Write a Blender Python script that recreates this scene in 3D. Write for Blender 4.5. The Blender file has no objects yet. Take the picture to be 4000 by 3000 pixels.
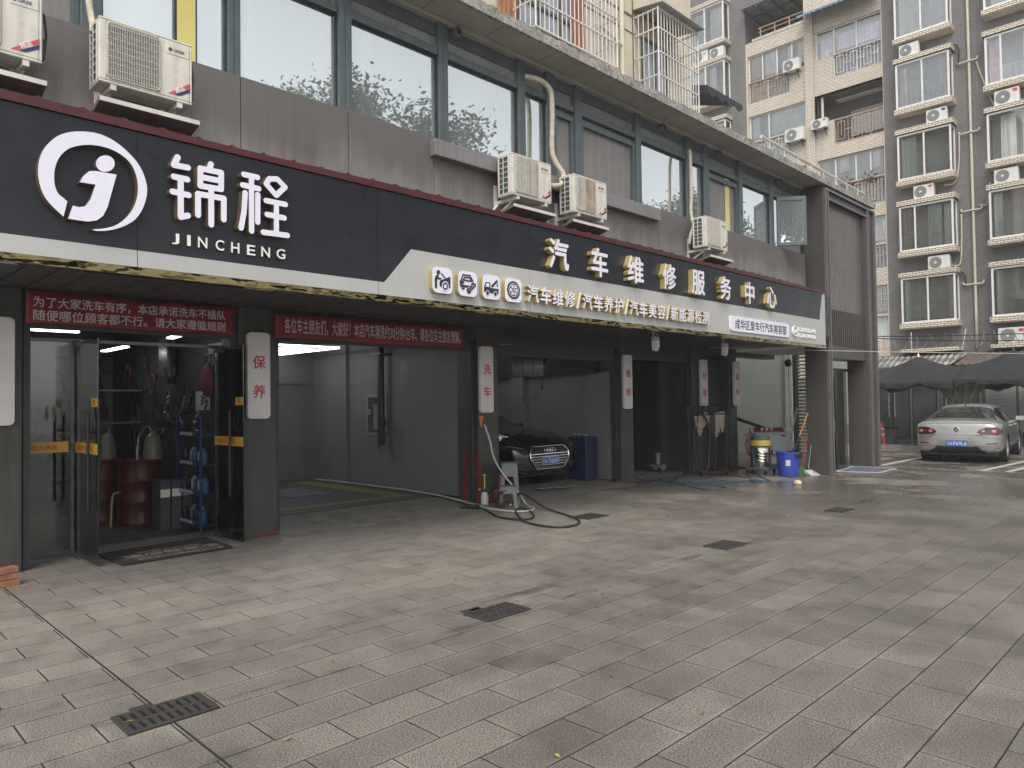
import bpy, bmesh, math, random
from mathutils import Vector, Matrix
from mathutils.bvhtree import BVHTree
rad = math.radians
S = bpy.context.scene
COL = S.collection
# ------------------------------------------------------------------ camera, sky, sun, exposure
cam = bpy.data.objects.new('camera', bpy.data.cameras.new('camera')); COL.objects.link(cam)
cam.data.sensor_width = 36; cam.data.lens = 36*2848/4000; cam.data.clip_end = 500; cam.data.clip_start = .05
_y, _p, _r = rad(44.9375), rad(1.4298), rad(-0.7697)
_f = Vector((-math.sin(_y)*math.cos(_p), math.cos(_y)*math.cos(_p), math.sin(_p)))
_rt = Vector((math.cos(_y), math.sin(_y), 0)); _up = _rt.cross(_f)
_r2 = math.cos(_r)*_rt+math.sin(_r)*_up; _u2 = -math.sin(_r)*_rt+math.cos(_r)*_up
cam.matrix_world = Matrix(((_r2.x,_u2.x,-_f.x,0),(_r2.y,_u2.y,-_f.y,0),(_r2.z,_u2.z,-_f.z,1.6),(0,0,0,1)))
S.camera = cam
W = bpy.data.worlds.new('World'); S.world = W; W.use_nodes = True
wn = W.node_tree.nodes; wl = W.node_tree.links
sky = wn.new('ShaderNodeTexSky'); sky.sky_type = 'NISHITA'; sky.sun_disc = False
sky.sun_elevation = rad(52); sky.sun_rotation = rad(140); sky.air_density = 1.0; sky.dust_density = 1.2; sky.ozone_density = 1
hs = wn.new('ShaderNodeHueSaturation'); hs.inputs['Saturation'].default_value = .14
wl.new(sky.outputs[0], hs.inputs['Color']); wl.new(hs.outputs[0], wn['Background'].inputs[0])
wn['Background'].inputs[1].default_value = .12
sun = bpy.data.objects.new('sun', bpy.data.lights.new('sun', 'SUN')); COL.objects.link(sun)
sun.data.energy = 1.3; sun.data.angle = rad(40); sun.data.color = (1, .95, .88)
_a = rad(140); _e = rad(52)   # the sun stands behind the camera's right shoulder
sd = Vector((math.sin(_a)*math.cos(_e), math.cos(_a)*math.cos(_e), math.sin(_e)))
sun.rotation_euler = sd.to_track_quat('Z', 'Y').to_euler()
S.view_settings.view_transform = 'Standard'; S.view_settings.look = 'None'
S.view_settings.exposure = 1.06; S.view_settings.gamma = 1
S.cycles.max_bounces = 8; S.cycles.transparent_max_bounces = 16; S.cycles.use_denoising = True
random.seed(7); R = random.random
def U(a, b): return a+(b-a)*R()
# ------------------------------------------------------------------ helpers
class MB:
    def __init__(s): s.v = []; s.f = []; s.m = []
    def add(s, vs, fs, mi=0):
        o = len(s.v); s.v += [Vector(p) for p in vs]; s.f += [tuple(o+i for i in f) for f in fs]; s.m += [mi]*len(fs); return s
    def box(s, x0, y0, z0, x1, y1, z1, mi=0):
        return s.add([(x, y, z) for x in (x0, x1) for y in (y0, y1) for z in (z0, z1)],
            [(0,1,3,2),(4,6,7,5),(0,4,5,1),(2,3,7,6),(0,2,6,4),(1,5,7,3)], mi)
    def obox(s, c, sz, mat, mi=0):
        c = Vector(c); h = [a/2 for a in sz]
        return s.add([c+mat@Vector((x*h[0], y*h[1], z*h[2])) for x in (-1,1) for y in (-1,1) for z in (-1,1)],
            [(0,1,3,2),(4,6,7,5),(0,4,5,1),(2,3,7,6),(0,2,6,4),(1,5,7,3)], mi)
    def bar(s, a, b, w, h=None, mi=0, up=(0,0,1)):
        a = Vector(a); b = Vector(b); d = b-a; L = d.length; d.normalize(); u = Vector(up)
        if abs(d.dot(u)) > .99: u = Vector((1,0,0))
        x = d.cross(u).normalized(); u = x.cross(d)
        return s.obox((a+b)/2, (w, L, h or w), Matrix((x, d, u)).transposed(), mi)
    def tube(s, pts, r, n=8, mi=0, closed=False, cap=True):
        pts = [Vector(p) for p in pts]; k = len(pts); rs = r if isinstance(r, (list, tuple)) else [r]*k
        vs = []; fs = []; px = None
        for i, p in enumerate(pts):
            a = pts[(i-1) % k] if (closed or i) else p; b = pts[(i+1) % k] if (closed or i < k-1) else p
            d = (b-a).normalized()
            if px is None:
                u = Vector((0,0,1)) if abs(d.z) < .95 else Vector((1,0,0)); px = d.cross(u).normalized()
            else:
                px = (px-d*px.dot(d)).normalized()
            py = d.cross(px)
            vs += [p+(px*math.cos(t)+py*math.sin(t))*rs[i] for t in [2*math.pi*j/n for j in range(n)]]
        for i in range(k if closed else k-1):
            a = i*n; b = ((i+1) % k)*n
            fs += [(a+j, a+(j+1) % n, b+(j+1) % n, b+j) for j in range(n)]
        if cap and not closed: fs += [tuple(range(n))[::-1], tuple((k-1)*n+j for j in range(n))]
        return s.add(vs, fs, mi)
    def cyl(s, a, b, r, r2=None, n=16, mi=0): return s.tube([a, b], [r, r if r2 is None else r2], n, mi)
    def lathe(s, prof, c=(0,0,0), n=20, mi=0, axis='z', sc=(1,1), cap=True):
        vs = []; k = len(prof); c = Vector(c)
        for r, h in prof:
            for j in range(n):
                t = 2*math.pi*j/n; a, b = r*math.cos(t)*sc[0], r*math.sin(t)*sc[1]
                vs.append(c+Vector({'z': (a, b, h), 'x': (h, a, b), 'y': (b, h, a)}[axis]))
        fs = [(i*n+j, i*n+(j+1) % n, (i+1)*n+(j+1) % n, (i+1)*n+j) for i in range(k-1) for j in range(n)]
        if cap: fs += [tuple(range(n))[::-1], tuple((k-1)*n+j for j in range(n))]
        return s.add(vs, fs, mi)
    def prism(s, pts, mp, d0, d1, mi=0, mside=None):
        n = len(pts); s.add([mp(a, b, d1) for a, b in pts]+[mp(a, b, d0) for a, b in pts], [tuple(range(n)), tuple(range(2*n-1, n-1, -1))], mi)
        o = len(s.v)-2*n
        s.f += [(o+i, o+n+i, o+n+(i+1) % n, o+(i+1) % n) for i in range(n)]; s.m += [mi if mside is None else mside]*n
        return s
    def grid(s, fn, nu, nv, mi=0, th=0):
        vs = [fn(i/nu, j/nv) for i in range(nu+1) for j in range(nv+1)]
        s.add(vs, [(i*(nv+1)+j, (i+1)*(nv+1)+j, (i+1)*(nv+1)+j+1, i*(nv+1)+j+1) for i in range(nu) for j in range(nv)], mi); return s
ORG = {}
def obj(name, mb, mats, parent=None, smooth=0, bevel=0, seg=2, recalc=True, solid=0, sub=0):
    me = bpy.data.meshes.new(name)
    o0 = ORG.get(parent.name, Vector()) if parent else Vector()
    bm = bmesh.new(); vv = [bm.verts.new(p-o0) for p in mb.v]
    for f, m in zip(mb.f, mb.m):
        try: q = bm.faces.new([vv[i] for i in f]); q.material_index = m
        except ValueError: pass
    if recalc: bmesh.ops.recalc_face_normals(bm, faces=bm.faces)
    bm.to_mesh(me); bm.free()
    for m in (mats if isinstance(mats, (list, tuple)) else [mats]): me.materials.append(m)
    o = bpy.data.objects.new(name, me); COL.objects.link(o)
    if parent: o.parent = parent; ORG[o.name] = o0
    if bevel:
        b = o.modifiers.new('b', 'BEVEL'); b.width = bevel; b.segments = seg; b.limit_method = 'ANGLE'; b.angle_limit = rad(40)
    if solid:
        b = o.modifiers.new('s', 'SOLIDIFY'); b.thickness = solid; b.offset = 0
    if sub:
        b = o.modifiers.new('u', 'SUBSURF'); b.levels = sub; b.render_levels = sub
    if smooth:
        me.shade_smooth()
        if smooth < 2: me.set_sharp_from_angle(angle=rad(35))
    return o
def tag(o, label, cat, group=None, kind=None):
    if label: o['label'] = label
    if cat: o['category'] = cat
    if group: o['group'] = group
    if kind: o['kind'] = kind
    return o
def T(name, label, cat, loc=(0,0,0), group=None, rotz=0):
    o = bpy.data.objects.new(name, None); COL.objects.link(o); o.location = loc; o.rotation_euler = (0, 0, rotz)
    o.empty_display_size = .1
    if not rotz: ORG[o.name] = Vector(loc)
    return tag(o, label, cat, group)
def dup(root, loc, label=None, rotz=None, group=None):
    def cp(o, par):
        c = o.copy(); COL.objects.link(c); c.parent = par
        for ch in list(kids.get(o, ())): cp(ch, c)
        return c
    kids = {}
    for o in [root]+list(root.children_recursive):
        if o.parent: kids.setdefault(o.parent, []).append(o)
    c = cp(root, None); c.location = loc
    if rotz is not None: c.rotation_euler = (0, 0, rotz)
    if label: c['label'] = label
    if group: c['group'] = group
    return c
# ------------------------------------------------------------------ materials
def nodes(name):
    m = bpy.data.materials.new(name); m.use_nodes = True; nt = m.node_tree
    return m, nt.nodes, nt.links, nt.nodes['Principled BSDF']
def ramp(N, L, src, stops):
    r = N.new('ShaderNodeValToRGB'); e = r.color_ramp.elements
    while len(e) < len(stops): e.new(.5)
    for k, (p, c) in zip(e, stops): k.position = p; k.color = (c, c, c, 1) if isinstance(c, (int, float)) else (*c, 1)
    L.new(src, r.inputs[0]); return r.outputs[0]
def noise(N, L, vec, scale, detail=4, rough=.6, sc=None):
    n = N.new('ShaderNodeTexNoise'); n.inputs['Scale'].default_value = scale; n.inputs['Detail'].default_value = detail; n.inputs['Roughness'].default_value = rough
    if sc:
        mp = N.new('ShaderNodeMapping'); mp.inputs['Scale'].default_value = sc; L.new(vec, mp.inputs[0]); vec = mp.outputs[0]
    L.new(vec, n.inputs['Vector']); return n.outputs[0]
def mix(N, L, fac, a, b, mode='MIX'):
    x = N.new('ShaderNodeMix'); x.data_type = 'RGBA'; x.blend_type = mode
    for s, k in ((fac, 0), (a, 6), (b, 7)):
        if isinstance(s, (int, float)): x.inputs[k].default_value = s if k == 0 else (s, s, s, 1)
        elif isinstance(s, tuple): x.inputs[k].default_value = (*s[:3], 1)
        else: L.new(s, x.inputs[k])
    return x.outputs[2]
def math_(N, L, op, a, b=0.):
    x = N.new('ShaderNodeMath'); x.operation = op
    for s, k in ((a, 0), (b, 1)):
        if isinstance(s, (int, float)): x.inputs[k].default_value = s
        else: L.new(s, x.inputs[k])
    return x.outputs[0]
def bumpn(N, L, B, h, st, dist=.01):
    b = N.new('ShaderNodeBump'); b.inputs['Strength'].default_value = st; b.inputs['Distance'].default_value = dist
    L.new(h, b.inputs['Height']); L.new(b.outputs[0], B.inputs['Normal'])
MATS = {}
def M(name, col, rough=.6, metal=0, var=.15, scale=3, bump=0, bs=60, streak=0, dirt=0, coat=0, emit=None, es=0, dcol=None, sheen=0):
    if name in MATS: return MATS[name]
    m, N, L, B = nodes(name)
    v = N.new('ShaderNodeTexCoord').outputs['Object']
    n = noise(N, L, v, scale, 6)
    c = mix(N, L, ramp(N, L, n, [(.3, 0.), (.7, 1.)]), tuple(x*(1-var) for x in col), tuple(min(1, x*(1+var)) for x in col))
    if streak:
        s = noise(N, L, v, 1, 5, .65, (14, 14, .9)); c = mix(N, L, ramp(N, L, s, [(.42, 0.), (.7, streak)]), c, dcol or tuple(x*.4 for x in col))
    if dirt:
        s = noise(N, L, v, scale*2.3, 8, .7); c = mix(N, L, ramp(N, L, s, [(.5, 0.), (.68, dirt)]), c, dcol or tuple(x*.35 for x in col))
    L.new(c, B.inputs['Base Color'])
    rr = ramp(N, L, noise(N, L, v, scale*3, 4), [(.3, max(.02, rough*.8)), (.7, min(1, rough*1.2))]); L.new(rr, B.inputs['Roughness'])
    B.inputs['Metallic'].default_value = metal
    if coat: B.inputs['Coat Weight'].default_value = coat; B.inputs['Coat Roughness'].default_value = .04
    if bump: bumpn(N, L, B, noise(N, L, v, bs, 4), bump)
    if es: B.inputs['Emission Color'].default_value = (*(emit or col), 1); B.inputs['Emission Strength'].default_value = es
    MATS[name] = m; return m
def glass(name, tint, fac=.25, rough=.02, gl=(1,1,1)):
    m, N, L, B = nodes(name); N.remove(B)
    t = N.new('ShaderNodeBsdfTransparent'); t.inputs[0].default_value = (*tint, 1)
    g = N.new('ShaderNodeBsdfGlossy'); g.inputs[0].default_value = (*gl, 1); g.inputs['Roughness'].default_value = rough
    lw = N.new('ShaderNodeFresnel'); lw.inputs[0].default_value = 1.5
    x = N.new('ShaderNodeMixShader'); f = math_(N, L, 'ADD', lw.outputs[0], fac); L.new(f, x.inputs[0])
    L.new(t.outputs[0], x.inputs[1]); L.new(g.outputs[0], x.inputs[2]); L.new(x.outputs[0], N['Material Output'].inputs[0]); return m
def brickmat(name, c1, c2, mort, w, h, ms=.008, offs=.5, rough=.7, axes='wall', bump=.4, dirt=.3, var=.2):
    m, N, L, B = nodes(name); v = N.new('ShaderNodeTexCoord').outputs['Object']
    sp = N.new('ShaderNodeSeparateXYZ'); L.new(v, sp.inputs[0]); cb = N.new('ShaderNodeCombineXYZ')
    L.new(math_(N, L, 'ADD', sp.outputs[0], sp.outputs[1]), cb.inputs[0]); L.new(sp.outputs[2], cb.inputs[1])
    b = N.new('ShaderNodeTexBrick'); L.new(cb.outputs[0], b.inputs[0]); b.offset = offs
    for k, x in (('Color1', (*c1, 1)), ('Color2', (*c2, 1)), ('Mortar', (*mort, 1)), ('Scale', 1), ('Mortar Size', ms), ('Brick Width', w), ('Row Height', h), ('Mortar Smooth', .1), ('Bias', 0)): b.inputs[k].default_value = x
    n = noise(N, L, v, .7, 6); c = mix(N, L, ramp(N, L, n, [(.35, 0.), (.75, dirt)]), b.outputs[0], tuple(x*.5 for x in c1))
    s = noise(N, L, v, 1, 5, .6, (3, 3, .25)); c = mix(N, L, ramp(N, L, s, [(.5, 0.), (.75, dirt)]), c, tuple(x*.45 for x in c1))
    L.new(c, B.inputs['Base Color']); B.inputs['Roughness'].default_value = rough
    bumpn(N, L, B, math_(N, L, 'SUBTRACT', 1, b.outputs['Fac']), bump, .005); return m
# ------------------------------------------------------------------ text
TX = {}
def rawtext(body, bold):
    k = (body, bold)
    if k not in TX:
        c = bpy.data.curves.new('t', 'FONT'); c.body = body; c.size = 1; c.offset = bold; c.extrude = .5; c.resolution_u = 4
        o = bpy.data.objects.new('t', c); COL.objects.link(o); bpy.context.view_layer.update()
        me = bpy.data.meshes.new_from_object(o.evaluated_get(bpy.context.evaluated_depsgraph_get()))
        TX[k] = ([v.co.copy() for v in me.vertices], [tuple(p.vertices) for p in me.polygons], [p.normal.z for p in me.polygons])
        bpy.data.objects.remove(o); bpy.data.curves.remove(c); bpy.data.meshes.remove(me)
    return TX[k]
def txt(mb, body, O, Ud, Vd, w, h, d=.001, bold=.0, mi=0, ms=None, box=None):
    if bold and max(map(ord, body)) > 255:      # heavier strokes for the wide characters: the same outline laid five times, each a hair prouder
        Ud = Vector(Ud); Vd = Vector(Vd); O = Vector(O); n = len(body); b = bold*.75; bu = b*w/n; bv = b*h
        for k, (p, q) in enumerate(((0, 0), (1, 0), (-1, 0), (0, 1), (0, -1), (.7, .7), (-.7, -.7))): txt(mb, body, O+Ud*(bu+bu*p)+Vd*(bv+bv*q), Ud, Vd, w-2*bu, h-2*bv, d+k*.00025, 0, mi, ms, box)
        return mb
    """letters filling the w x h box whose lower left corner is O; box=(u0,u1,v0,v1) forces the glyph bounds"""
    vs, fs, nz = rawtext(body, bold); O = Vector(O); Ud = Vector(Ud); Vd = Vector(Vd); Nd = Ud.cross(Vd)
    xs = [v.x for v in vs]; ys = [v.y for v in vs]; x0, x1, y0, y1 = box or (min(xs), max(xs), min(ys), max(ys))
    mb.add([O+Ud*((v.x-x0)/(x1-x0)*w)+Vd*((v.y-y0)/(y1-y0)*h)+Nd*((v.z+.5)*d) for v in vs], [], 0)
    o = len(mb.v)-len(vs)
    for f, z in zip(fs, nz): mb.f.append(tuple(o+i for i in f)); mb.m.append(mi if (ms is None or z > .5) else ms)
    return mb
YD = (0,1,0); ZD = (0,0,1); XD = (1,0,0)
def fac(x0): return lambda a, b, d: (x0+d, a, b)      # facade plane: (y, z) and depth toward the street
# ------------------------------------------------------------------ ground
def pavement_mat():
    m, N, L, B = nodes('granite_paving'); v = N.new('ShaderNodeTexCoord').outputs['Object']
    sp = N.new('ShaderNodeSeparateXYZ'); L.new(v, sp.inputs[0])
    wob = noise(N, L, v, .35, 2)
    cb = N.new('ShaderNodeCombineXYZ')
    L.new(math_(N, L, 'SUBTRACT', sp.outputs[1], 1.40-56), cb.inputs[0])
    L.new(math_(N, L, 'ADD', sp.outputs[0], 4.15+28), cb.inputs[1])
    def br(ms, sm, c1=(0,0,0), c2=(1,1,1)):
        b = N.new('ShaderNodeTexBrick'); b.offset = .5; L.new(cb.outputs[0], b.inputs[0])
        for k, x in (('Color1', (*c1, 1)), ('Color2', (*c2, 1)), ('Mortar', (.5, .5, .5, 1)), ('Scale', 1), ('Mortar Size', ms), ('Mortar Smooth', sm), ('Brick Width', .56), ('Row Height', .28), ('Bias', 0)): b.inputs[k].default_value = x
        return b
    joint = br(.0045, .1); edge = br(.045, 1.); tone = br(.0, 0, (.25,)*3, (.75,)*3)
    sp1 = noise(N, L, v, 105, 3, .8); sp2 = noise(N, L, v, 190, 2, .75); blot = noise(N, L, v, .8, 8, .68); blot2 = noise(N, L, v, 3.2, 7, .7)
    c = mix(N, L, ramp(N, L, sp1, [(.45, 0.), (.55, 1.)]), (.026, .0225, .018), (.235, .208, .174))
    c = mix(N, L, ramp(N, L, sp2, [(.50, 0.), (.60, .55)]), c, (.50, .47, .42))
    c = mix(N, L, .34, c, tone.outputs[0], 'OVERLAY')
    dust = math_(N, L, 'MULTIPLY', edge.outputs['Fac'], ramp(N, L, blot2, [(.38, 0.), (.62, 1.)]))
    c = mix(N, L, math_(N, L, 'MULTIPLY', dust, .30), c, (.40, .36, .305))
    c = mix(N, L, ramp(N, L, blot, [(.36, .6), (.56, 0.)]), c, (.068, .061, .053))
    # slabs paler toward the bays: the daylight gradient painted into their colour
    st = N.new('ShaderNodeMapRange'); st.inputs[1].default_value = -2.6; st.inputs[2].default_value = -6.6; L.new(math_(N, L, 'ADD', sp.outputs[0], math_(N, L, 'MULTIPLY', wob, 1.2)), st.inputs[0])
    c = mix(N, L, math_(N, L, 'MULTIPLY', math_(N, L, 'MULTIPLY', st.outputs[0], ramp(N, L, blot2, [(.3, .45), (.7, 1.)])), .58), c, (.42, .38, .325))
    # damp stains spreading in front of the tyre bay and toward the parked car
    wy = N.new('ShaderNodeMapRange'); wy.inputs[1].default_value = 6.5; wy.inputs[2].default_value = 13.5; L.new(sp.outputs[1], wy.inputs[0])
    wet = math_(N, L, 'MULTIPLY', ramp(N, L, noise(N, L, v, .55, 7, .62), [(.40, 0.), (.50, 1.)]), wy.outputs[0])
    c = mix(N, L, math_(N, L, 'MULTIPLY', wet, .72), c, (.095, .083, .067))
    gr = noise(N, L, v, 1, 7, .7, (3.2, .55, 1)); gm = N.new('ShaderNodeMapRange'); gm.inputs[1].default_value = 1.1; gm.inputs[2].default_value = .15
    L.new(math_(N, L, 'ABSOLUTE', math_(N, L, 'ADD', sp.outputs[0], 4.0)), gm.inputs[0])
    c = mix(N, L, math_(N, L, 'MULTIPLY', ramp(N, L, gr, [(.57, 0.), (.68, .8)]), gm.outputs[0]), c, (.03, .026, .022))
    c = mix(N, L, math_(N, L, 'MULTIPLY', joint.outputs['Fac'], .95), c, (.018, .015, .012))
    L.new(c, B.inputs['Base Color'])
    r = mix(N, L, wet, ramp(N, L, blot2, [(.3, .40), (.7, .60)]), .20)
    L.new(r, B.inputs['Roughness']); B.inputs['Specular IOR Level'].default_value = .5
    h = math_(N, L, 'SUBTRACT', math_(N, L, 'MULTIPLY', sp1, .35), joint.outputs['Fac']); bumpn(N, L, B, h, .55, .006)
    return m
g = MB(); g.add([(-60, -40, 0), (60, -40, 0), (60, 90, 0), (-60, 90, 0)], [(0,1,2,3)])
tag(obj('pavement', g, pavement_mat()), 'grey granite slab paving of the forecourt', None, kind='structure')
g = MB(); g.box(-8.0, 1.414, .0, -3.2, 1.425, .002); tag(obj('expansion_joint', g, M('joint_dark', (.02, .018, .016), .9)), 'dark straight joint across the paving', None, kind='structure')
E1 = M('worn_white_line', (.50, .47, .42), .7, var=.3, scale=9, dirt=.7, dcol=(.12, .10, .08))
g = MB()
def line(a, b, w):
    a = Vector((*a, .004)); b = Vector((*b, .004)); d = (b-a).normalized(); n = Vector((-d.y, d.x, 0))*w/2
    g.add([a-n, b-n, b+n, a+n], [(0,1,2,3)])
line((-6.0, 18.2), (-5.95, 24.5), .13); line((-3.95, 18.0), (-3.55, 24), .13); line((-3.48, 18.15), (-3.1, 24), .13); line((-5.9, 18.1), (-3.2, 18.02), .05)
tag(obj('parking_line', g, E1), 'worn white parking bay lines', None, kind='structure')
# ------------------------------------------------------------------ shop building
DARK = M('charcoal_panel', (.050, .0485, .045), .5, var=.14, scale=2, streak=.35, dcol=(.12, .115, .10), bump=.03)
DARK2 = M('charcoal_steel', (.036, .038, .040), .45, var=.15, scale=4, dirt=.2, dcol=(.08, .07, .06))
SLAT = M('shutter_slat', (.050, .050, .049), .45, var=.1, scale=3)
def alumat():
    m, N, L, B = nodes('grey_aluminium_panel'); v = N.new('ShaderNodeTexCoord').outputs['Object']; sp = N.new('ShaderNodeSeparateXYZ'); L.new(v, sp.inputs[0])
    c = mix(N, L, ramp(N, L, noise(N, L, v, 1.3, 5), [(.3, 0.), (.7, 1.)]), (.20, .188, .178), (.245, .23, .22))
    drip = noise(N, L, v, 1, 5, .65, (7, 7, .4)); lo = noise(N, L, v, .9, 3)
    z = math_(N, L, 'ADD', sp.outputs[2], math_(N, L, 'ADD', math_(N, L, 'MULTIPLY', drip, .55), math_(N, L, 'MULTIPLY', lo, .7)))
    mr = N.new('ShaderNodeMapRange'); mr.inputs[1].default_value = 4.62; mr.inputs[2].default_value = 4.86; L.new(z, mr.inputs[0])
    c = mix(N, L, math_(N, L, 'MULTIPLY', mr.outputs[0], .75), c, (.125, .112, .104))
    c = mix(N, L, ramp(N, L, drip, [(.56, 0.), (.74, .45)]), c, (.10, .09, .083)); L.new(c, B.inputs['Base Color'])
    B.inputs['Roughness'].default_value = .45; B.inputs['Metallic'].default_value = .2; bumpn(N, L, B, noise(N, L, v, 1.6, 2), .12, .03); return m
ALU = alumat()
ALU2 = M('grey_aluminium_ledge', (.25, .24, .24), .4, .25, var=.08, scale=2, streak=.3, dcol=(.10, .09, .085))
FRAME = M('teal_window_frame', (.095, .125, .135), .4, .2, var=.14, scale=5, streak=.3, dcol=(.2, .21, .18))
CONC = M('eave_concrete', (.36, .35, .315), .85, var=.12, scale=2.5, dirt=.3, dcol=(.2, .19, .16), bump=.15)
LICH = M('lichen_concrete', (.33, .32, .29), .95, var=.4, scale=14, dirt=1., dcol=(.035, .036, .03), bump=.6, bs=70)
INW = M('bay_grey_wall', (.175, .171, .171), .6, var=.08, scale=1.2, streak=.15, dcol=(.15, .145, .14))
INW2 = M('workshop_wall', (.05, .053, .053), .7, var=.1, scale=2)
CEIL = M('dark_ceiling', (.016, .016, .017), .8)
FLOOR = M('workshop_floor', (.07, .066, .06), .5, var=.35, scale=2.2, dirt=.5, bump=.1)
RAMP = M('concrete_ramp', (.25, .23, .20), .75, var=.25, scale=3, dirt=.65, dcol=(.09, .08, .065), bump=.3, bs=40)
SOFF = M('soffit_strip', (.060, .058, .060), .5, var=.12, scale=2)
YEL = M('yellow_paint', (.72, .62, .20), .5, var=.08)
RED = M('roof_red', (.075, .014, .018), .42, var=.2, scale=6, dirt=.3)
REDP = M('red_splash_paint', (.20, .016, .022), .6, var=.5, scale=9, dirt=.9, dcol=(.06, .05, .05))
def winpane():
    m, N, L, B = nodes('coated_window_glass'); v = N.new('ShaderNodeTexCoord').outputs['Object']
    n = noise(N, L, v, 1.1, 5); c = mix(N, L, ramp(N, L, n, [(.35, 0.), (.65, 1.)]), (.30, .335, .34), (.38, .415, .42))
    s = noise(N, L, v, 1, 4, .6, (6, 6, .5)); c = mix(N, L, ramp(N, L, s, [(.5, 0.), (.75, .35)]), c, (.72, .74, .73))
    L.new(c, B.inputs['Base Color']); B.inputs['Roughness'].default_value = .5; B.inputs['Specular IOR Level'].default_value = .2
    g = N.new('ShaderNodeBsdfGlossy'); g.inputs[0].default_value = (.90, .95, .95, 1); g.inputs['Roughness'].default_value = .012
    x = N.new('ShaderNodeMixShader'); x.inputs[0].default_value = .64
    L.new(B.outputs[0], x.inputs[1]); L.new(g.outputs[0], x.inputs[2]); L.new(x.outputs[0], N['Material Output'].inputs[0])
    return m
PANE = winpane(); PANEL = M('window_infill_panel', (.24, .225, .22), .5, var=.1, scale=1.5, streak=.4); HEAD = M('window_header', (.10, .115, .125), .5, var=.12, scale=2, streak=.2)
shop = T('shop_building', 'two storey workshop building with charcoal pillars and an upper row of windows', 'building', (-8.5, 8, 0))
XP = -8.5; ZC = 2.8; PIL = [(1.05, 1.68), (3.88, 4.36), (7.76, 8.2), (11.5, 11.9), (14.1, 14.52), (15.76, 16.12)]
for i, (a, b) in enumerate(PIL):
    g = MB(); g.box(XP-.5, a, 0, XP, b, ZC); obj('pillar', g, DARK, shop, bevel=.012)
    if i == 2:
        h = MB(); h.box(XP-.36, a-.012, 0, XP-.02, a-.002, .85); h.prism([(a+.05, 0), (b, 0), (b, .05), (b-.08, .10), (b-.14, .06), (b-.2, .14), (b-.26, .08), (a+.12, .12), (a+.05, .5)], fac(XP), -.001, .0025)
        h.prism([(a-.004, .0), (a+.05, .0), (a+.04, .3), (a+.05, .5), (a+.02, .62), (a+.035, .8), (a-.004, .86)], fac(XP), -.001, .002)
        obj('paint_smear', h, REDP, shop)
    if i == 1:
        h = MB(); h.prism([(a+.16, .01), (b, .01), (b, .075), (b-.06, .05), (b-.12, .06), (b-.16, .03), (a+.24, .035)], fac(XP), -.001, .0025); obj('paint_smear', h, REDP, shop)
# soffit of the canopy with strip joints running from the wall to the street
g = MB(); yy = .2
while yy < 15.34:
    g.box(-8.52, yy, 2.80, -5.96, min(yy+.232, 15.34), 2.83); yy += .25
obj('soffit_backing', MB().box(-8.52, .2, 2.831, -5.96, 15.34, 2.85), M('soffit_gap', (.01, .01, .01)), shop); obj('soffit', g, SOFF, shop, bevel=.004, seg=1)
g = MB(); g.box(XP-.3, .2, 2.62, XP-.02, 18.2, 2.8); obj('lintel', g, DARK2, shop)
g = MB(); g.box(-6.4, .2, 2.86, -5.97, 15.3, 3.68); obj('fascia_frame', g, DARK2, shop)
# roller shutters, rolled up
for a, b, z0 in ((1.70, 3.86, 2.46), (4.37, 7.74, 2.46), (8.21, 11.49, 2.42), (11.91, 14.09, 2.47)):
    g = MB(); z = z0
    while z < 2.62:
        g.lathe([(.0, 0), (.012, 0), (.012, b-a), (0, b-a)], (XP-.1, a, z+.03), 6, axis='y'); g.box(XP-.108, a, z, XP-.092, b, min(z+.068, 2.625)); z += .07
    g.box(XP-.13, a, z0-.05, XP-.08, b, z0); obj('roller_shutter', g, SLAT, shop)
    for y0 in (a, b-.06): obj('shutter_rail', MB().box(XP-.16, y0, 0.01, XP-.07, y0+.06, 2.62), DARK2, shop)
# dark closed door between the last two pillars
g = MB(); g.box(XP-.3, 14.53, 0, XP-.25, 15.75, 2.62); g.box(XP-.25, 14.62, .05, XP-.235, 15.05, 2.1); g.box(XP-.25, 15.15, .05, XP-.235, 15.66, 2.1)
obj('door', g, DARK2, shop, bevel=.006)
# interior shell: floor, ceiling, walls
XB = -13.7
g = MB(); g.box(XB, .2, .0, -9.35, 4.1, .012); g.box(XB, 4.1, 0, -9.35, 16, .07); obj('workshop_floor', g, FLOOR, shop)
g = MB()
for a, b in ((4.37, 7.75), (8.21, 11.49)): g.add([(-8.15, a, .002), (-8.15, b, .002), (-9.36, b, .071), (-9.36, a, .071), (-9.36, a, 0), (-9.36, b, 0)], [(0,1,2,3), (0,3,4), (1,5,2)])
g.add([(-8.52, 11.91, .003), (-8.52, 14.1, .003), (-9.36, 14.1, .071), (-9.36, 11.91, .071)], [(0,1,2,3)])
obj('ramp', g, RAMP, shop)
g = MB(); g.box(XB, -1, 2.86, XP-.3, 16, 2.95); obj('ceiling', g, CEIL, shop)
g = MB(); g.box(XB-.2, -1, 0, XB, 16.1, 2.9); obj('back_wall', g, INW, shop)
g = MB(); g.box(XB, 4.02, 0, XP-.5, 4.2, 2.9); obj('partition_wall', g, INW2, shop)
g = MB(); g.box(XB, 7.86, .07, XP-.5, 8.1, 2.9); g.box(-13.0, 7.78, .07, -12.35, 7.86, 2.9); g.box(-10.9, 7.835, .07, -9.02, 7.86, 2.9)
g.box(-9.02, 7.80, .07, -8.9, 7.86, 2.9); obj('partition_wall', g, INW, shop, bevel=.004)
g = MB(); g.box(XB, 11.5, .07, XP-.5, 11.75, 2.15); g.box(-9.35, 11.42, .07, -8.72, 11.5, 2.17); g.box(-11.4, 11.38, .07, -11.0, 11.5, 2.15); obj('partition_wall', g, INW, shop)
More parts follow.
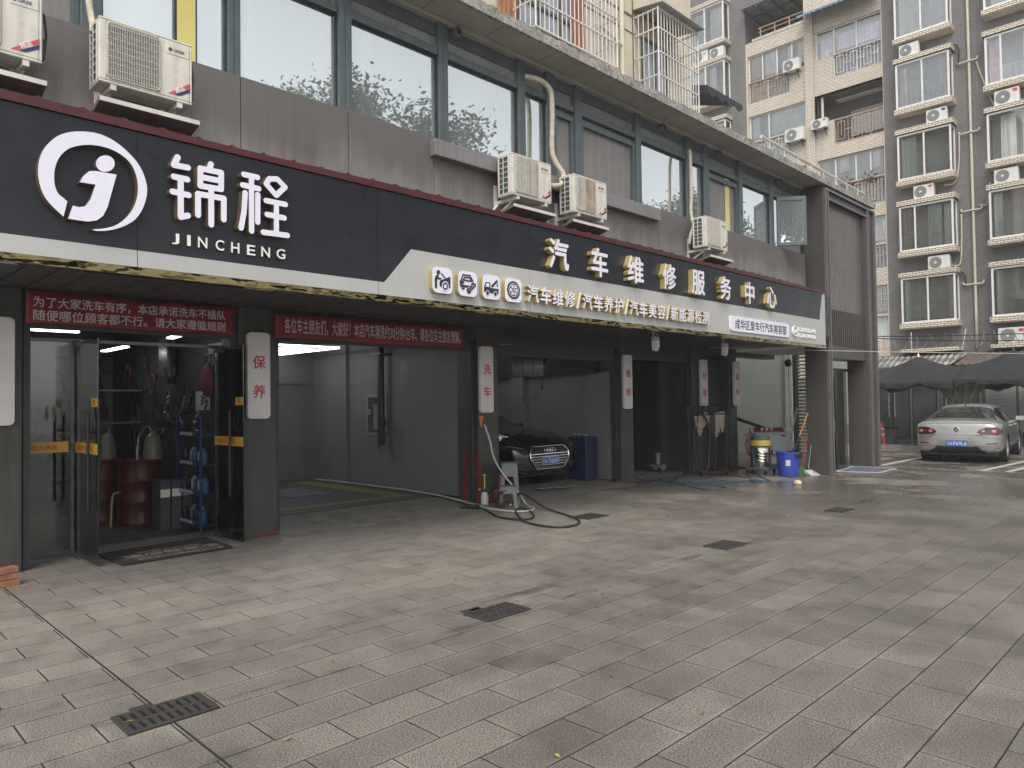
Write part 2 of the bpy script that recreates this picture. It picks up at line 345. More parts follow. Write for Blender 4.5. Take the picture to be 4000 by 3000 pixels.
g = MB(); g.box(XB, 11.36, 2.15, XP-.5, 11.75, 2.9); g.box(XB, 8.12, 2.15, -12.0, 11.36, 2.9); obj('beam', g, CEIL, shop)
g = MB(); g.box(XB, 13.95, .0, XP-.3, 14.1, 2.9); g.box(-10.6, 13.6, .07, -9.0, 13.95, 2.9); obj('partition_wall', g, DARK2, shop)
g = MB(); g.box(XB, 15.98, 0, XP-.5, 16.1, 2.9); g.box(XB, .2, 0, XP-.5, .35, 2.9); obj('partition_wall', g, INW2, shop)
# wash bay: floor markings, hatch door, lit grid, exhaust stack
FG = M('floor_grating', (.10, .10, .105), .6, var=.3, scale=30, bump=.5, bs=120); FY = M('floor_yellow_strip', (.28, .215, .06), .6, var=.3, scale=12, dirt=.5)
g = MB(); g.box(-13.4, 4.5, .072, -9.42, 7.7, .078); obj('floor_grating', g, FG, shop)
g = MB(); g.box(-13.2, 7.10, .080, -9.75, 7.42, .084); g.box(-10.0, 4.5, .0801, -9.75, 7.10, .0841); obj('floor_stripe', g, FY, shop)
g = MB(); g.box(-12.3, 5.9, .081, -11.0, 6.7, .087); g.box(-10.9, 4.9, .081, -10.5, 5.3, .086); obj('floor_hatch', g, M('hatch_plate', (.16, .15, .19), .45, var=.2), shop)
g = MB(); g.box(XB, 7.02, .07, XB+.02, 7.70, 2.05); g.box(XB, 6.97, .07, XB+.05, 7.02, 2.08); g.box(XB, 7.02, 2.03, XB+.06, 7.74, 2.09)
obj('door', g, M('bay_door', (.16, .155, .15), .6), shop)
g = MB(); g.box(-11.72, 7.835, 1.02, -11.08, 7.865, 1.78); g.box(-11.67, 7.83, 1.07, -11.13, 7.836, 1.73, 1)
g.box(-11.45, 7.80, 1.12, -11.3, 7.83, 1.6, 2); g.box(-11.62, 7.80, 1.4, -11.52, 7.83, 1.5, 2); g.box(-11.3, 7.79, 1.15, -11.16, 7.83, 1.38, 0)
obj('service_niche', g, [M('niche_trim', (.28, .27, .26), .6, dirt=.6), M('niche_dark', (.05, .048, .045), .8), M('niche_box', (.2, .2, .2), .5)], shop)
g = MB(); g.tube([(-11.08, 7.72, 2.86), (-11.08, 7.72, 1.0), (-11.08, 7.72, .86), (-10.98, 7.66, .80), (-10.86, 7.6, .80)], .062, 14); g.box(-11.25, 7.6, 2.5, -10.9, 7.86, 2.52)
g.tube([(-11.08, 7.72, 1.25), (-10.9, 7.62, 1.28), (-10.86, 7.6, 1.22), (-10.84, 7.6, .98)], .032, 8); g.lathe([(.075, -.04), (.075, .04)], (-10.88, 7.6, 1.27), 12, axis='y')
obj('drain_pipe', g, M('black_pipe', (.022, .022, .024), .4), shop, smooth=1)
LAMP = M('led_tube', (1, 1, 1), .5, var=0, emit=(.95, .97, 1), es=3.6)
def grid_light(name, label, xs, ys, z):
    g = MB()
    for x in xs: g.box(x-.014, ys[0], z, x+.014, ys[-1], z+.03)
    for y in ys: g.box(xs[0], y-.014, z+.002, xs[-1], y+.014, z+.032)
    tag(obj(name, g, LAMP), label, 'light')
grid_light('grid_light', 'bright white LED grid on the ceiling of the empty wash bay', (-13.5, -12.8, -12.1, -11.4), (4.7, 5.3, 5.9, 6.5, 7.05), 2.6)
grid_light('grid_light', 'white LED ceiling light grid above the black sedan', (-12.6, -11.6, -10.7), (8.7, 9.4, 10.1, 10.8), 2.8)
def tubel(x, y, z, l, lab, r=0):
    t = T('tube_light', lab, 'light', (x, y, z), 'white tube lights of the left workshop')
    g = MB(); g.box(x-.05, y-l/2, z+.02, x+.05, y+l/2, z+.05); obj('housing', g, CEIL, t)
    g = MB(); g.box(x-.045, y-l/2+.01, z, x+.045, y+l/2-.01, z+.019); obj('diffuser', g, LAMP, t); t.rotation_euler.z = r
tubel(-10.36, 2.18, 2.55, .95, 'long tube light at the upper left above the glass door')
tubel(-11.68, 3.45, 2.45, 1.1, 'tube light hanging in the middle of the left workshop', 1.55)
tubel(-9.75, 3.60, 2.50, .55, 'tube light beside the workshop right wall, under the red notice', 1.45)
# ------------------------------------------------------------------ upper storey
XW = -6.4
seams = [-.6, .70, 1.83, 2.95, 4.09, 5.21, 6.33, 7.45, 8.57, 9.69, 10.83, 11.96, 13.07, 15.2]
for a, b in zip(seams, seams[1:]):
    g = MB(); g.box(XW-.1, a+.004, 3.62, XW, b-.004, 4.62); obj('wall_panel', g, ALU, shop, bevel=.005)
g = MB(); g.box(XW-.15, -.6, 2.86, XW-.1, 15.3, 4.63); obj('inner_wall', g, CEIL, shop)
g = MB(); g.box(XW, 5.15, 4.385, XW+.10, 9.64, 4.57); obj('ledge', g, ALU2, shop, bevel=.008)
XG = -6.55
mull = [(.93, 1.05), (1.66, 1.82), (2.86, 2.98), (4.02, 4.18), (5.35, 5.49), (6.67, 6.80), (7.21, 7.38), (7.80, 7.95), (9.25, 9.39), (10.70, 10.87), (11.27, 11.43), (12.50, 12.65), (13.78, 13.93)]
g = MB()
for a, b in mull:
    m_ = (a+b)/2; g.box(XG-.06, a, 4.64, XG+.09, m_-.003, 6.07); g.box(XG-.06, m_+.003, 4.64, XG+.085, b, 6.07)
edges = [-.6]+[q for m_ in mull for q in m_]+[15.3]
segs = list(zip(edges[0::2], edges[1::2]))
for a, b in segs: g.box(XG-.05, a, 5.64, XG+.07, b, 5.72); g.box(XG-.05, a, 4.62, XG+.06, b, 4.66)
obj('window_frame', g, FRAME, shop, bevel=.006)
g = MB()
for a, b in segs: g.box(XG-.02, a, 5.88, XG+.03, b, 6.07)
obj('window_header', g, HEAD, shop)
def window(a, b, kind):
    g = MB()
    if kind == 'p':
        g.box(XG-.01, a+.01, 4.67, XG+.005, b-.01, 5.63); w = obj('window', g, PANEL, shop)
        h = MB()
        for q in ((a, a+.055, 4.66, 5.56), (b-.055, b, 4.66, 5.56)): h.box(XG+.005, q[0], q[2], XG+.06, q[1], q[3])
        h.box(XG+.005, a, 5.50, XG+.058, b, 5.58); obj('sash', h, FRAME, w, bevel=.004)
        h = MB(); h.box(XG, a, 5.72, XG+.012, b, 5.88); obj('pane', h, PANEL if a > 7.3 else PANE, w)
        return
    g.box(XG, a, 4.66, XG+.012, b, 5.64); w = obj('window', g, PANE, shop)
    h = MB(); h.box(XG, a, 5.72, XG+.012, b, 5.88); obj('pane', h, PANE, w)
    h = MB()
    for y0, y1, z0, z1 in ((a, a+.014, 4.66, 5.64), (b-.014, b, 4.66, 5.64), (a, b, 5.626, 5.64)): h.box(XG+.012, y0, z0, XG+.05, y1, z1)
    obj('gasket', h, M('gasket_black', (.02, .022, .022), .6), w)
for (a, b), k in zip(segs, 'gpgggggppggpggg'): 
    if (a, b) == segs[2]: window(a, 2.42, 'g'); window(2.58, b, 'g')
    else: window(a, b, k)
g = MB(); g.box(XG-.02, 2.42, 4.66, XG+.05, 2.58, 5.9); obj('pilaster', g, YEL, shop); g = MB(); g.box(XG+.013, 12.1, 4.67, XG+.017, 12.26, 5.63); obj('pilaster', g, YEL, shop)
# open casement near the end
g = MB(); C0 = (XG+.09, 14.02); ang = rad(52)
cm = Matrix((( math.sin(ang), 0), (math.cos(ang), 0)))
def cas(u, z, d): return (C0[0]+u*math.sin(ang)+d*math.cos(ang), C0[1]+u*math.cos(ang)-d*math.sin(ang), z)
for u0, u1, z0, z1 in ((0, .065, 4.64, 5.62), (.50, .565, 4.64, 5.62), (.065, .50, 5.54, 5.62), (.065, .50, 4.64, 4.71)): g.prism([(u0, z0), (u1, z0), (u1, z1), (u0, z1)], cas, 0, .05)
cw = obj('casement', g, FRAME, shop, bevel=.005); g = MB(); g.prism([(.065, 4.71), (.5, 4.71), (.5, 5.54), (.065, 5.54)], cas, .02, .028); obj('pane', g, PANE, cw)
# round vents and the eave
for y, z in ((5.62, 6.0), (9.97, 5.99), (11.73, 5.98), (14.17, 5.98)):
    g = MB(); g.lathe([(.05, 0), (.062, 0), (.062, .10), (.045, .11), (.045, .02), (0, .02)], (XG+.03, y, z-.01), 18, axis='x'); obj('vent', g, M('vent_plastic', (.12, .125, .13), .3), shop, smooth=1)
XE = -6.05
g = MB(); y = -.6
while y < 18.3:
    g.box(-7.2, y+.004, 6.08, XE, min(y+.946, 18.3), 6.12); y += .95
g.box(-7.2, -.6, 6.121, XE-.01, 18.3, 6.14); g.box(-6.62, -.6, 6.03, -6.44, 15.3, 6.079); obj('eave_soffit', g, CONC, shop, bevel=.004, seg=1)
g = MB()
def lip(u, v):
    y = -.6+u*18.9; return (XE+.02+.012*math.sin(y*9)*v, y, 6.065+v*.125+.012*math.sin(y*26.2)*v)
g.grid(lip, 240, 3); e = obj('eave_lip', g, LICH, shop, solid=.05)
g = MB()
y = -.55
while y < 18.3:
    g.lathe([(.05, 0), (.05, .5)], (-6.58, y, 6.195), 10, axis='x'); y += .241
def rf(u, v): return (-6.04-3.0*v, -.6+u*18.9, 6.17+.75*v)
g.grid(rf, 2, 2); obj('roof', g, LICH, shop, smooth=1)
# red ribbed strip on top of the sign, sloping back to the wall
g = MB(); n = 15*42
def rib(u, v):
    y = .2+u*14.75; p = (y*3.6) % 1; b = .022*max(0, 1-abs(p-.5)/.09)+.006*math.sin(y*1.7)
    if v < .2: return (-5.885, y, 3.705)
    return (-5.885-(v-.2)*.62, y, 3.765+b+(v-.2)*.06)
g.grid(rib, n, 5); obj('canopy_roof', g, RED, shop, solid=.004)
# ------------------------------------------------------------------ end portal
PB = M('portal_brown', (.080, .070, .066), .42, .2, var=.1, scale=1.5, streak=.2, dcol=(.13, .115, .10)); PH = M('portal_edge', (.17, .16, .155), .35, .4, var=.1, scale=3)
PP = M('portal_panel', (.15, .135, .12), .38, .3, var=.15, scale=1.5, streak=.5, dcol=(.26, .24, .215))
g = MB(); g.box(-6.52, 15.35, 0, -6.06, 15.56, 6.04); g.box(-6.52, 17.70, 0, -6.06, 18.25, 6.04); g.box(-6.52, 15.56, 5.82, -6.06, 17.70, 6.04)
g.box(-6.52, 15.56, 2.44, -6.1, 17.70, 2.72); g.box(-6.6, 15.56, 2.45, -6.522, 17.7, 3.6); g.box(-13.7, 18.05, 2.80, -6.53, 18.25, 6.04); obj('portal', g, PB, shop, bevel=.006)
g = MB()
for y0, y1 in ((15.35, 15.395), (15.47, 15.51), (17.78, 17.82), (18.205, 18.25)): g.box(-6.06, y0, 0, -6.0, y1, 5.95)
g.box(-6.06, 15.51, 5.78, -6.02, 17.78, 5.82); g.box(-6.06, 15.35, 5.95, -6.0, 18.25, 6.0); obj('portal_trim', g, PH, shop, bevel=.004)
g = MB(); g.box(-6.2, 15.56, 3.5, -6.15, 16.15, 5.8); g.box(-6.2, 16.156, 3.5, -6.15, 17.70, 5.8); obj('portal_panel', g, PP, shop, bevel=.004)
g = MB(); y = 15.6
while y < 17.66: g.box(-6.2, y, 2.73, -6.1, y+.05, 3.49); y += .118
obj('louvre', g, PB, shop); g = MB(); g.box(-6.3, 15.56, 2.72, -6.24, 17.7, 3.5); obj('louvre_back', g, CEIL, shop)
GL = glass('clear_glass', (.80, .86, .83), .14); GLD = glass('dark_glass', (.55, .58, .57), .05)
t = T('glass_door', 'fixed glass panel and open glass leaf in the brown end portal', 'door', (-6.42, 16.6, 0))
g = MB(); g.box(-6.42, 15.6, .06, -6.41, 16.62, 2.2); obj('pane', g, GL, t); g = MB(); g.box(-6.44, 15.57, 0, -6.39, 16.64, .06); g.box(-6.43, 16.62, 0, -6.40, 16.65, 2.25); g.box(-6.44, 15.57, 2.2, -6.39, 17.7, 2.26); obj('frame', g, M('black_trim', (.012, .012, .013), .35), t)
g = MB(); g.add([(-6.42, 16.72, .03), (-6.42, 17.34, .03), (-6.42, 17.34, 2.2), (-6.42, 16.72, 2.2)], [(0,1,2,3)]); obj('leaf', g, GL, t, solid=.012); g = MB(); g.box(-6.48, 16.66, 0.0, -6.36, 17.3, .03); obj('threshold', g, DARK2, t)
# stair alcove beyond the last pillar
GRN = M('alcove_wall', (.52, .56, .49), .7, var=.06, scale=1.5); g = MB(); g.box(-13, 20.6, 0, -9.3, 20.8, 3.4); g.box(-13, 16.1, 0, -12.8, 20.6, 3.4); g.box(-9.0, 20.6, 3.02, -8.19, 20.8, 3.4); g.box(-8.19, 20.6, 0, -7.05, 20.8, 3.4); obj('alcove_wall', g, GRN, shop)
g = MB(); g.box(-9.3, 20.5, 0, -9.1, 20.8, 3.4); obj('column', g, M('alcove_white', (.62, .64, .62), .6), shop)
g = MB(); g.box(-9.1, 20.55, 0, -9.0, 20.8, 3.05); g.box(-9.0, 20.56, 2.96, -8.2, 20.6, 3.02); g.box(-8.95, 16.12, 0, -8.87, 16.2, 2.75); g.box(-8.95, 16.12, 2.68, -8.87, 18.2, 2.78); obj('door_frame', g, DARK2, shop)
g = MB(); z = .02
while z < 2.96: g.lathe([(0, 0), (.036, 0), (.036, .78), (0, .78)], (-8.99, 20.68, z+.05), 6, axis='x'); z += .1
obj('roller_shutter', g, M('pale_green_shutter', (.40, .45, .34), .5, var=.1, dirt=.3, dcol=(.3, .33, .26)), shop)
g = MB(); g.box(-13, 16.1, 2.72, -6.53, 18.25, 2.78); obj('alcove_ceiling', g, M('alcove_white', (.6, .6, .6)), shop)
g = MB(); g.bar((-10.2, 17.9, 1.32), (-8.75, 17.9, .86), .06, .08); g.bar((-8.75, 17.9, .9), (-8.75, 17.9, .05), .08, .06); obj('handrail', g, DARK2, shop)
g = MB(); g.box(-12.8, 16.1, 0, -6.45, 20.6, .008); obj('alcove_floor', g, M('alcove_floor', (.25, .23, .2), .4, var=.2, dirt=.4), shop)
# ------------------------------------------------------------------ fascia sign
TR = {"ring":[[1.393,2.949],[1.328,3.007],[1.278,3.069],[1.248,3.151],[1.238,3.256],[1.255,3.357],[1.293,3.437],[1.354,3.511],[1.433,3.561],[1.53,3.589],[1.629,3.594],[1.723,3.566],[1.81,3.51],[1.881,3.44],[1.926,3.358],[1.949,3.255],[1.935,3.156],[1.899,3.062],[1.845,2.99],[1.766,2.934],[1.68,2.897],[1.605,2.882],[1.574,2.888],[1.638,2.902],[1.723,2.939],[1.792,3.0],[1.845,3.081],[1.876,3.174],[1.883,3.262],[1.87,3.346],[1.836,3.42],[1.784,3.466],[1.714,3.497],[1.638,3.507],[1.555,3.499],[1.481,3.474],[1.417,3.433],[1.37,3.37],[1.343,3.297],[1.335,3.223],[1.341,3.153],[1.363,3.103],[1.416,3.061]],"jay":[[1.494,3.215],[1.518,3.266],[1.555,3.307],[1.596,3.318],[1.736,3.32],[1.676,3.07],[1.646,2.999],[1.605,2.959],[1.547,2.94],[1.482,2.939],[1.421,2.94],[1.451,3.038],[1.49,3.034],[1.53,3.048],[1.563,3.105],[1.596,3.218]],"dot":[[1.723,3.4],[1.72,3.38],[1.711,3.361],[1.697,3.344],[1.679,3.332],[1.66,3.325],[1.641,3.323],[1.623,3.328],[1.61,3.339],[1.601,3.354],[1.598,3.372],[1.601,3.391],[1.61,3.41],[1.623,3.427],[1.641,3.439],[1.66,3.447],[1.679,3.448],[1.697,3.444],[1.711,3.433],[1.72,3.418]],"jin":[[[2.174,3.551],[2.145,3.484],[2.252,3.486]],[[2.145,3.392],[2.247,3.391]],[[2.135,3.273],[2.257,3.268]],[[2.196,3.39],[2.196,3.084],[2.251,3.105]],[[2.434,3.554],[2.423,3.52]],[[2.349,3.501],[2.517,3.502],[2.516,3.366],[2.348,3.36],[2.349,3.501]],[[2.349,3.432],[2.516,3.433]],[[2.329,3.122],[2.329,3.292],[2.537,3.294],[2.536,3.121]],[[2.434,3.362],[2.433,3.062]]],"cheng":[[[2.71,3.53],[2.829,3.53]],[[2.699,3.439],[2.84,3.435]],[[2.776,3.528],[2.774,3.065]],[[2.72,3.377],[2.709,3.214],[2.683,3.077]],[[2.83,3.382],[2.828,3.149]],[[2.904,3.489],[2.935,3.539],[3.006,3.552],[3.079,3.497],[2.996,3.408],[2.904,3.489]],[[2.903,3.345],[3.081,3.345]],[[2.911,3.228],[3.069,3.224]],[[2.876,3.07],[3.098,3.077]],[[2.996,3.342],[2.995,3.077]]],"latin":[["J",2.145,2.2],["I",2.261,2.288],["N",2.346,2.42],["C",2.488,2.558],["H",2.617,2.687],["E",2.753,2.826],["N",2.88,2.958],["G",3.019,3.1]],"p1":[[[4.811,2.956],[4.808,2.943],[4.799,2.933],[4.787,2.929],[4.775,2.931],[4.766,2.938],[4.763,2.95],[4.767,2.962],[4.775,2.972],[4.787,2.977],[4.799,2.975],[4.808,2.967]],[[4.738,2.875],[4.75,2.912],[4.773,2.931],[4.788,2.917],[4.796,2.896],[4.823,2.901],[4.831,2.891],[4.814,2.881],[4.784,2.88],[4.779,2.894],[4.77,2.872],[4.768,2.792],[4.757,2.784],[4.742,2.786]],[[4.802,2.85],[4.814,2.873],[4.949,2.926],[4.947,2.807],[4.922,2.804],[4.912,2.843],[4.879,2.856],[4.846,2.84],[4.83,2.807],[4.805,2.809]],[[4.819,2.948],[4.829,2.954],[4.884,2.906],[4.87,2.899]],[[4.912,2.82],[4.91,2.807],[4.905,2.795],[4.897,2.785],[4.887,2.778],[4.876,2.775],[4.865,2.776],[4.855,2.781],[4.847,2.789],[4.842,2.8],[4.841,2.813],[4.843,2.826],[4.848,2.838],[4.856,2.848],[4.866,2.855],[4.877,2.858],[4.888,2.857],[4.898,2.852],[4.906,2.844],[4.911,2.833]]],"p1h":[[4.894,2.818],[4.893,2.812],[4.891,2.805],[4.887,2.8],[4.882,2.797],[4.876,2.795],[4.871,2.796],[4.866,2.798],[4.862,2.802],[4.859,2.808],[4.859,2.815],[4.859,2.821],[4.862,2.827],[4.866,2.832],[4.871,2.836],[4.877,2.837],[4.882,2.837],[4.887,2.835],[4.891,2.83],[4.893,2.825]],"p2":[[[5.13,2.967],[5.224,2.968],[5.269,2.911]],[[5.125,2.963],[5.1,2.908],[5.087,2.891],[5.087,2.851],[5.223,2.852]],[[5.15,2.943],[5.224,2.944],[5.247,2.909],[5.129,2.911],[5.15,2.943]],[[5.094,2.844],[5.188,2.841]],[[5.108,2.827],[5.123,2.812],[5.14,2.826]],[[5.128,2.885],[5.126,2.877],[5.12,2.873],[5.112,2.872],[5.107,2.875],[5.104,2.882],[5.107,2.889],[5.113,2.894],[5.12,2.895],[5.126,2.892],[5.128,2.885]],[[5.268,2.892],[5.248,2.875],[5.256,2.859],[5.212,2.819],[5.187,2.82],[5.183,2.797],[5.202,2.803],[5.207,2.792],[5.195,2.78],[5.221,2.782],[5.227,2.802],[5.276,2.848],[5.296,2.861],[5.299,2.884],[5.283,2.875],[5.268,2.892]]],"p3":[[[5.432,2.875],[5.459,2.924],[5.525,2.927],[5.526,2.866],[5.652,2.865],[5.651,2.808],[5.629,2.81],[5.623,2.827],[5.599,2.831],[5.576,2.817],[5.567,2.81],[5.507,2.81],[5.504,2.829],[5.481,2.84],[5.458,2.824],[5.454,2.81],[5.431,2.818]],[[5.539,2.89],[5.623,2.967],[5.636,2.947],[5.564,2.877],[5.542,2.877]],[[5.502,2.808],[5.5,2.801],[5.497,2.794],[5.492,2.788],[5.486,2.784],[5.479,2.783],[5.472,2.783],[5.466,2.786],[5.462,2.791],[5.459,2.797],[5.458,2.804],[5.459,2.811],[5.462,2.818],[5.467,2.823],[5.473,2.827],[5.48,2.829],[5.487,2.828],[5.493,2.826],[5.498,2.821],[5.501,2.815]],[[5.622,2.807],[5.62,2.8],[5.617,2.793],[5.612,2.787],[5.606,2.783],[5.599,2.782],[5.592,2.782],[5.586,2.785],[5.581,2.79],[5.578,2.796],[5.577,2.803],[5.578,2.81],[5.581,2.817],[5.586,2.822],[5.593,2.826],[5.599,2.828],[5.606,2.828],[5.613,2.825],[5.618,2.82],[5.621,2.814]]],"p3hook":[[5.632,2.958],[5.635,2.912],[5.626,2.902],[5.635,2.892],[5.642,2.903]],"p3win":[[5.469,2.914],[5.506,2.914],[5.507,2.874],[5.45,2.874]]}
XS = -5.9
SB = M('sign_black', (.013, .0155, .022), .33, var=.1, scale=1.2, dirt=.12, dcol=(.05, .05, .055)); SW = M('sign_silver', (.47, .47, .455), .42, .1, var=.05, scale=1.5, streak=.12, dcol=(.33, .32, .3))
ACR = M('white_acrylic', (.78, .765, .87), .3, var=.03); GOLD = M('gold_return', (.50, .39, .16), .38, .35, var=.1); BRZ = M('bronze_return', (.22, .15, .08), .4, .5); LET = M('white_letter', (.82, .82, .80), .35, var=.03)
INK = M('black_ink', (.03, .032, .036), .5)
sign = T('shop_sign', 'long black and silver fascia sign with raised white characters above the workshop bays', 'shop sign', (XS, 8, 2.6))
yb = [.2, 1.90, 4.09, 6.23, 8.37, 10.58, 12.72, 14.9]
for a, b in zip(yb, yb[1:]):
    g = MB(); g.box(-5.96, a+.002, 2.66, XS-.001, b-.002, 3.70); obj('back_panel', g, SB, sign)
def white(a, b):
    g = MB(); p = []
    lo = lambda y: 2.66; 
    def hi(y): return 2.79 if y <= 4.16 else (3.16 if y >= 4.49 else 2.79+(y-4.16)/.33*.37)
    ys = sorted({a+.003, b-.003}|{q for q in (4.16, 4.49) if a < q < b})
    p = [(ys[0], 2.66), (ys[-1], 2.66)]+[(y, hi(y)) for y in reversed(ys)]
    if b > 14.5: p = [(a+.003, 2.66), (b, 2.66), (b, 3.70), (14.78, 3.70), (14.63, 3.16), (a+.003, 3.16)]
    g.prism(p, fac(XS), 0, .006); obj('silver_panel', g, SW, sign)
for a, b in zip(yb, yb[1:]): white(a, b)
def goldmat():
    m, N, L, B = nodes('polished_gold'); v = N.new('ShaderNodeTexCoord').outputs['Object']
    B.inputs['Base Color'].default_value = (.19, .15, .07, 1); B.inputs['Metallic'].default_value = 1; B.inputs['Roughness'].default_value = .06
    n = noise(N, L, v, 1, 2, .5, (3, 3.5, 9)); bumpn(N, L, B, n, .35, .05); return m
g = MB(); g.box(-5.97, .2, 2.598, XS+.012, 14.9, 2.664); obj('gold_trim', g, goldmat(), sign, bevel=.003)
def plate2(pts, d0, d1, mats, name='emblem', par=sign, x0=XS):
    g = MB(); g.prism(pts, fac(x0), d0, d1, 0, 1); return obj(name, g, mats, par)
def spline(p, n=4, cl=True):
    out = []; k = len(p)
    for i in range(k):
        q0, q1, q2, q3 = (p[(i+j-1) % k] for j in range(4))
        for s in range(n):
            t = s/n; out.append(tuple(.5*(2*b+(c-a)*t+(2*a-5*b+4*c-d)*t*t+(3*b-a-3*c+d)*t**3) for a, b, c, d in zip(q0, q1, q2, q3)))
    return out
rg = TR['ring']; 
rgs = rg[:1]+[q for q in spline(rg[:23], 3, False) if True][3:-3]+rg[22:23]+spline(rg[22:], 3)[3:-3]+rg[-1:]
plate2(rgs, .0, .07, [ACR, BRZ]); plate2(TR['jay'], 0, .07, [ACR, BRZ]); plate2(TR['dot'], 0, .07, [ACR, BRZ])
def strokes(sts, r, name, d=.07):
    g = MB(); k = 0
    for st in sts:
        for a, b in zip(st, st[1:]):
            a = Vector(a); b = Vector(b); u = (b-a).normalized(); n = Vector((-u.y, u.x)); pts = []
            for j in range(9): t = math.pi*(j/8-.5); pts.append(tuple(b+u*r*math.cos(t)+n*r*math.sin(t)))
            for j in range(9): t = math.pi*(j/8+.5); pts.append(tuple(a+u*r*math.cos(t)+n*r*math.sin(t)))
            g.prism(pts, fac(XS), 0, d+k*.0004, 0, 1); k += 1
    return obj(name, g, [ACR, BRZ], sign)
strokes(TR['jin'], .0235, 'character'); strokes(TR['cheng'], .0235, 'character')
for i, (c, y0, y1) in enumerate(TR['latin']):
    g = MB(); txt(g, c, (XS, y0, 2.872+.003*math.sin(i)), YD, ZD, y1-y0, .086, .03, .012, 0, 1); obj('letter', g, [LET, BRZ], sign)
for c, a, b in zip('汽车维修服务中心', (6.49, 7.30, 8.08, 8.93, 9.72, 10.57, 11.39, 12.20), (6.86, 7.65, 8.46, 9.28, 10.10, 10.92, 11.73, 12.57)):
    g = MB(); txt(g, c, (XS, a, 3.205), YD, ZD, b-a, .375, .078, .032, 0, 1); obj('character', g, [ACR, GOLD], sign)
sub = '汽车维修/汽车养护/汽车美容/新能源检测'; y = 6.10
pit = (10.0-6.10)/(16+3*.55)
for c in sub:
    w = pit*(.55 if c == '/' else 1); g = MB()
    txt(g, c, (XS+.006, y+w*.06, 2.762), YD, ZD, w*.88, .205, .07, .026, 0, 1); obj('character', g, [ACR, GOLD], sign); y += w
def rrect(y0, y1, z0, z1, r, n=5):
    out = []
    for cy, cz, a in ((y1-r, z0+r, -90), (y1-r, z1-r, 0), (y0+r, z1-r, 90), (y0+r, z0+r, 180)):
        out += [(cy+r*math.cos(rad(a+90*j/n)), cz+r*math.sin(rad(a+90*j/n))) for j in range(n+1)]
    return out
def flat(g, pts, d, mi=0): g.prism(pts, fac(XS), d-.004, d, mi)
def strip(g, pts, r, d):
    for k, (a, b) in enumerate(zip(pts, pts[1:])):
        a = Vector(a); b = Vector(b); u = (b-a).normalized()*r; n = Vector((-u.y, u.x)); flat(g, [tuple(q) for q in (a-u*.7-n, b+u*.7-n, b+u*.7+n, a-u*.7+n)], d+k*.0002)
tiles = [(4.71, 4.98), (5.06, 5.33), (5.41, 5.68), (5.755, 6.025)]
D = .071
for i, (a, b) in enumerate(tiles):
    ti = plate2(rrect(a, b, 2.742, 3.012, .06), .006, .066, [ACR, GOLD], 'icon_tile'); g = MB()
    if i == 0:
        for p in TR['p1'][:4]: flat(g, p, D)
        ring = TR['p1'][4]; big = [tuple(Vector(q)*1.0) for q in ring]; c = Vector((sum(q[0] for q in ring)/20, sum(q[1] for q in ring)/20))
        flat(g, [tuple(c+(Vector(q)-c)*1.28) for q in ring], D+.001, 1); flat(g, ring, D+.002); flat(g, TR['p1h'], D+.003, 1)
    elif i == 1:
        for p in TR['p2']: strip(g, p, .0075, D)
    elif i == 2:
        flat(g, TR['p3'][0], D); flat(g, TR['p3'][1], D); flat(g, TR['p3win'], D+.001, 1)
        for p in TR['p3'][2:]:
            c = Vector((sum(q[0] for q in p)/20, sum(q[1] for q in p)/20)); flat(g, [tuple(c+(Vector(q)-c)*1.3) for q in p], D+.001, 1); flat(g, p, D+.002)
        strip(g, TR['p3hook'], .0035, D)
    else:
        c = Vector((5.890, 2.877)); cc = lambda r: [(c.x+r*math.cos(t*.2094), c.y+r*math.sin(t*.2094)) for t in range(30)]
        for k, (r, mi) in enumerate(((.103, 0), (.079, 1), (.072, 0), (.060, 1))): flat(g, cc(r), D+k*.001, mi)
        for k in range(3):
            t = rad(30+60*k); u = Vector((math.cos(t), math.sin(t))); strip(g, [tuple(c-u*.058), tuple(c+u*.058)], .006, D+.004+k*.0005)
        flat(g, cc(.02), D+.006); flat(g, cc(.010), D+.007, 1)
    obj('pictogram', g, [INK, ACR], ti)
pl = plate2(rrect(10.97, 13.15, 2.725, 2.975, .05), .006, .035, [ACR, LET], 'name_plate')
g = MB(); txt(g, '成华区爱车行汽车美容部', (XS+.0352, 11.11, 2.765), YD, ZD, 1.92, .165, .002, .006); obj('lettering', g, INK, pl)
g = MB(); txt(g, '13258302348', (XS+.006, 13.60, 2.868), YD, ZD, .78, .078, .02, .003); txt(g, '15708369620', (XS+.006, 13.60, 2.757), YD, ZD, .78, .078, .02, .003); obj('phone_number', g, LET, sign)
c = Vector((13.44, 2.86)); pts = [(c.x+.115*math.cos(rad(a)), c.y+.10*math.sin(rad(a))) for a in range(20, 341, 16)]+[(c.x+.09*math.cos(rad(a)), c.y+.078*math.sin(rad(a))) for a in range(340, 19, -16)]
g = MB(); g.prism(pts, fac(XS), .006, .035); txt(g, '24', (XS+.006, 13.365, 2.825), YD, ZD, .10, .07, .034, .01); txt(g, 'h', (XS+.006, 13.475, 2.83), YD, ZD, .04, .06, .034, .01); obj('badge', g, LET, sign)
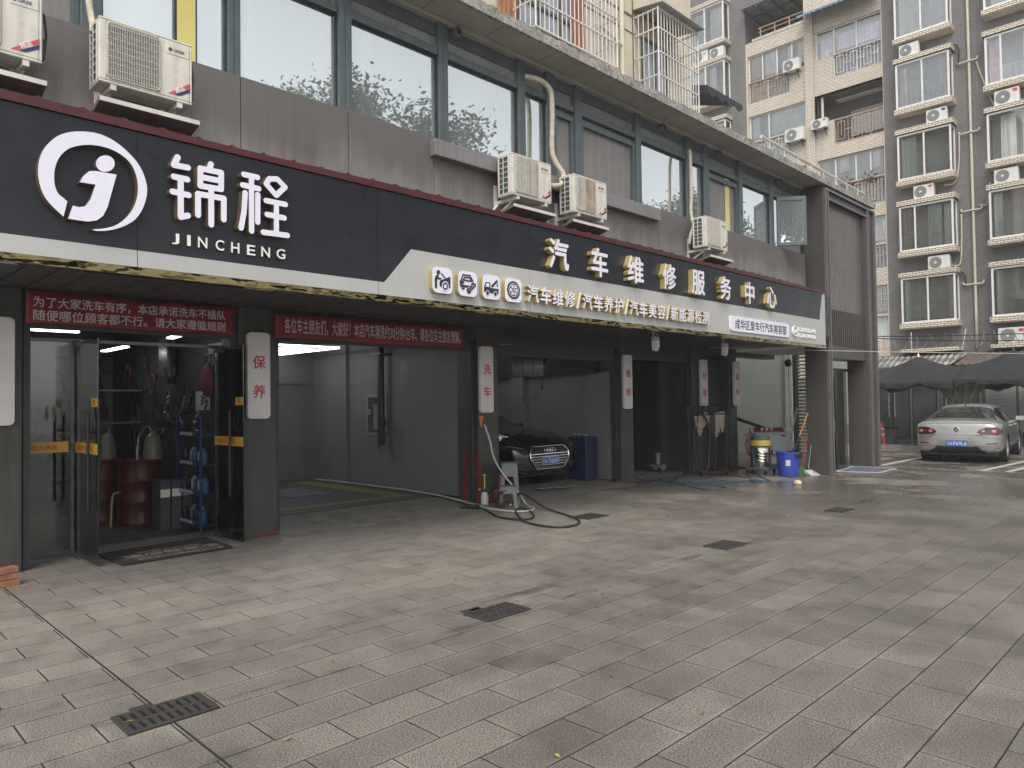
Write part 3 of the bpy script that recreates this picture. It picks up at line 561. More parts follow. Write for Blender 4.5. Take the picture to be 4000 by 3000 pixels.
# ------------------------------------------------------------------ banners
BRED = M('banner_red', (.22, .02, .033), .6, var=.12, scale=2); BTX = M('banner_white', (.62, .58, .58), .7, var=.05)
def banner(y0, y1, z0, z1, lab, lines, x=-8.44):
    def f(u, v): return (x+.012*math.sin(u*17+v*2)*(.4+v)+.006*math.sin(u*41), y0+(y1-y0)*u, z0+(z1-z0)*v+.006*math.sin(u*9))
    g = MB(); g.grid(f, 60, 6); b = obj('banner', g, BRED, None, smooth=2, solid=.003); tag(b, lab, 'banner')
    for s, ya, yb_, za, zb in lines:
        g = MB(); txt(g, s, (x+.021, ya, za), YD, ZD, yb_-ya, zb-za, .001, .014)
        obj('lettering', g, BTX, b)
banner(1.69, 3.79, 2.445, 2.765, 'red notice banner with two lines of white characters above the glass doors', [('为了大家洗车有序，本店承诺洗车不插队', 1.75, 3.68, 2.605, 2.715), ('随便哪位顾客都不行。请大家遵循规则', 1.75, 3.68, 2.475, 2.585)])
banner(4.31, 7.42, 2.44, 2.75, 'red notice banner with one line of tall white characters above the empty wash bay', [('各位车主朋友们，大家好！本店汽车清洗约30分钟/台车、请各位车主朋友理解。', 4.43, 7.34, 2.50, 2.695)])
# ------------------------------------------------------------------ pillar signs
PSW = M('pillar_sign_white', (.66, .63, .63), .35, var=.05, scale=2, dirt=.1, dcol=(.5, .47, .45)); PSR = M('sign_red', (.50, .025, .05), .5)
for (y0, y1, t2, lab) in ((1.30, 1.60, '', 'blank white rounded sign panel on the pillar at the left edge'), (3.945, 4.235, '保养', 'white pillar sign reading 保养 between the glass doors and the wash bay'), (7.735, 8.015, '洗车', 'white pillar sign reading 洗车 above the white hose'),
        (11.50, 11.77, '维修', 'white pillar sign reading 维修 right of the black sedan'), (14.345, 14.63, '轮胎', 'white pillar sign reading 轮胎 behind the rag rack'), (15.845, 16.125, '美容', 'white pillar sign reading 美容 beside the pale stair alcove')):
    t = T('pillar_sign', lab, 'sign', (XP, (y0+y1)/2, 1.96), 'vertical signs on the pillars')
    g = MB(); g.prism(rrect(y0, y1, 1.44, 2.49, .05), fac(XP), .03, .09); obj('panel', g, PSW, t, bevel=.006)
    g = MB(); g.box(XP, y0+.05, 1.52, XP+.03, y1-.05, 2.4); obj('bracket', g, DARK2, t)
    m_ = (y0+y1)/2
    for c, z in zip(t2, (2.045, 1.69)):
        g = MB(); txt(g, c, (XP+.0905, m_-.082, z), YD, ZD, .164, .164, .002, .02); obj('character', g, PSR, t)
# ------------------------------------------------------------------ air conditioners of the shop
ACW = M('ac_cream_white', (.66, .63, .56), .45, var=.07, scale=5, streak=.35, dirt=.25, dcol=(.28, .24, .19)); ACG = M('ac_grille_wire', (.56, .53, .46), .5, var=.15, scale=30, dirt=.6, dcol=(.12, .10, .09)); ACD = M('ac_dark', (.035, .034, .032), .7, var=.3, scale=8); COIL = M('ac_coil', (.10, .125, .13), .5, .3)
BRK = M('bracket_white', (.60, .58, .53), .5, dirt=.4, dcol=(.25, .2, .15)); TRAY = M('tray_steel', (.22, .21, .19), .4, .5, dirt=.3); TRL = M('tray_lip', (.62, .6, .55), .45, dirt=.4)
RST = M('grille_faded_orange', (.42, .31, .23), .6, var=.3, scale=9); RSB = M('grille_faded_blue', (.36, .39, .39), .6, var=.3, scale=9)
SR = M('sticker_red', (.62, .06, .08), .5); SN = M('sticker_navy', (.03, .035, .12), .5); LOGO = M('logo_navy', (.06, .06, .10), .5)
def gree(loc, label, rust=None, dense=False, tray=True, group='air conditioner units on the shop wall'):
    # local: origin at the bottom front left corner, x toward the street, y along the wall
    w, h, d = .69, .50, .25
    t = T('air_conditioner', label, 'air conditioner', loc, group)
    ORG[t.name] = Vector()
    g = MB(); g.box(-d, 0, 0, -d+.02, w, h); g.box(-d+.02, .0, h-.02, 0, w, h); g.box(-d+.02, 0, 0, 0, w, .02); g.box(-d+.02, w-.02, .02, 0, w, h-.02)
    g.box(-.02, .43, .02, 0, w-.02, h-.02); g.box(-.02, 0, .02, 0, .055, h-.02); g.box(-.02, .055, .02, 0, .43, .05); g.box(-.02, .055, h-.05, 0, .43, h-.02); g.box(-.07, 0, .02, -.02, .02, h-.02)
    ca = obj('casing', g, ACW, t, bevel=.008)
    g = MB(); g.box(-.004, .49, h-.13, .004, .665, h-.045); obj('badge_plate', g, ACW, ca, bevel=.003)
    g = MB(); txt(g, 'GREE', (.0045, .54, h-.105), YD, ZD, .085, .024, .001, .02); g.lathe([(.016, 0), (.016, .001), (.008, .001)], (.0045, .517, h-.093), 14, axis='x'); obj('lettering', g, LOGO, ca)
    g = MB()
    for k, mi in ((0, 0), (1, 1)):
        o_ = .045*k; p = [(.50+o_*1.0, .045), (.55+o_*1.1, .045), (.67, .135-o_*.95), (.67, .178-o_*.98)]; p = [(.50, .05), (.535, .05), (.67, .14), (.67, .175)] if k == 0 else [(.545, .05), (.59, .05), (.67, .10), (.67, .132)]
        g.prism(p, fac(.0), .001, .003, mi)
    txt(g, '精品', (.0035, .565, .062), (0, .80, .5), (0, -.5, .86), .085, .045, .001, .02, 2); obj('sticker', g, [SR, SN, LET], ca)
    g = MB(); g.box(-.06, .05, .045, -.03, .44, h-.04, 0); g.lathe([(.165, -.03), (.165, -.022), (.175, -.02)], (-.012, .243, h/2), 28, axis='x', mi=1); g.lathe([(.16, -.026), (.16, -.0215), (0, -.0215)], (-.012, .243, h/2), 28, axis='x')
    for k in range(3):
        a = 2.09*k+.5; g.add([(-.028, .243+.03*math.cos(a+b)*q, h/2+.03*math.sin(a+b)*q) for b, q in ((0, 1), (.45, 5), (0, 5.1), (-.45, 4.6))], [(0,1,2,3)], 2)
    obj('fan', g, [ACD, ACW, M('fan_blade', (.085, .082, .075), .5)], t)
    g = MB(); n = 44 if dense else 30; y0, y1, z0, z1 = .06, .43, .045, h-.035
    for k in range(n+1):
        y = y0+(y1-y0)*k/n; e = .025*max(0, 1-min(k, n-k)/1.6); mi = 0
        if rust: mi = 1 if R() < rust*(.75 if k > n*.45 else .1) else (2 if R() < rust*.4 else 0)
        g.box(.008, y-.0022, z0+e, .013, y+.0022, z1-e, mi)
    for k in range(9): z = z0+.02+(z1-z0-.04)*k/8; g.box(.004, y0, z-.0018, .0085, y1, z+.0018)
    g.tube([(.006, y, z) for y, z in rrect(y0-.006, y1+.006, z0-.004, z1+.004, .035)], .006, 6, closed=True); obj('fan_grille', g, [ACG, RST, RSB], t)
    g = MB(); g.box(-d+.025, .012, .03, -.075, .03, h-.03, 0); g.box(-d+.02, -.001, .02, -.06, .002, .035, 1); g.box(-d+.02, -.001, h-.035, -.06, .002, h-.02, 1)
    for y in (-d+.02, -d+.09, -.075): g.box(y, -.002, .02, y+.012, .003, h-.02, 1)
    for k in range(8): z = .03+(h-.06)*k/7; g.box(-d+.02, -.0025, z-.004, -.065, .0025, z+.004, 1)
    obj('side_grille', g, [COIL, ACW], t)
    g = MB(); zb = -.045
    for y in (.10, .59):
        g.box(-.385, y-.02, zb, .0, y+.02, zb+.04); g.box(-.40, y-.025, -.20, -.385, y+.025, .20); g.bar((-.385, y, -.19), (-.10, y, zb), .02, .02)
    obj('bracket', g, BRK, t)
    g = MB(); g.tube([(-.1, w+.005, .42), (-.1, w+.03, .40), (-.1, w+.045, .25), (-.1, w+.03, .1), (-.12, w, .07)], .009, 6); g.box(-.16, w, .06, -.04, w+.025, .2); obj('service_cable', g, [ACD], t, smooth=1)
    if tray:
        def tr(o):
            q = T('drip_tray', label.split(' ')[0], 'tray', o); return q
    return t
spots = [((-6.0, .61, 4.065), 'air conditioner cut off by the top left corner', 0, 0), ((-6.0, 1.665, 4.06), 'largest looking cream air conditioner, right above the round emblem', 0, 0),
    ((-6.0, 6.065, 4.055), 'left one of the paired air conditioners above the middle of the sign, wires slightly rusty', .35, 1), ((-6.0, 7.19, 4.045), 'right one of the paired air conditioners, grille faded to orange and blue', .9, 1), ((-6.0, 10.48, 4.065), 'farthest air conditioner on the shop wall, under the yellow stripe window', 0, 1)]
for loc, lab, ru, de in spots: gree(loc, lab, ru, de)
for (y0, lab) in ((.58, 'pale lipped drip tray under the air conditioner cut off at the top left'), (1.66, 'drip tray under the air conditioner above the round emblem'), (6.05, 'drip tray under the left one of the paired air conditioners'), (7.13, 'drip tray under the right one of the paired air conditioners'), (10.54, 'drip tray under the farthest air conditioner on the shop wall')):
    t = T('drip_tray', lab, 'tray', (-6.0, y0, 3.9), 'drip trays under the air conditioners'); y1 = y0+.74
    g = MB(); g.prism([(-6.38, 3.80), (-5.97, 3.90), (-5.97, 3.906), (-6.38, 3.806)], lambda a, b, d: (a, d, b), y0, y1); obj('pan', g, TRAY, t)
    g = MB(); g.box(-5.97, y0, 3.90, -5.962, y1, 3.935); obj('lip', g, TRL, t)
    h = MB()
    for y in (y0, y1-.006): h.prism([(-6.38, 3.806), (-5.97, 3.906), (-5.97, 3.935), (-6.38, 3.83)], lambda a, b, d: (a, d, b), y, y+.006)
    obj('side_lip', h, TRAY, t)
DUCT = M('lagged_pipe', (.55, .49, .38), .8, var=.25, scale=18, dirt=.5, dcol=(.25, .2, .15), bump=.5)
def smoothp(p, n=6):
    p = [Vector(q) for q in p]; q = [p[0]*2-p[1]]+p+[p[-1]*2-p[-2]]; out = []
    for i in range(1, len(q)-2):
        for s in range(n):
            t = s/n; a, b, c, d = q[i-1:i+3]; out.append(.5*(2*b+(c-a)*t+(2*a-5*b+4*c-d)*t*t+(3*b-a-3*c+d)*t**3))
    return out+[p[-1]]
def pipe(name, lab, cat, pts, r, mat, n=8, group=None, sm=6):
    g = MB(); g.tube(smoothp(pts, sm), r, n); return tag(obj(name, g, mat, None, smooth=2), lab, cat, group)
pipe('lagged_pipe', 'thick beige lagged pipe curling down the window wall to the paired air conditioners', 'pipe', [(-6.46, 6.78, 5.83), (-6.36, 6.97, 5.80), (-6.33, 7.13, 5.71), (-6.33, 7.16, 5.53), (-6.33, 7.16, 5.3), (-6.33, 7.15, 4.91), (-6.3, 7.2, 4.74), (-6.24, 7.26, 4.6), (-6.22, 7.2, 4.45), (-6.2, 7.0, 4.38), (-6.18, 6.77, 4.36)], .034, DUCT)
pipe('lagged_pipe', 'thin beige lagged pipe running down to the farthest air conditioner', 'pipe', [(-6.45, 10.72, 5.75), (-6.35, 10.62, 5.68), (-6.33, 10.6, 5.03), (-6.33, 10.58, 4.74), (-6.3, 10.56, 4.56), (-6.27, 10.55, 4.45), (-6.3, 10.5, 4.3), (-6.33, 10.5, 4.15)], .026, DUCT)
pipe('lagged_pipe', 'beige pipe rising behind the air conditioner above the round emblem', 'pipe', [(-6.2, 1.68, 4.5), (-6.22, 1.68, 4.58), (-6.28, 1.67, 4.8), (-6.32, 1.66, 5.3)], .026, DUCT)
pipe('drain_hose', 'small white drain hose arching over the red strip under the left paired unit', 'hose', [(-6.33, 5.98, 3.86), (-6.2, 6.0, 3.91), (-6.1, 5.9, 3.90), (-6.05, 5.78, 3.80)], .012, BRK)
pipe('drain_hose', 'small white drain hose arching over the red strip between the paired units', 'hose', [(-6.33, 7.0, 3.88), (-6.2, 6.98, 3.93), (-6.1, 6.83, 3.90), (-6.05, 6.68, 3.80)], .012, BRK)
# white floodlights hanging from the canopy
for y, lab in ((9.67, 'white hanging floodlight in front of the tyre bay, left one of two'), (11.85, 'white hanging floodlight in front of the pale alcove, right one of two')):
    t = T('floodlight', lab, 'floodlight', (-6.5, y, 2.8), 'white floodlights under the canopy')
    g = MB(); g.cyl((-6.5, y, 2.8), (-6.5, y, 2.58), .012, n=8); g.box(-6.53, y-.012, 2.56, -6.47, y+.012, 2.60); obj('stem', g, BRK, t)
    mr = Matrix.Rotation(rad(-40), 3, 'X')@Matrix.Rotation(rad(25), 3, 'Z'); g = MB(); g.obox((-6.48, y+.03, 2.49), (.10, .24, .11), mr); hd = obj('housing', g, M('floodlight_white', (.68, .66, .62), .35), t, bevel=.015)
    g = MB(); g.tube(smoothp([(-6.5, y, 2.74), (-6.5, y+.06, 2.66), (-6.5, y+.14, 2.62), (-6.48, y+.13, 2.55)]), .006, 6); obj('cable', g, BRK, t)
    g = MB(); g.obox(Vector((-6.48, y+.03, 2.49))+mr@Vector((0, .121, 0)), (.085, .004, .09), mr); obj('lens', g, M('lens_white', (.85, .85, .82), .1), t)
# ------------------------------------------------------------------ left workshop doors and contents
BT = M('black_trim', (.012, .012, .013), .35); GREYP = M('stool_grey_plastic', (.17, .178, .172), .45, var=.08, scale=6, dirt=.2); YST = M('yellow_film', (.62, .36, .03), .5, var=.05); YRD = M('film_red', (.42, .05, .02), .6); FNT = M('faint_film', (.13, .135, .135), .6)
def door_leaf(lab, y, x0, x1, hx, fixed=None):
    t = T('glass_door', lab, 'door', ((x0+x1)/2, y, 0), 'glass doors of the left workshop')
    g = MB(); g.box(x0, y-.005, .02, x1, y+.005, 2.31); obj('pane', g, GLD, t, bevel=.002)
    g = MB()
    for dy in (-.05, .05):
        g.cyl((hx, y+dy, .55), (hx, y+dy, 1.55), .016, n=10)
        for z in (.75, 1.35): g.cyl((hx, y+dy, z), (hx, y, z), .009, n=8)
    obj('handle', g, M('handle_steel', (.018, .018, .019), .4, .2), t, smooth=1)
    g = MB(); s = -1
    g.box(x0, y-.0075, 1.125, x1, y-.0055, 1.235); g.box(x1-.20, y-.0075, 1.61, x1, y-.0055, 1.70)
    st = obj('film_strip', g, YST, t)
    g = MB(); txt(g, '动力 超凡', (x0+.12, y-.0078, 1.15), (1,0,0), ZD, .5, .06, .0005, .015); txt(g, '推', (x1-.13, y-.0078, 1.625), (1,0,0), ZD, .06, .06, .0005, .015); obj('lettering', g, YRD, st)
    g = MB(); g.box(x0, y-.02, .0, x0+.2, y+.02, .05); g.box(x0, y-.02, 2.26, x0+.2, y+.02, 2.33); obj('hinge_clamp', g, M('clamp_steel', (.15, .15, .15), .3, .8), t)
door_leaf('glass door leaf standing open beside the fixed left pane', 2.25, -8.92, -8.13, -8.28)
door_leaf('glass door leaf standing open against the pillar with the 保养 sign', 3.80, -9.0, -8.21, -8.47)
t = T('glass_panel', 'fixed glass pane at the far left with a yellow strip and restroom lettering', 'window', (-8.92, 1.95, 0))
g = MB(); g.box(-8.93, 1.69, .02, -8.92, 2.2, 2.31); obj('pane', g, GLD, t); g = MB(); g.box(-8.93, 1.68, 2.31, -8.89, 3.87, 2.345); g.box(-8.93, 1.68, .0, -8.91, 2.2, .02); g.box(-8.95, 2.2, .0, -8.9, 2.23, 2.31); obj('frame', g, M('clamp_steel', (.15, .15, .15), .3, .8), t)
g = MB(); g.box(-8.9195, 1.69, 1.13, -8.918, 2.18, 1.245); fs = obj('film_strip', g, YST, t); g = MB(); txt(g, '动力 超凡表现', (-8.9178, 1.70, 1.16), YD, ZD, .38, .05, .0005, .015); obj('lettering', g, YRD, fs)
g = MB(); txt(g, 'WC', (-8.9185, 2.09, 1.515), YD, ZD, .10, .05, .0005, .0); txt(g, '卫生间', (-8.9185, 2.09, 1.31), YD, ZD, .10, .035, .0005, .0)
for y, sk in ((1.98, 1), (2.045, 0)):
    f_ = fac(-8.9185); g.prism([(y+.011*math.cos(a*.63), 1.615+.011*math.sin(a*.63)) for a in range(10)], f_, 0, .0005)
    g.prism([(y-.022, 1.50), (y+.022, 1.50), (y+.013, 1.60), (y-.013, 1.60)] if sk else [(y-.018, 1.53), (y+.018, 1.53), (y+.018, 1.60), (y-.018, 1.60)], f_, 0, .0005); g.prism([(y-.009, 1.46), (y+.009, 1.46), (y+.009, 1.53), (y-.009, 1.53)], f_, 0.0006, .001)
obj('lettering', g, FNT, t)
# drums, tanks, shelf and hanging clutter
DR = M('drum_red', (.085, .009, .008), .4, var=.2, scale=5, dirt=.3); TANK = M('tank_plastic', (.17, .165, .14), .4, var=.1); BLS = M('shelf_blue', (.018, .036, .11), .45); DKC = M('dark_machine', (.04, .04, .042), .5, .3, var=.4, scale=7); MTL = M('bare_metal', (.35, .35, .34), .3, .8)
for x, y, lab in ((-10.75, 3.50, 'front red oil drum with a black lever pump inside the left workshop'), (-11.35, 3.15, 'rear red oil drum half hidden by the front one in the left workshop')):
    t = T('oil_drum', lab, 'drum', (x, y, .012), 'red oil drums'); g = MB()
    g.lathe([(.0, .0), (.285, 0), (.29, .02), (.28, .04), (.28, .28), (.292, .30), (.28, .32), (.28, .56), (.292, .58), (.28, .60), (.28, .84), (.29, .86), (.285, .87), (.27, .86), (0, .855)], (x, y, .012), 28); obj('body', g, DR, t, smooth=1)
    g = MB(); g.cyl((x-.1, y, .87), (x-.1, y, 1.05), .03, n=10); g.tube(smoothp([(x-.1, y, 1.05), (x-.1, y+.02, 1.2), (x-.02, y+.08, 1.32), (x+.1, y+.1, 1.30), (x+.14, y+.1, 1.16)]), .013, 8); obj('pump', g, MTL, t, smooth=1)
for x, y, lab in ((-10.62, 3.62, 'white plastic tank standing on the front red drum'), (-11.25, 3.22, 'white plastic tank standing on the rear red drum')):
    g = MB(); g.lathe([(0, .878), (.125, .878), (.13, .9), (.105, 1.12), (.085, 1.2), (.04, 1.23), (.04, 1.26), (0, 1.26)], (x, y, .005), 18); tag(obj('plastic_tank', g, TANK, None, smooth=1), lab, 'tank')
pipe('oil_hose', 'yellowish hose hooked at the side of the red drums', 'hose', [(-10.7, 3.24, .45), (-10.62, 3.16, .46), (-10.58, 3.1, .40), (-10.58, 3.08, .02)], .016, M('hose_ochre', (.35, .26, .12), .5))
t = T('storage_shelf', 'blue wire shelf stocked with bottles at the right wall of the left workshop', 'shelf', (-9.6, 3.86, .012))
g = MB()
for x in (-9.98, -9.2):
    for y in (3.70, 3.98): g.box(x-.012, y-.012, .012, x+.012, y+.012, 1.45)
for x in (-9.98, -9.2): g.tube(smoothp([(x, 3.7, 1.45), (x, 3.76, 1.52), (x, 3.92, 1.52), (x, 3.98, 1.45)]), .012, 8)
obj('frame', g, BLS, t)
for z in (.1, .48, .85, 1.22):
    g = MB(); g.box(-9.98, 3.70, z, -9.2, 3.98, z+.012); g.box(-9.98, 3.692, z-.0, -9.2, 3.70, z+.07); sh = obj('tray', g, BLS, t)
    g = MB(); txt(g, '保养用品', (-9.85, 3.691, z+.012), (1,0,0), ZD, .42, .042, .0005, .012); obj('lettering', g, LET, sh)
BOT = [M('bottle_dark', (.02, .025, .035), .25), M('bottle_white', (.4, .41, .42), .4), M('bottle_blue', (.04, .12, .3), .3)]
k = 0
for z in (.112, .492, .862):
    for x in [-9.9+.115*i for i in range(6)]:
        g = MB(); yy = 3.78+U(0, .08); g.lathe([(0, 0), (.042, 0), (.045, .02), (.045, .15), (.018, .18), (.018, .20), (0, .20)], (x, yy, z), 12); tag(obj('bottle', g, BOT[k % 3], None, smooth=1), 'small bottle standing on the blue wire shelf', 'bottle', 'bottles on the blue shelf'); k += 1
for i, (y, z) in enumerate(((3.45, .012), (3.6, .012), (3.75, .012))):
    g = MB(); x = -10.15-.02*i; g.box(x, y, z, x+.3, y+.12, z+.62, 0); g.box(x+.3, y, z+.42, x+.302, y+.12, z+.52, 1); g.box(x, y+.0, z+.621, x+.3, y+.12, z+.64, 2)
    tag(obj('carton', g, [M('carton_grey', (.07, .075, .08), .6, dirt=.3), LET, BLS], None), ['nearest upright blue topped carton left of the blue shelf', 'middle upright blue topped carton left of the blue shelf', 'upright blue topped carton touching the blue shelf'][i], 'carton')
g = MB(); g.box(-9.95, 3.94, 1.55, -9.6, 3.99, 1.80); o = tag(obj('wiper_box', g, M('box_white', (.5, .49, .45), .6), None), 'white box with black curved blades printed on it above the blue shelf', 'box')
h = MB()
for k in range(3): h.tube(smoothp([(-9.75, 3.936, 1.72-.05*k), (-9.68, 3.936, 1.76-.05*k), (-9.61, 3.936, 1.765-.05*k)]), .012, 6)
obj('print', h, INK, o)
def bag(c, mat, lab):
    g = MB(); g.lathe([(0, 0), (.06, .01), (.15, .10), (.17, .2), (.14, .34), (.05, .44), (0, .45)], c, 16, sc=(1, .5)); t = tag(obj('tool_bag', g, mat, None, smooth=1), lab, 'bag'); h = MB(); x, y, z = c
    for d in (-.04, .05): h.tube(smoothp([(x+d-.05, y, z+.40), (x+d-.04, y, z+.54), (x+d+.03, y, z+.54), (x+d+.04, y, z+.4)]), .009, 6)
    h.box(x-.06, y-.012, z+.535, x+.1, y+.03, z+.555); obj('strap', h, BT, t)
bag((-9.5, 3.92, 1.72), M('maroon_cloth', (.14, .02, .03), .7), 'maroon tool bag hanging on the right wall of the left workshop')
g = MB(); g.box(-9.62, 3.97, 1.95, -9.15, 4.0, 2.42); tag(obj('steel_sheet', g, M('grey_sheet', (.21, .22, .215), .4, .4, var=.15, dirt=.25), None, bevel=.004), 'grey steel sheet hung high on the right wall of the left workshop', 'sheet')
g = MB(); g.box(-11.2, 3.9, 2.05, -10.8, 3.99, 2.6); g.cyl((-10.75, 3.9, 2.02), (-10.85, 3.9, 2.65), .035, n=10); tag(obj('exhaust_shield', g, MTL, None), 'bare metal shield and tube hung on the wall left of the grey steel sheet', 'shield')
for i in range(7):
    x = -11.2+.26*i; z = 1.45+.12*math.sin(i*2.1); g = MB(); g.tube(smoothp([(x, 3.97, z+.3), (x+.05, 3.93, z+.15), (x-.04, 3.92, z), (x+.03, 3.94, z-.1)]), [.012+.012*((i*k_) % 3) for k_ in range(19)], 7); g.lathe([(.05, 0), (.065, .01), (.05, .03)], (x, 3.93, z-.1), 12, axis='y')
    tag(obj('hanging_part', g, [DKC, MTL][i % 2], None, smooth=1), 'metal car part hung in the row on the right wall of the left workshop', 'car part', 'car parts hung on the workshop wall')
t = T('wall_rack', 'white bracket shelf holding dark engine parts in the left workshop', 'shelf', (-12.4, 3.6, 1.5)); g = MB()
for z in (1.35, 1.85):
    g.box(-12.6, 3.3, z, -12.2, 4.0, z+.025); g.bar((-12.2, 3.32, z-.01), (-12.2, 3.32, z-.22), .02)
obj('board', g, TANK, t)
for i, (x, y, z, r) in enumerate(((-12.4, 2.75, .95, .27), (-12.1, 2.45, .45, .25), (-12.5, 3.3, 1.55, .14))):
    g = MB(); g.lathe([(r*.35, -.08), (r*.9, -.1), (r, -.05), (r, .05), (r*.9, .1), (r*.35, .08)], (x, y, z), 22, axis='x'); g.lathe([(.0, -.05), (r*.3, -.06), (r*.3, .06), (0, .05)], (x, y, z), 14, axis='x')
    tag(obj('flywheel', g, DKC, None, smooth=1), ['large dark machine wheel in the gloom left of the red drums', 'lower dark machine wheel in the gloom left of the red drums', 'small dark wheel lying on the white bracket shelf'][i], 'wheel')
t = T('air_compressor', 'dark air compressor with a round tank left of the red drums', 'compressor', (-12.2, 2.6, .012)); g = MB(); g.lathe([(0, -.45), (.12, -.44), (.22, -.36), (.22, .36), (.12, .44), (0, .45)], (-12.3, 2.75, .32), 20, axis='y'); obj('tank', g, DKC, t, smooth=1)
g = MB(); g.box(-12.45, 2.5, .55, -12.1, 3.0, .85); g.cyl((-12.3, 2.6, .85), (-12.3, 2.6, 1.15), .1, n=12); g.cyl((-12.3, 2.85, .85), (-12.3, 2.85, 1.1), .09, n=12); obj('motor', g, DKC, t, bevel=.02)
g = MB(); g.box(-12.45, 2.45, .012, -12.4, 3.05, .2); g.box(-12.2, 2.45, .012, -12.15, 3.05, .2); obj('feet', g, DKC, t)
g = MB(); g.bar((-11.9, 3.2, 1.4), (-12.0, 2.95, 2.6), .02); tag(obj('pole', g, BT, None), 'thin dark pole leaning inside the left workshop', 'pole')
SIGNB = M('small_sign_blue', (.03, .12, .45), .5)
for x, z, lab in ((-9.25, 2.47, '水箱'), (-12.9, 2.2, '刹车'), (-9.9, 1.88, '机滤')):
    g = MB(); y = 3.985; g.box(x, y-.01, z, x+.16, y, z+.11); o = tag(obj('small_sign', g, SIGNB, None), 'tiny blue sign reading '+lab+' on the workshop wall', 'sign', 'tiny blue wall signs'); h = MB(); txt(h, lab, (x+.03, y-.0105, z+.03), (1,0,0), ZD, .10, .05, .0004, .01); obj('lettering', h, LET, o)
# dim hand tools crowding the back and right walls
TL = [M('tool_steel', (.16, .16, .155), .35, .7, var=.3), DKC, M('tool_rubber', (.03, .03, .03), .7), M('tool_orange', (.14, .045, .015), .6)]
random.seed(31)
for i in range(46):
    back = i < 26; y = U(2.35, 3.95); z = U(.95, 2.35); x = -13.62 if back else U(-12.9, -10.2); y = y if back else 3.96
    g = MB(); k = i % 4; du = Vector((0, 1, 0)) if back else Vector((1, 0, 0)); c = Vector((x, y, z)); l = U(.12, .28)
    if k == 0: g.bar(c+du*-.03+Vector((0, 0, l)), c+du*.03-Vector((0, 0, l)), .028, .02); g.tube([c-Vector((0, 0, l))+du*(.05*math.cos(a*.785))+Vector((0, 0, .05*math.sin(a*.785))) for a in range(8)], .015, 5, closed=True)
    elif k == 1: g.tube([c+du*(.13*math.cos(a*.524))+Vector((0, 0, .15*math.sin(a*.524))) for a in range(12)], .02, 6, closed=True)
    elif k == 2: g.lathe([(0, -.1), (.06, -.1), (.065, .06), (.03, .12), (0, .13)], c, 10); g.bar(c+Vector((0, 0, .1)), c+Vector((0, 0, .28)), .02)
    else: g.tube(smoothp([c+Vector((0, 0, l)), c+du*.06, c-du*.05-Vector((0, 0, l*.6)), c+du*.04-Vector((0, 0, l*1.2))]), .022, 6)
    tag(obj('hand_tool', g, TL[(i*7) % 4], None, smooth=1), 'dim tool or part hung on the back wall of the left workshop' if back else 'dim tool hung along the right wall of the left workshop', 'tool', 'tools on the back wall' if back else 'tools on the right wall')
for i, (x, y, z, r) in enumerate(((-11.9, 2.5, .18, .3), (-11.9, 2.5, .38, .3), (-12.9, 3.5, .18, .31), (-12.9, 3.5, .38, .31), (-12.9, 3.5, .58, .31))):
    g = MB(); g.lathe([(r*.6, -.09), (r*.93, -.1), (r, -.05), (r, .05), (r*.93, .1), (r*.6, .09), (r*.6, -.09)], (x, y, z), 26, cap=False); tag(obj('tyre', g, TL[2], None, smooth=1), ['lower tyre of the pair in front of the compressor', 'upper tyre of the pair in front of the compressor', 'bottom tyre of the three stacked below the white bracket shelf', 'middle tyre of the three stacked below the white bracket shelf', 'top tyre of the three stacked below the white bracket shelf'][i], 'tyre', 'tyres in the left workshop')
# mats
MATB = M('door_mat_brown', (.055, .045, .038), .95, var=.3, scale=60, bump=.6, bs=300); MATX = M('mat_cream', (.30, .26, .20), .9, var=.2, scale=30)
t = T('door_mat', 'dark brown welcome mat with cream lettering at the glass doors', 'mat', (-8.45, 3.0, 0)); g = MB(); g.prism([(-8.0, 2.43), (-8.05, 3.60), (-8.93, 3.64), (-8.80, 2.43)], lambda a, b, d: (a, b, d), .013, .022); obj('pile', g, MATB, t, bevel=.003)
VD = (-1, 0, 0); g = MB(); txt(g, 'WELCOME', (-8.45, 2.72, .022), YD, VD, .68, .10, .001, .02); txt(g, '進店發家店', (-8.26, 2.55, .022), YD, VD, 1.0, .16, .001, .02); txt(g, '谢谢您对公司的支持小店', (-8.09, 2.62, .022), YD, VD, .9, .08, .001, .01); g.box(-8.22, 2.5, .022, -8.21, 3.55, .0228); obj('lettering', g, MATX, t)
t = T('door_mat', 'blue grey mat with a pale rim in front of the brown end portal', 'mat', (-5.85, 16.8, 0)); g = MB(); P4 = [(-6.17, 16.02), (-5.41, 16.35), (-5.42, 17.43), (-6.36, 17.5)]; g.prism(P4, lambda a, b, d: (a, b, d), .004, .018); obj('pile', g, M('mat_blue_grey', (.10, .115, .145), .95, var=.3, scale=40, bump=.5, bs=200), t)
g = MB()
for a, b in zip(P4, P4[1:]+P4[:1]): g.bar((*a, .016), (*b, .016), .035, .014)
obj('rim', g, M('mat_rim', (.5, .5, .5), .6, dirt=.4), t)
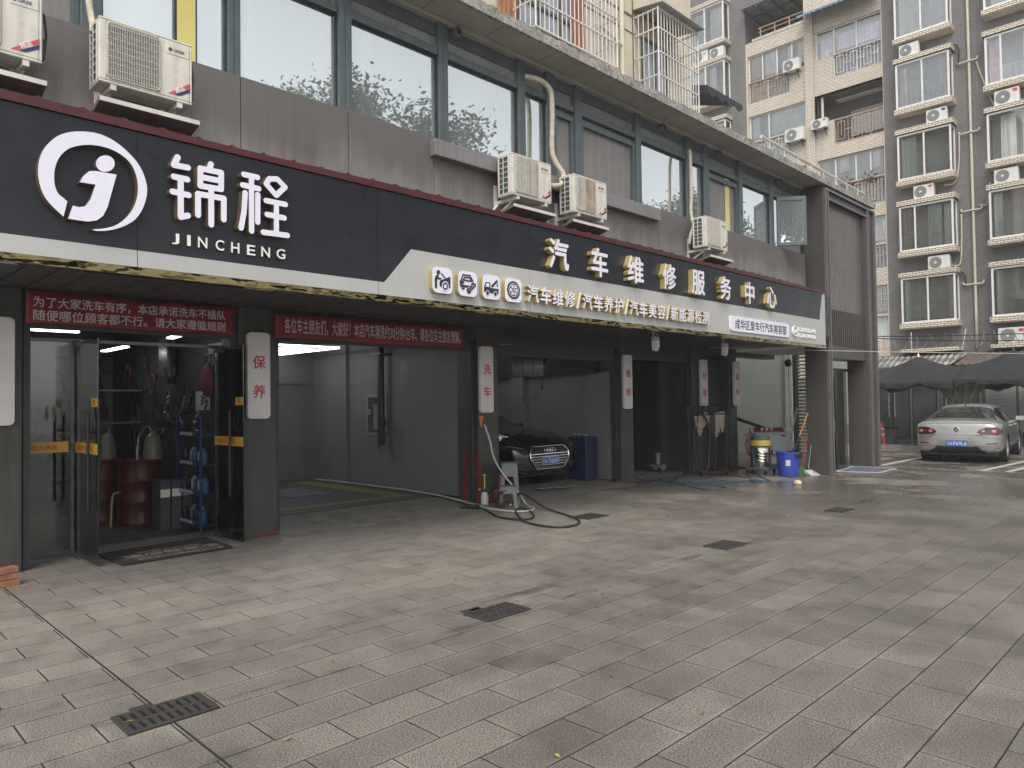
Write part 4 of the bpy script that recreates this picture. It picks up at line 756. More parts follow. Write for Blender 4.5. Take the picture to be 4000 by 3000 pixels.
# bricks
BRI = M('clay_brick', (.36, .155, .085), .85, var=.25, scale=9, dirt=.4, dcol=(.16, .09, .06), bump=.4)
for i, (x, y, z, rz) in enumerate(((-7.93, 1.44, 0, .2), (-7.94, 1.42, .058, .15), (-7.93, 1.43, .116, .3), (-8.1, 1.22, 0, .1), (-7.98, 1.20, .058, .25), (-7.96, 1.21, .116, .05))):
    g = MB(); g.obox((0, 0, .0275), (.10, .20, .054), Matrix.Identity(3)); o = obj('brick', g, BRI, None, bevel=.006); o.location = (x, y, z); o.rotation_euler.z = rz
    tag(o, ['lowest brick of the right pile beside the left pillar', 'middle brick of the right pile beside the left pillar', 'topmost brick of the right pile beside the left pillar', 'lowest brick of the pile cut by the left edge', 'middle brick of the pile cut by the left edge', 'topmost brick of the pile cut by the left edge'][i], 'brick', 'loose bricks by the left pillar')
# drains
IRON = M('cast_iron', (.062, .058, .052), .6, .3, var=.3, scale=20, dirt=.5, dcol=(.10, .09, .075), bump=.3); HOLE = M('drain_hole', (.003, .003, .003), 1)
def drain(c, w, l, rows, n, lab, lip=True):
    x, y = c; t = T('drain_grate', lab, 'drain', (x, y, 0), 'drain grates in the paving')
    g = MB(); g.box(x-w/2, y-l/2, .001, x+w/2, y+l/2, .004); obj('pit', g, HOLE, t); g = MB(); fr = .022
    for a in (-1, 1):
        g.box(x+a*w/2-(fr if a > 0 else 0), y-l/2, .003, x+a*w/2+(0 if a > 0 else fr), y+l/2, .012); g.box(x-w/2+fr, y+a*l/2-(fr if a > 0 else 0), .003, x+w/2-fr, y+a*l/2+(0 if a > 0 else fr), .012)
    for r in range(rows-1):
        xx = x-w/2+w*(r+1)/rows; g.box(xx-.013, y-l/2+fr, .003, xx+.013, y+l/2-fr, .012)
    xs = [x-w/2+fr]+[q for r in range(rows-1) for q in (x-w/2+w*(r+1)/rows-.013, x-w/2+w*(r+1)/rows+.013)]+[x+w/2-fr]
    for a, b in zip(xs[::2], xs[1::2]):
        for k in range(n+1):
            yy = y-l/2+fr+(l-2*fr)*k/n; hw = (l-2*fr)/n*.27; y0, y1 = max(yy-hw, y-l/2+fr), min(yy+hw, y+l/2-fr)
            if y1-y0 > .003: g.box(a, y0, .004, b, y1, .011)
    obj('grate', g, IRON, t)
    if lip: g = MB(); g.box(x-w/2-.06, y-.12, .001, x-w/2, y-.02, .005); obj('keyway', g, IRON, t)
drain((-4.01, 1.43), .28, .45, 2, 9, 'nearest drain grate, a yellow leaf lying on it, left of the frame centre')
drain((-4.05, 3.87), .28, .45, 2, 9, 'drain grate with a dark damp patch beside it, in the middle of the paving')
drain((-4.04, 7.33), .29, .45, 1, 8, 'drain grate with long slots next to the stained slabs', False)
drain((-4.08, 10.66), .27, .45, 1, 8, 'farthest drain grate toward the end portal', False)
drain((-6.42, 7.93), .32, .45, 1, 9, 'drain grate just beside the loop of black hose', False)
g = MB(); g.box(-4.27, 3.68, .001, -4.19, 3.86, .005); tag(obj('patch_plate', g, IRON, None), 'small dark filler plate beside the middle drain grate', 'plate')
# fallen leaves and scraps
LY = M('leaf_yellow', (.42, .36, .07), .6, var=.2, scale=40); LB = M('leaf_brown', (.28, .15, .06), .7, var=.3, scale=40)
for i, (x, y) in enumerate([(-4.01,1.25),(-3.26,1.72),(-6.51,2.85),(-7.2,2.73),(-4.03,2.43),(-5.07,4.33),(-4.82,3.16),(-2.62,3.41),(-2.22,2.48),(-1.98,3.32),(-3.78,4.81),(-2.77,3.32),(-4.39,9.67),(-5.14,6.46),(-2.12,9.46),(-4.54,5.84),(-3.2,4.53),(-6.0,5.2),(-5.6,8.6),(-3.1,6.9),(-5.0,11.5),(-2.9,12.2)]):
    g = MB(); s = U(.012, .022); a = U(0, 6.28); mtx = Matrix.Rotation(a, 3, 'Z'); pts = [(-1.5, 0, .004), (-.6, .5, .012), (.5, .45, .010), (1.6, 0, .004), (.5, -.45, .006), (-.6, -.5, .008)]
    g.add([mtx@Vector((p[0]*s, p[1]*s, 0))+Vector((x, y, p[2]+(.012 if i == 0 else .002))) for p in pts], [(0,1,2,3), (0,3,4,5)]); y_ = i in (0, 1, 3, 8, 12)
    tag(obj('fallen_leaf', g, LY if y_ else LB, None), 'yellow leaf lying on the nearest drain grate' if i == 0 else ('yellow fallen leaf on the grey paving' if y_ else 'brown fallen leaf on the grey paving'), 'leaf', 'fallen leaves: on the grate' if i == 0 else ('yellow fallen leaves' if y_ else 'brown fallen leaves'))
# stools
def stool(name, lab, c, w, d, h, rz, wt):
    t = T('stool', lab, 'stool', (c[0], c[1], 0), 'grey plastic stools', rz); wt2 = wt; ORG[t.name] = Vector()
    def side(k):
        g = MB(); hw = w/2; tw = wt2/2; 
        def mp(a, b, e):
            f = b/h; half = hw+(tw-hw)*f; u = a*half; n_ = (half-.012)+e; v = (u, n_) ; ca, sa = math.cos(k*math.pi/2), math.sin(k*math.pi/2); return (v[0]*ca-v[1]*sa, (v[0]*sa+v[1]*ca)*d/w, b)
        g.prism([(-1, 0), (-.62, 0), (-.55, h*.62), (-.4, h*.68), (.4, h*.68), (.55, h*.62), (.62, 0), (1, 0), (1, h-.012), (-1, h-.012)], mp, 0, .012); obj('leg_panel', g, GREYP, t)
    for k in range(4): side(k)
    g = MB(); g.prism(rrect(-wt2/2-.006, wt2/2+.006, -wt2*d/w/2-.006, wt2*d/w/2+.006, .03), lambda a, b, e: (a, b, e), h-.02, h); obj('seat', g, GREYP, t, bevel=.008)
stool('a', 'tall grey plastic stool behind the low one, beside the black sedan', (-8.22, 8.14), .38, .32, .65, rad(-40), .29)
stool('b', 'low grey plastic stool with a black sprayer leaning on it', (-8.02, 7.90), .40, .30, .32, rad(-40), .34)
def sprayer(c, mat, cap, lab, s=1.0):
    x, y = c; t = T('pump_sprayer', lab, 'sprayer', (x, y, 0), 'hand pump sprayers'); g = MB(); g.lathe([(0, .003), (.058*s, .003), (.062*s, .02), (.062*s, .13*s), (.045*s, .19*s), (.03*s, .21*s), (0, .21*s)], (x, y, 0), 18); obj('bottle', g, mat, t, smooth=1)
    g = MB(); g.cyl((x, y, .205*s), (x, y, .235*s), .034*s, n=14); g.bar((x-.06*s, y-.05*s, .235*s), (x+.06*s, y+.05*s, .245*s), .02*s); g.bar((x-.05*s, y-.045*s, .23*s), (x-.065*s, y-.055*s, .14*s), .016*s); obj('pump_head', g, BT, t)
    g = MB(); g.cyl((x, y, .24*s), (x, y, .46*s), .009*s, n=8); g.cyl((x, y, .455*s), (x, y, .475*s), .024*s, n=10); g.cyl((x-.07*s, y-.058*s, .232*s), (x-.05*s, y-.04*s, .25*s), .014*s, n=8); obj('plunger', g, cap, t)
sprayer((-8.40, 7.78), M('sprayer_white', (.55, .56, .55), .35), M('sprayer_lime', (.55, .55, .10), .5), 'translucent white pump sprayer at the foot of the 洗车 pillar')
sprayer((-7.96, 7.71), M('sprayer_dark', (.035, .03, .03), .3), M('sprayer_red', (.4, .03, .04), .5), 'dark bottled pump sprayer in front of the stools', 1.05)
# hoses
WHO = M('hose_white', (.50, .50, .47), .5, var=.12, scale=12, dirt=.3); BHO = M('hose_black', (.018, .018, .018), .45); BLH = M('hose_blue', (.035, .085, .15), .45)
pipe('water_hose', 'white hose dropping from the 洗车 pillar and running back along the wash bay wall', 'hose', [(-8.3, 7.70, 1.26), (-8.25, 7.76, 1.02), (-8.23, 7.83, .74), (-8.15, 7.95, .48), (-8.0, 8.1, .22), (-7.85, 8.12, .05), (-7.66, 8.0, .02), (-7.5, 7.93, .02), (-7.38, 7.8, .02), (-7.36, 7.62, .02), (-7.47, 7.5, .02), (-7.73, 7.46, .02), (-8.15, 7.50, .02), (-8.6, 7.56, .05), (-9.1, 7.6, .08), (-9.6, 7.62, .10), (-10.2, 7.68, .10), (-10.8, 7.70, .10), (-11.63, 7.70, .10), (-12.4, 7.70, .10), (-13.3, 7.62, .10)], .015, WHO)
pipe('water_hose', 'black pressure hose looped on the paving in front of the stools', 'hose', [(-9.4, 7.5, .09), (-9.1, 7.56, .07), (-8.65, 7.50, .045), (-8.11, 7.40, .03), (-7.76, 7.26, .02), (-7.34, 7.03, .02), (-7.1, 7.0, .02), (-6.89, 7.06, .02), (-6.86, 7.22, .02), (-7.02, 7.43, .02), (-7.39, 7.72, .02), (-7.62, 7.80, .02), (-7.54, 7.6, .02), (-7.2, 7.28, .04), (-6.76, 6.97, .02), (-6.37, 6.87, .02), (-6.13, 6.93, .02), (-6.05, 7.08, .02), (-6.12, 7.33, .02), (-6.35, 7.57, .02), (-6.73, 7.76, .02), (-7.28, 7.98, .03), (-7.62, 8.08, .10), (-7.84, 8.09, .18)], .0135, BHO)
g = MB(); g.tube(smoothp([(-8.35, 7.22, .03), (-8.25, 7.30, .045), (-8.1, 7.38, .045)]), .03, 8); tag(obj('hose_joint', g, BHO, None, smooth=1), 'black hose end with a taped joint on the ground left of the loop', 'hose')
t = T('spray_gun', 'black pressure spray gun hanging on the low stool', 'spray gun', (-7.9, 8.05, .18)); g = MB(); g.tube(smoothp([(-7.84, 8.09, .18), (-7.9, 8.05, .19), (-7.94, 8.01, .12), (-7.98, 7.95, .03)]), [.02]*6+[.016]*6+[.011]*7, 8); obj('lance', g, BT, t, smooth=1); g = MB(); g.cyl((-7.975, 7.955, .035), (-7.995, 7.93, .008), .016, n=8); obj('nozzle', g, MTL, t)
g = MB(); g.bar((-8.08, 7.93, .22), (-8.03, 7.97, .13), .03); tag(obj('hose_grip', g, M('sprayer_red', (.4, .03, .04)), None, bevel=.006), 'short red and black hose grip on the white hose', 'grip')
t = T('hose_funnel', 'orange funnel on the 洗车 pillar where the white hose starts', 'funnel', (-8.42, 7.76, 1.3)); g = MB(); g.lathe([(.02, 0), (.022, .06), (.045, .12), (.045, .15), (.02, .15)], (-8.42, 7.74, 1.24), 12); obj('cup', g, M('funnel_orange', (.55, .16, .04), .5), t); g = MB(); g.tube([(-8.42, 7.74, 1.24), (-8.38, 7.73, 1.2), (-8.3, 7.70, 1.26)], .012, 8); obj('spout', g, MTL, t)
pipe('air_hose', 'blue air hose in flat loops on the paving, ends left under the 维修 pillar', 'hose', [(-8.81, 12.3, .03), (-8.26, 12.06, .012), (-7.93, 12.14, .012), (-7.56, 12.01, .012), (-7.35, 11.88, .012), (-7.3, 12.11, .012), (-7.49, 12.37, .012), (-7.63, 12.18, .02), (-7.52, 11.96, .02), (-7.18, 11.79, .012), (-6.85, 11.58, .012), (-6.57, 11.57, .012), (-6.53, 11.91, .012), (-6.73, 12.13, .012), (-7.1, 12.14, .02), (-7.45, 12.12, .03)], .010, BLH)
pipe('air_hose', 'blue air hose running from the loops up to the vacuum cleaner', 'hose', [(-7.9, 12.25, .012), (-8.2, 12.29, .012), (-8.42, 12.75, .012), (-8.3, 12.95, .012), (-8.05, 12.75, .012), (-7.9, 12.35, .012), (-7.68, 12.15, .02), (-7.51, 12.42, .012), (-7.17, 12.64, .012), (-6.91, 12.95, .012), (-6.8, 13.3, .012), (-6.6, 13.15, .012), (-6.5, 13.26, .012), (-6.72, 13.5, .012), (-6.84, 13.4, .02), (-6.62, 13.3, .03), (-6.46, 13.5, .012), (-6.7, 13.8, .012), (-7.1, 14.3, .02), (-7.3, 14.55, .12), (-7.38, 14.66, .35), (-7.42, 14.68, .56)], .010, BLH)
pipe('power_cable', 'thin black cable curling between the rag rack and the vacuum cleaner', 'cable', [(-7.75, 13.36, .01), (-7.88, 13.91, .01), (-7.45, 13.97, .01), (-7.12, 13.84, .01), (-7.15, 14.07, .01), (-7.5, 14.5, .01), (-7.3, 14.75, .12)], .007, BHO)
# vacuum cleaner
vx, vy = -7.34, 14.91; STEEL = M('vac_steel', (.56, .53, .47), .18, .95, var=.06, scale=2); VG = M('vac_grey', (.10, .105, .11), .5)
t = T('vacuum_cleaner', 'steel drum vacuum cleaner with a yellow and grey head by the blue bucket', 'vacuum cleaner', (vx, vy, 0)); g = MB()
g.lathe([(.0, .14), (.205, .14), (.21, .15)]+[q for z in (.27, .33, .39, .45) for q in ((.21, z-.012), (.216, z), (.21, z+.012))]+[(.21, .56), (.0, .56)], (vx, vy, 0), 32); obj('drum', g, STEEL, t, smooth=1)
g = MB(); g.lathe([(0, .56), (.222, .56), (.226, .60), (.215, .605), (0, .605)], (vx, vy, 0), 28); g.lathe([(0, .715), (.195, .715), (.2, .73), (.185, .79), (.17, .81), (0, .815)], (vx, vy, 0), 28); obj('head', g, VG, t, smooth=1)
g = MB(); g.lathe([(0, .605), (.218, .605), (.205, .715), (0, .715)], (vx, vy, 0), 28); obj('collar', g, M('vac_yellow', (.66, .47, .03), .4), t, smooth=1)
g = MB(); g.prism(rrect(vx-.27, vx+.27, vy-.27, vy+.27, .09), lambda a, b, d: (a, b, d), .08, .14); obj('trolley', g, VG, t, bevel=.02)
for a, b in ((-.2, -.2), (.2, -.2), (-.2, .2), (.2, .2)): g = MB(); g.lathe([(0, -.014), (.035, -.014), (.038, 0), (.035, .014), (0, .014)], (vx+a, vy+b, .038), 14, axis='y'); g.box(vx+a-.01, vy+b-.02, .04, vx+a+.01, vy+b+.02, .09); obj('castor', g, BT, t)
g = MB(); g.tube(smoothp([(vx+.15, vy+.15, .42), (vx+.25, vy+.22, .36), (vx+.3, vy+.3, .2), (vx+.25, vy+.3, .12), (vx+.1, vy+.33, .12)]), .024, 10); g.box(vx+.12, vy+.12, .38, vx+.19, vy+.19, .50); obj('suction_hose', g, BT, t, smooth=1)
g = MB(); g.bar((vx-.12, vy-.20, .36), (vx+.06, vy-.235, .36), .025, .02); obj('handle', g, BT, t)
# washing machine (twin tub), turned toward the street corner
WMW = M('washer_white', (.52, .53, .54), .4, var=.05); t = T('washing_machine', 'white twin tub washing machine with a maroon control strip behind the vacuum cleaner', 'washing machine', (-8.02, 16.78, 0), None, rad(45)); ORG[t.name] = Vector()
g = MB(); g.box(-.42, -.22, .05, .42, .22, .76); obj('body', g, WMW, t, bevel=.03, seg=3); g = MB(); g.prism([(-.22, .76), (.23, .76), (.23, .90), (.12, .90), (.02, .80), (-.22, .785)], lambda a, b, d: (d, a, b), -.43, .43); obj('lid', g, WMW, t, bevel=.015)
g = MB(); g.prism([(.025, .812), (.115, .902), (.118, .898), (.03, .806)], lambda a, b, d: (d, a-.003, b+.003), -.36, .36); cp_ = obj('control_strip', g, M('maroon_strip', (.20, .025, .035), .35), t)
g = MB()
for x in (-.17, -.05, .06): g.cyl((x, .06, .852), (x, .03, .88), .028, n=14)
obj('knob', g, LET, cp_)
g = MB(); g.box(.18, -.2205, .70, .30, -.219, .74); obj('label_plate', g, BT, t); g = MB()
for a in (-.36, .36): g.box(a-.04, -.18, 0, a+.04, .18, .05)
obj('foot', g, VG, t)
# blue bucket with bag and brooms
bx, by = -6.67, 14.75; BLU = M('bucket_blue', (.035, .07, .40), .38, var=.08, scale=4)
t = T('bucket', 'big blue plastic bucket with a black bin liner beside the vacuum cleaner', 'bucket', (bx, by, 0)); g = MB(); g.lathe([(0, .004), (.19, .004), (.195, .02), (.235, .47), (.25, .475), (.25, .50), (.232, .50), (.228, .47), (.19, .03), (0, .03)], (bx, by, 0), 32); obj('body', g, BLU, t, smooth=1)
for s in (-1, 1): obj('handle', MB().tube(smoothp([(bx+s*.17-.02, by+s*.17+.05, .44), (bx+s*.21, by+s*.21, .40), (bx+s*.17+.05, by+s*.17-.02, .44)]), .009, 6), BLU, t, smooth=1)
g = MB(); a = rad(-65); g.grid(lambda u, v: (bx+(.218+.011*v)*math.cos(a-.2+.4*u), by+(.218+.011*v)*math.sin(a-.2+.4*u), .22+.12*v), 8, 3); obj('label_plate', g, M('bucket_label', (.6, .62, .64), .5), t, solid=.003)
g = MB()
def liner(u, v): a = rad(-30+150*u); r = .20+.075*v+.012*math.sin(u*37); return (bx+r*math.cos(a), by+r*math.sin(a), .49+.028*math.sin(v*3.14)-(.085+.03*math.sin(u*23))*v*v)
g.grid(liner, 40, 6); tag(obj('bin_liner', g, M('liner_black', (.012, .012, .013), .25, bump=.6, bs=30), None, smooth=2, solid=.003), 'black bin liner hanging over the rim of the blue bucket', 'bin bag')
t = T('broom', 'broom with an orange handle standing in the blue bucket', 'broom', (-6.6, 14.8, .03)); g = MB(); g.cyl((-6.56, 14.87, .60), (-6.36, 15.06, 1.29), .015, n=10); obj('handle', g, M('handle_orange', (.55, .20, .05), .5), t); g = MB(); g.cyl((-6.62, 14.81, .40), (-6.49, 14.93, .82), .03, .022, n=10); obj('sleeve', g, BT, t); g = MB(); g.cyl((-6.68, 14.76, .05), (-6.62, 14.81, .42), .05, .03, n=10); obj('bristles', g, M('straw', (.5, .35, .2), .8), t)
t = T('broom', 'broom with a red handle and green head leaning by the portal', 'broom', (-6.57, 15.18, 0)); g = MB(); g.cyl((-6.57, 15.17, .12), (-6.47, 15.27, .84), .013, n=8); obj('handle', g, M('handle_red', (.36, .03, .05), .5), t); g = MB(); g.prism([(-.11, .0), (.11, .0), (.05, .16), (-.05, .16)], lambda a, b, d: (-6.57+a*.7+d*.7, 15.17+a*.7-d*.7, b+.003), -.03, .03); obj('bristles', g, M('broom_green', (.07, .16, .06), .8, var=.4, scale=60, bump=.8, bs=150), t)
t = T('dustpan', 'pale dustpan with a long handle at the foot of the portal', 'dustpan', (-6.42, 15.2, 0)); g = MB(); g.add([(-6.28, 15.0, .006), (-6.18, 15.2, .006), (-6.40, 15.3, .02), (-6.48, 15.1, .02), (-6.40, 15.3, .10), (-6.48, 15.1, .10)], [(0,1,2,3), (3,2,4,5), (1,2,4), (0,3,5)]); obj('pan', g, M('dustpan_pale', (.55, .53, .52), .5, var=.2, scale=20), t, solid=.006); g = MB(); g.cyl((-6.44, 15.2, .1), (-6.40, 15.28, .62), .009, n=8); obj('handle', g, MTL, t)
g = MB(); g.lathe([(0, 0), (.06, 0), (.078, .02), (.07, .06), (.04, .08), (0, .082)], (-5.86, 13.35, 0), 18, sc=(1, .75)); tag(obj('sponge', g, M('sponge_cream', (.62, .52, .34), .9, var=.2, scale=30, bump=.6, bs=60), None, smooth=1), 'cream sponge lying alone on the paving before the bucket', 'sponge')
g = MB(); g.add([(-6.02, 15.50, .008), (-5.9, 15.42, .012), (-5.84, 15.54, .012), (-5.97, 15.62, .02)], [(0,1,2,3)]); 
for k in range(26):
    a = U(0, 6.28); x = -5.93+U(-.12, .12); y = 15.48+U(-.1, .1); g.add([(x, y, .004), (x+.05*math.cos(a), y+.05*math.sin(a), U(.004, .03)), (x+.02*math.cos(a+1.5), y+.02*math.sin(a+1.5), .02)], [(0,1,2)])
tag(obj('dry_leaves', g, LB, None), 'small heap of dry leaves at the portal corner', 'leaves', kind='stuff')
pipe('mop_pole', 'plain wooden pole leaning on the alcove wall behind the washing machine', 'pole', [(-7.9, 17.3, .0), (-8.3, 18.6, .62), (-8.95, 20.46, 1.33)], .016, M('pole_wood', (.22, .19, .15), .7))
# rag rack
t = T('rag_rack', 'black wheeled rack hung with rags in front of the closed dark door', 'rack', (-8.05, 13.85, 0)); RK = M('rack_black', (.03, .03, .032), .4, .4)
g = MB(); 
for a, b in (((-8.32, 13.55, 1.45), (-7.76, 14.12, 1.45)), ((-8.24, 13.60, 1.27), (-7.66, 14.16, 1.30))): g.cyl(a, b, .012, n=8)
for x, y, zt in ((-8.28, 13.57, 1.45), (-8.14, 13.71, 1.28), (-7.89, 13.97, 1.45), (-7.72, 14.12, 1.30)): g.cyl((x, y, .07), (x, y, zt), .011, n=8)
g.bar((-8.36, 13.50, .065), (-7.90, 13.44, .065), .025); g.bar((-7.95, 14.5, .065), (-7.70, 14.05, .065), .025); g.bar((-8.3, 13.55, .065), (-7.72, 14.12, .065), .025); obj('frame', g, RK, t)
for x, y in ((-8.34, 13.5), (-7.92, 13.44), (-7.95, 14.48), (-7.70, 14.1)): g = MB(); g.lathe([(0, -.012), (.028, -.012), (.028, .012), (0, .012)], (x, y, .029), 12, axis='x'); g.box(x-.008, y-.008, .03, x+.008, y+.008, .07); obj('castor', g, BT, t)
def rag(a, b, zt, zb, mat, lab, seed, off=0.):
    a = Vector(a); b = Vector(b); d = (b-a); n = Vector((.707, -.707, 0)); random.seed(seed); ph = [U(0, 6) for _ in range(3)]
    def f(u, v):
        z = zt-(zt-zb)*max(0, (v-.12)/.88)*(1-.14*math.sin(u*7+ph[0])*v); w = n*(off+.018+.022*math.sin(u*13+ph[1])*v+.014*math.sin(u*29+ph[2])*v-.03*max(0, .12-v)*8)
        return a+d*(u+(.5-u)*.25*v)+w+Vector((0, 0, z-a.z+(.012 if v < .12 else 0)))
    g = MB(); g.grid(f, 16, 14); tag(obj('rag', g, mat, None, smooth=2, solid=.004), lab, 'rag', 'rags on the wheeled rack')
RGB_ = M('rag_beige', (.42, .36, .29), .95, var=.15, scale=12, dirt=.3, bump=.4); RGN = M('rag_navy', (.02, .025, .05), .95, var=.3, scale=12); RGD = M('rag_dark_green', (.025, .032, .03), .95, var=.3, scale=10); RGR = M('rag_brown', (.13, .065, .05), .95, var=.2, scale=12)
for i, (p0, p1, zt, zb, m_, lab) in enumerate((((-8.21, 13.68), (-8.03, 13.86), 1.285, .98, RGB_, 'leftmost beige rag on the rack, folded like a shirt'), ((-8.18, 13.72), (-8.09, 13.80), 1.10, .86, RGB_, 'beige rag corner hanging below the leftmost one'), ((-8.07, 13.82), (-7.98, 13.92), 1.32, 1.08, RGB_, 'short beige rag second from the left on the rack'), ((-7.99, 13.91), (-7.91, 13.99), 1.30, .90, RGR, 'brown rag between the beige ones on the rack'), ((-7.92, 13.98), (-7.83, 14.07), 1.31, .85, RGB_, 'long beige rag right of the brown one'), ((-7.84, 14.06), (-7.75, 14.15), 1.33, .94, RGB_, 'rightmost beige rag on the rack'),
    ((-8.22, 13.66), (-8.04, 13.84), 1.46, 1.27, RGN, 'left navy rag on the top bar of the rack'), ((-8.02, 13.86), (-7.88, 14.0), 1.46, 1.28, RGN, 'right navy rag on the top bar of the rack'), ((-8.33, 13.55), (-8.21, 13.67), 1.46, .56, RGD, 'long dark green cloth at the left end of the rack'), ((-7.75, 14.14), (-7.66, 14.23), 1.32, .58, RGD, 'long dark green cloth at the right end of the rack'))): rag((*p0, zt), (*p1, zt), zt, zb, m_, lab, i+3, .03 if 'below' in lab else 0)
random.seed(11)
pipe('suction_hose', 'thick black vacuum hose looped over the rag rack', 'hose', [(-8.13, 13.56, 1.18), (-8.16, 13.57, .6), (-8.12, 13.62, .22), (-8.08, 13.66, .10), (-8.0, 13.74, .09), (-7.95, 13.78, .26), (-7.93, 13.80, .89), (-7.96, 13.77, 1.15), (-8.03, 13.70, 1.29)], .024, M('hose_dark', (.03, .03, .03), .5, bump=.5, bs=90), 10)
g = MB(); g.box(-8.95, 14.7, .004, -8.15, 15.9, .012); tag(obj('rug', g, M('rug_maroon', (.10, .018, .022), .95, var=.3, scale=30), None), 'worn maroon rug in front of the closed dark door', 'rug')
g = MB(); 
def towel(u, v): return (-7.86+.22*u*.7+.02*math.sin(v*9), 15.25+.22*u*.7, .80-.42*v-.1*u*v+.02*math.sin(u*15))
g.grid(towel, 12, 10); tag(obj('towel', g, M('towel_rose', (.30, .13, .13), .95, var=.4, scale=9, streak=.5), None, smooth=2, solid=.005), 'faded rose towel hung beside the vacuum cleaner', 'towel')
t = T('towel_stand', 'thin dark stand carrying the rose towel', 'stand', (-7.78, 15.33, 0)); g = MB(); g.cyl((-7.78, 15.33, 0), (-7.78, 15.33, .80), .012, n=8); g.bar((-7.87, 15.24, .80), (-7.69, 15.42, .80), .02); g.lathe([(0, 0), (.12, 0), (.12, .012), (0, .02)], (-7.78, 15.33, 0), 16); obj('post', g, BT, t)
g = MB(); g.cyl((-7.76, 17.3, 2.72), (-7.76, 17.3, 2.52), .01, n=6); g.obox((-7.76, 17.3, 2.46), (.12, .12, .14), Matrix.Rotation(.5, 3, 'X')); h = MB(); h.cyl((-7.76, 17.3, 2.4), (-7.74, 17.32, .9), .006, n=6)
t = tag(obj('pull_socket', g, BT, None, bevel=.02), 'black pull down socket hanging in the pale alcove', 'socket'); obj('cord', h, BT, t)
# items in the middle bays
t = T('parts_cabinet', 'dark blue metal cabinet with scraps on top, right of the black sedan', 'cabinet', (-9.12, 11.2, .07)); CBL = M('cabinet_blue', (.012, .02, .07), .45, var=.1); g = MB(); g.box(-9.42, 10.98, .07, -8.97, 11.34, .90); obj('body', g, CBL, t, bevel=.012); g = MB(); g.box(-8.97, 11.02, .12, -8.962, 11.30, .62); obj('door', g, CBL, t, bevel=.004)
g = MB()
for k in range(14): a = U(0, 6.28); x, y = -9.2+U(-.12, .12), 11.16+U(-.12, .12); g.obox((x, y, .925+U(0, .03)), (U(.03, .1), U(.02, .06), U(.01, .04)), Matrix.Rotation(a, 3, 'Z'))
tag(obj('loose_parts', g, M('scrap_grey', (.25, .25, .24), .5, .3, var=.4, scale=20), None), 'heap of small parts on top of the dark blue cabinet', 'parts', kind='stuff')
t = T('hose_reel_box', 'black ribbed overhead hose reel box hanging in the black sedan bay', 'hose reel', (-9.5, 10.05, 2.28)); RB = M('reel_black', (.025, .026, .027), .3); ax = Vector((.80, .6, 0)).normalized(); C_ = Vector((-9.53, 10.02, 2.27)); g = MB()
for seg in ((-.30, -.11), (-.097, .09), (.103, .28)): g.cyl(C_+ax*seg[0], C_+ax*seg[1], .19, n=32)
obj('shell', g, M('reel_grey', (.24, .25, .255), .25, var=.1), t, smooth=1); g = MB(); g.cyl(C_+ax*-.302, C_+ax*.30, .183, n=32); g.cyl(C_+ax*.285, C_+ax*.33, .195, .17, n=32); obj('end_cap', g, RB, t, smooth=1)
g = MB(); 
for q in (-.2, .2): g.cyl(C_+ax*q+Vector((0, 0, .18)), C_+ax*q+Vector((0, 0, .58)), .012, n=6)
obj('hanger', g, RB, t); 
for q, l, m_ in ((-.12, .38, BT), (.12, .40, M('cord_brown', (.12, .05, .03), .6)), (.24, .16, BT)):
    g = MB(); p = C_+ax*q; g.cyl(p+Vector((0, 0, -.18)), p+Vector((0, 0, -.18-l)), .007, n=6); g.cyl(p+Vector((0, 0, -.18-l)), p+Vector((.0, 0, -.28-l)), .018, .026, n=8); obj('cord', g, m_, t)
e = C_+ax*.331; n_ = Vector((-ax.y, ax.x, 0)); g = MB(); g.add([e+n_*a+Vector((0, 0, b)) for a, b in ((-.085, -.035), (.085, -.035), (.085, .035), (-.085, .035))], [(0,1,2,3)]); lp = obj('badge', g, M('reel_red', (.25, .02, .03), .5), t); g = MB(); txt(g, 'PXP', e+n_*-.07+Vector((0, 0, -.022))+ax*.001, n_, ZD, .14, .045, .0005, .02); obj('lettering', g, LET, lp)
t = T('floor_jack', 'pale trolley jack at the mouth of the dark tyre bay', 'jack', (-8.85, 13.4, .07)); g = MB(); g.box(-9.1, 13.3, .10, -8.8, 13.5, .22); g.cyl((-8.95, 13.4, .22), (-8.95, 13.4, .42), .05, n=12); g.cyl((-8.95, 13.4, .42), (-8.95, 13.4, .46), .075, n=12); obj('body', g, M('jack_grey', (.25, .25, .24), .4, .3, dirt=.4), t, bevel=.01); g = MB()
for a, b in ((-9.05, 13.29), (-9.05, 13.51), (-8.83, 13.29), (-8.83, 13.51)): g.lathe([(0, -.015), (.045, -.015), (.045, .015), (0, .015)], (a, b, .115), 12, axis='y')
obj('wheel', g, BT, t)
g = MB(); g.lathe([(.0, 0), (.11, 0), (.13, .14), (.135, .15), (.12, .15), (.1, .01), (0, .01)], (-10.6, 13.4, .92), 20); g.box(-10.7, 13.3, .90, -10.5, 13.6, .918); tag(obj('basin', g, M('basin_white', (.42, .42, .41), .4), None, smooth=1), 'small white basin on a wall ledge inside the dark tyre bay', 'basin')
t = T('dark_cabinet', 'dim grey cabinet at the back of the dark tyre bay', 'cabinet', (-12, 13.2, .07)); g = MB(); g.box(-12.2, 12.95, .07, -11.6, 13.55, 1.7); obj('body', g, M('dim_grey', (.09, .09, .09), .6), t, bevel=.01); g = MB(); g.box(-11.6, 13.0, .9, -11.59, 13.24, 1.6); g.box(-11.6, 13.26, .9, -11.59, 13.5, 1.6); obj('door', g, M('dim_grey2', (.12, .12, .12), .5), t)
g = MB()
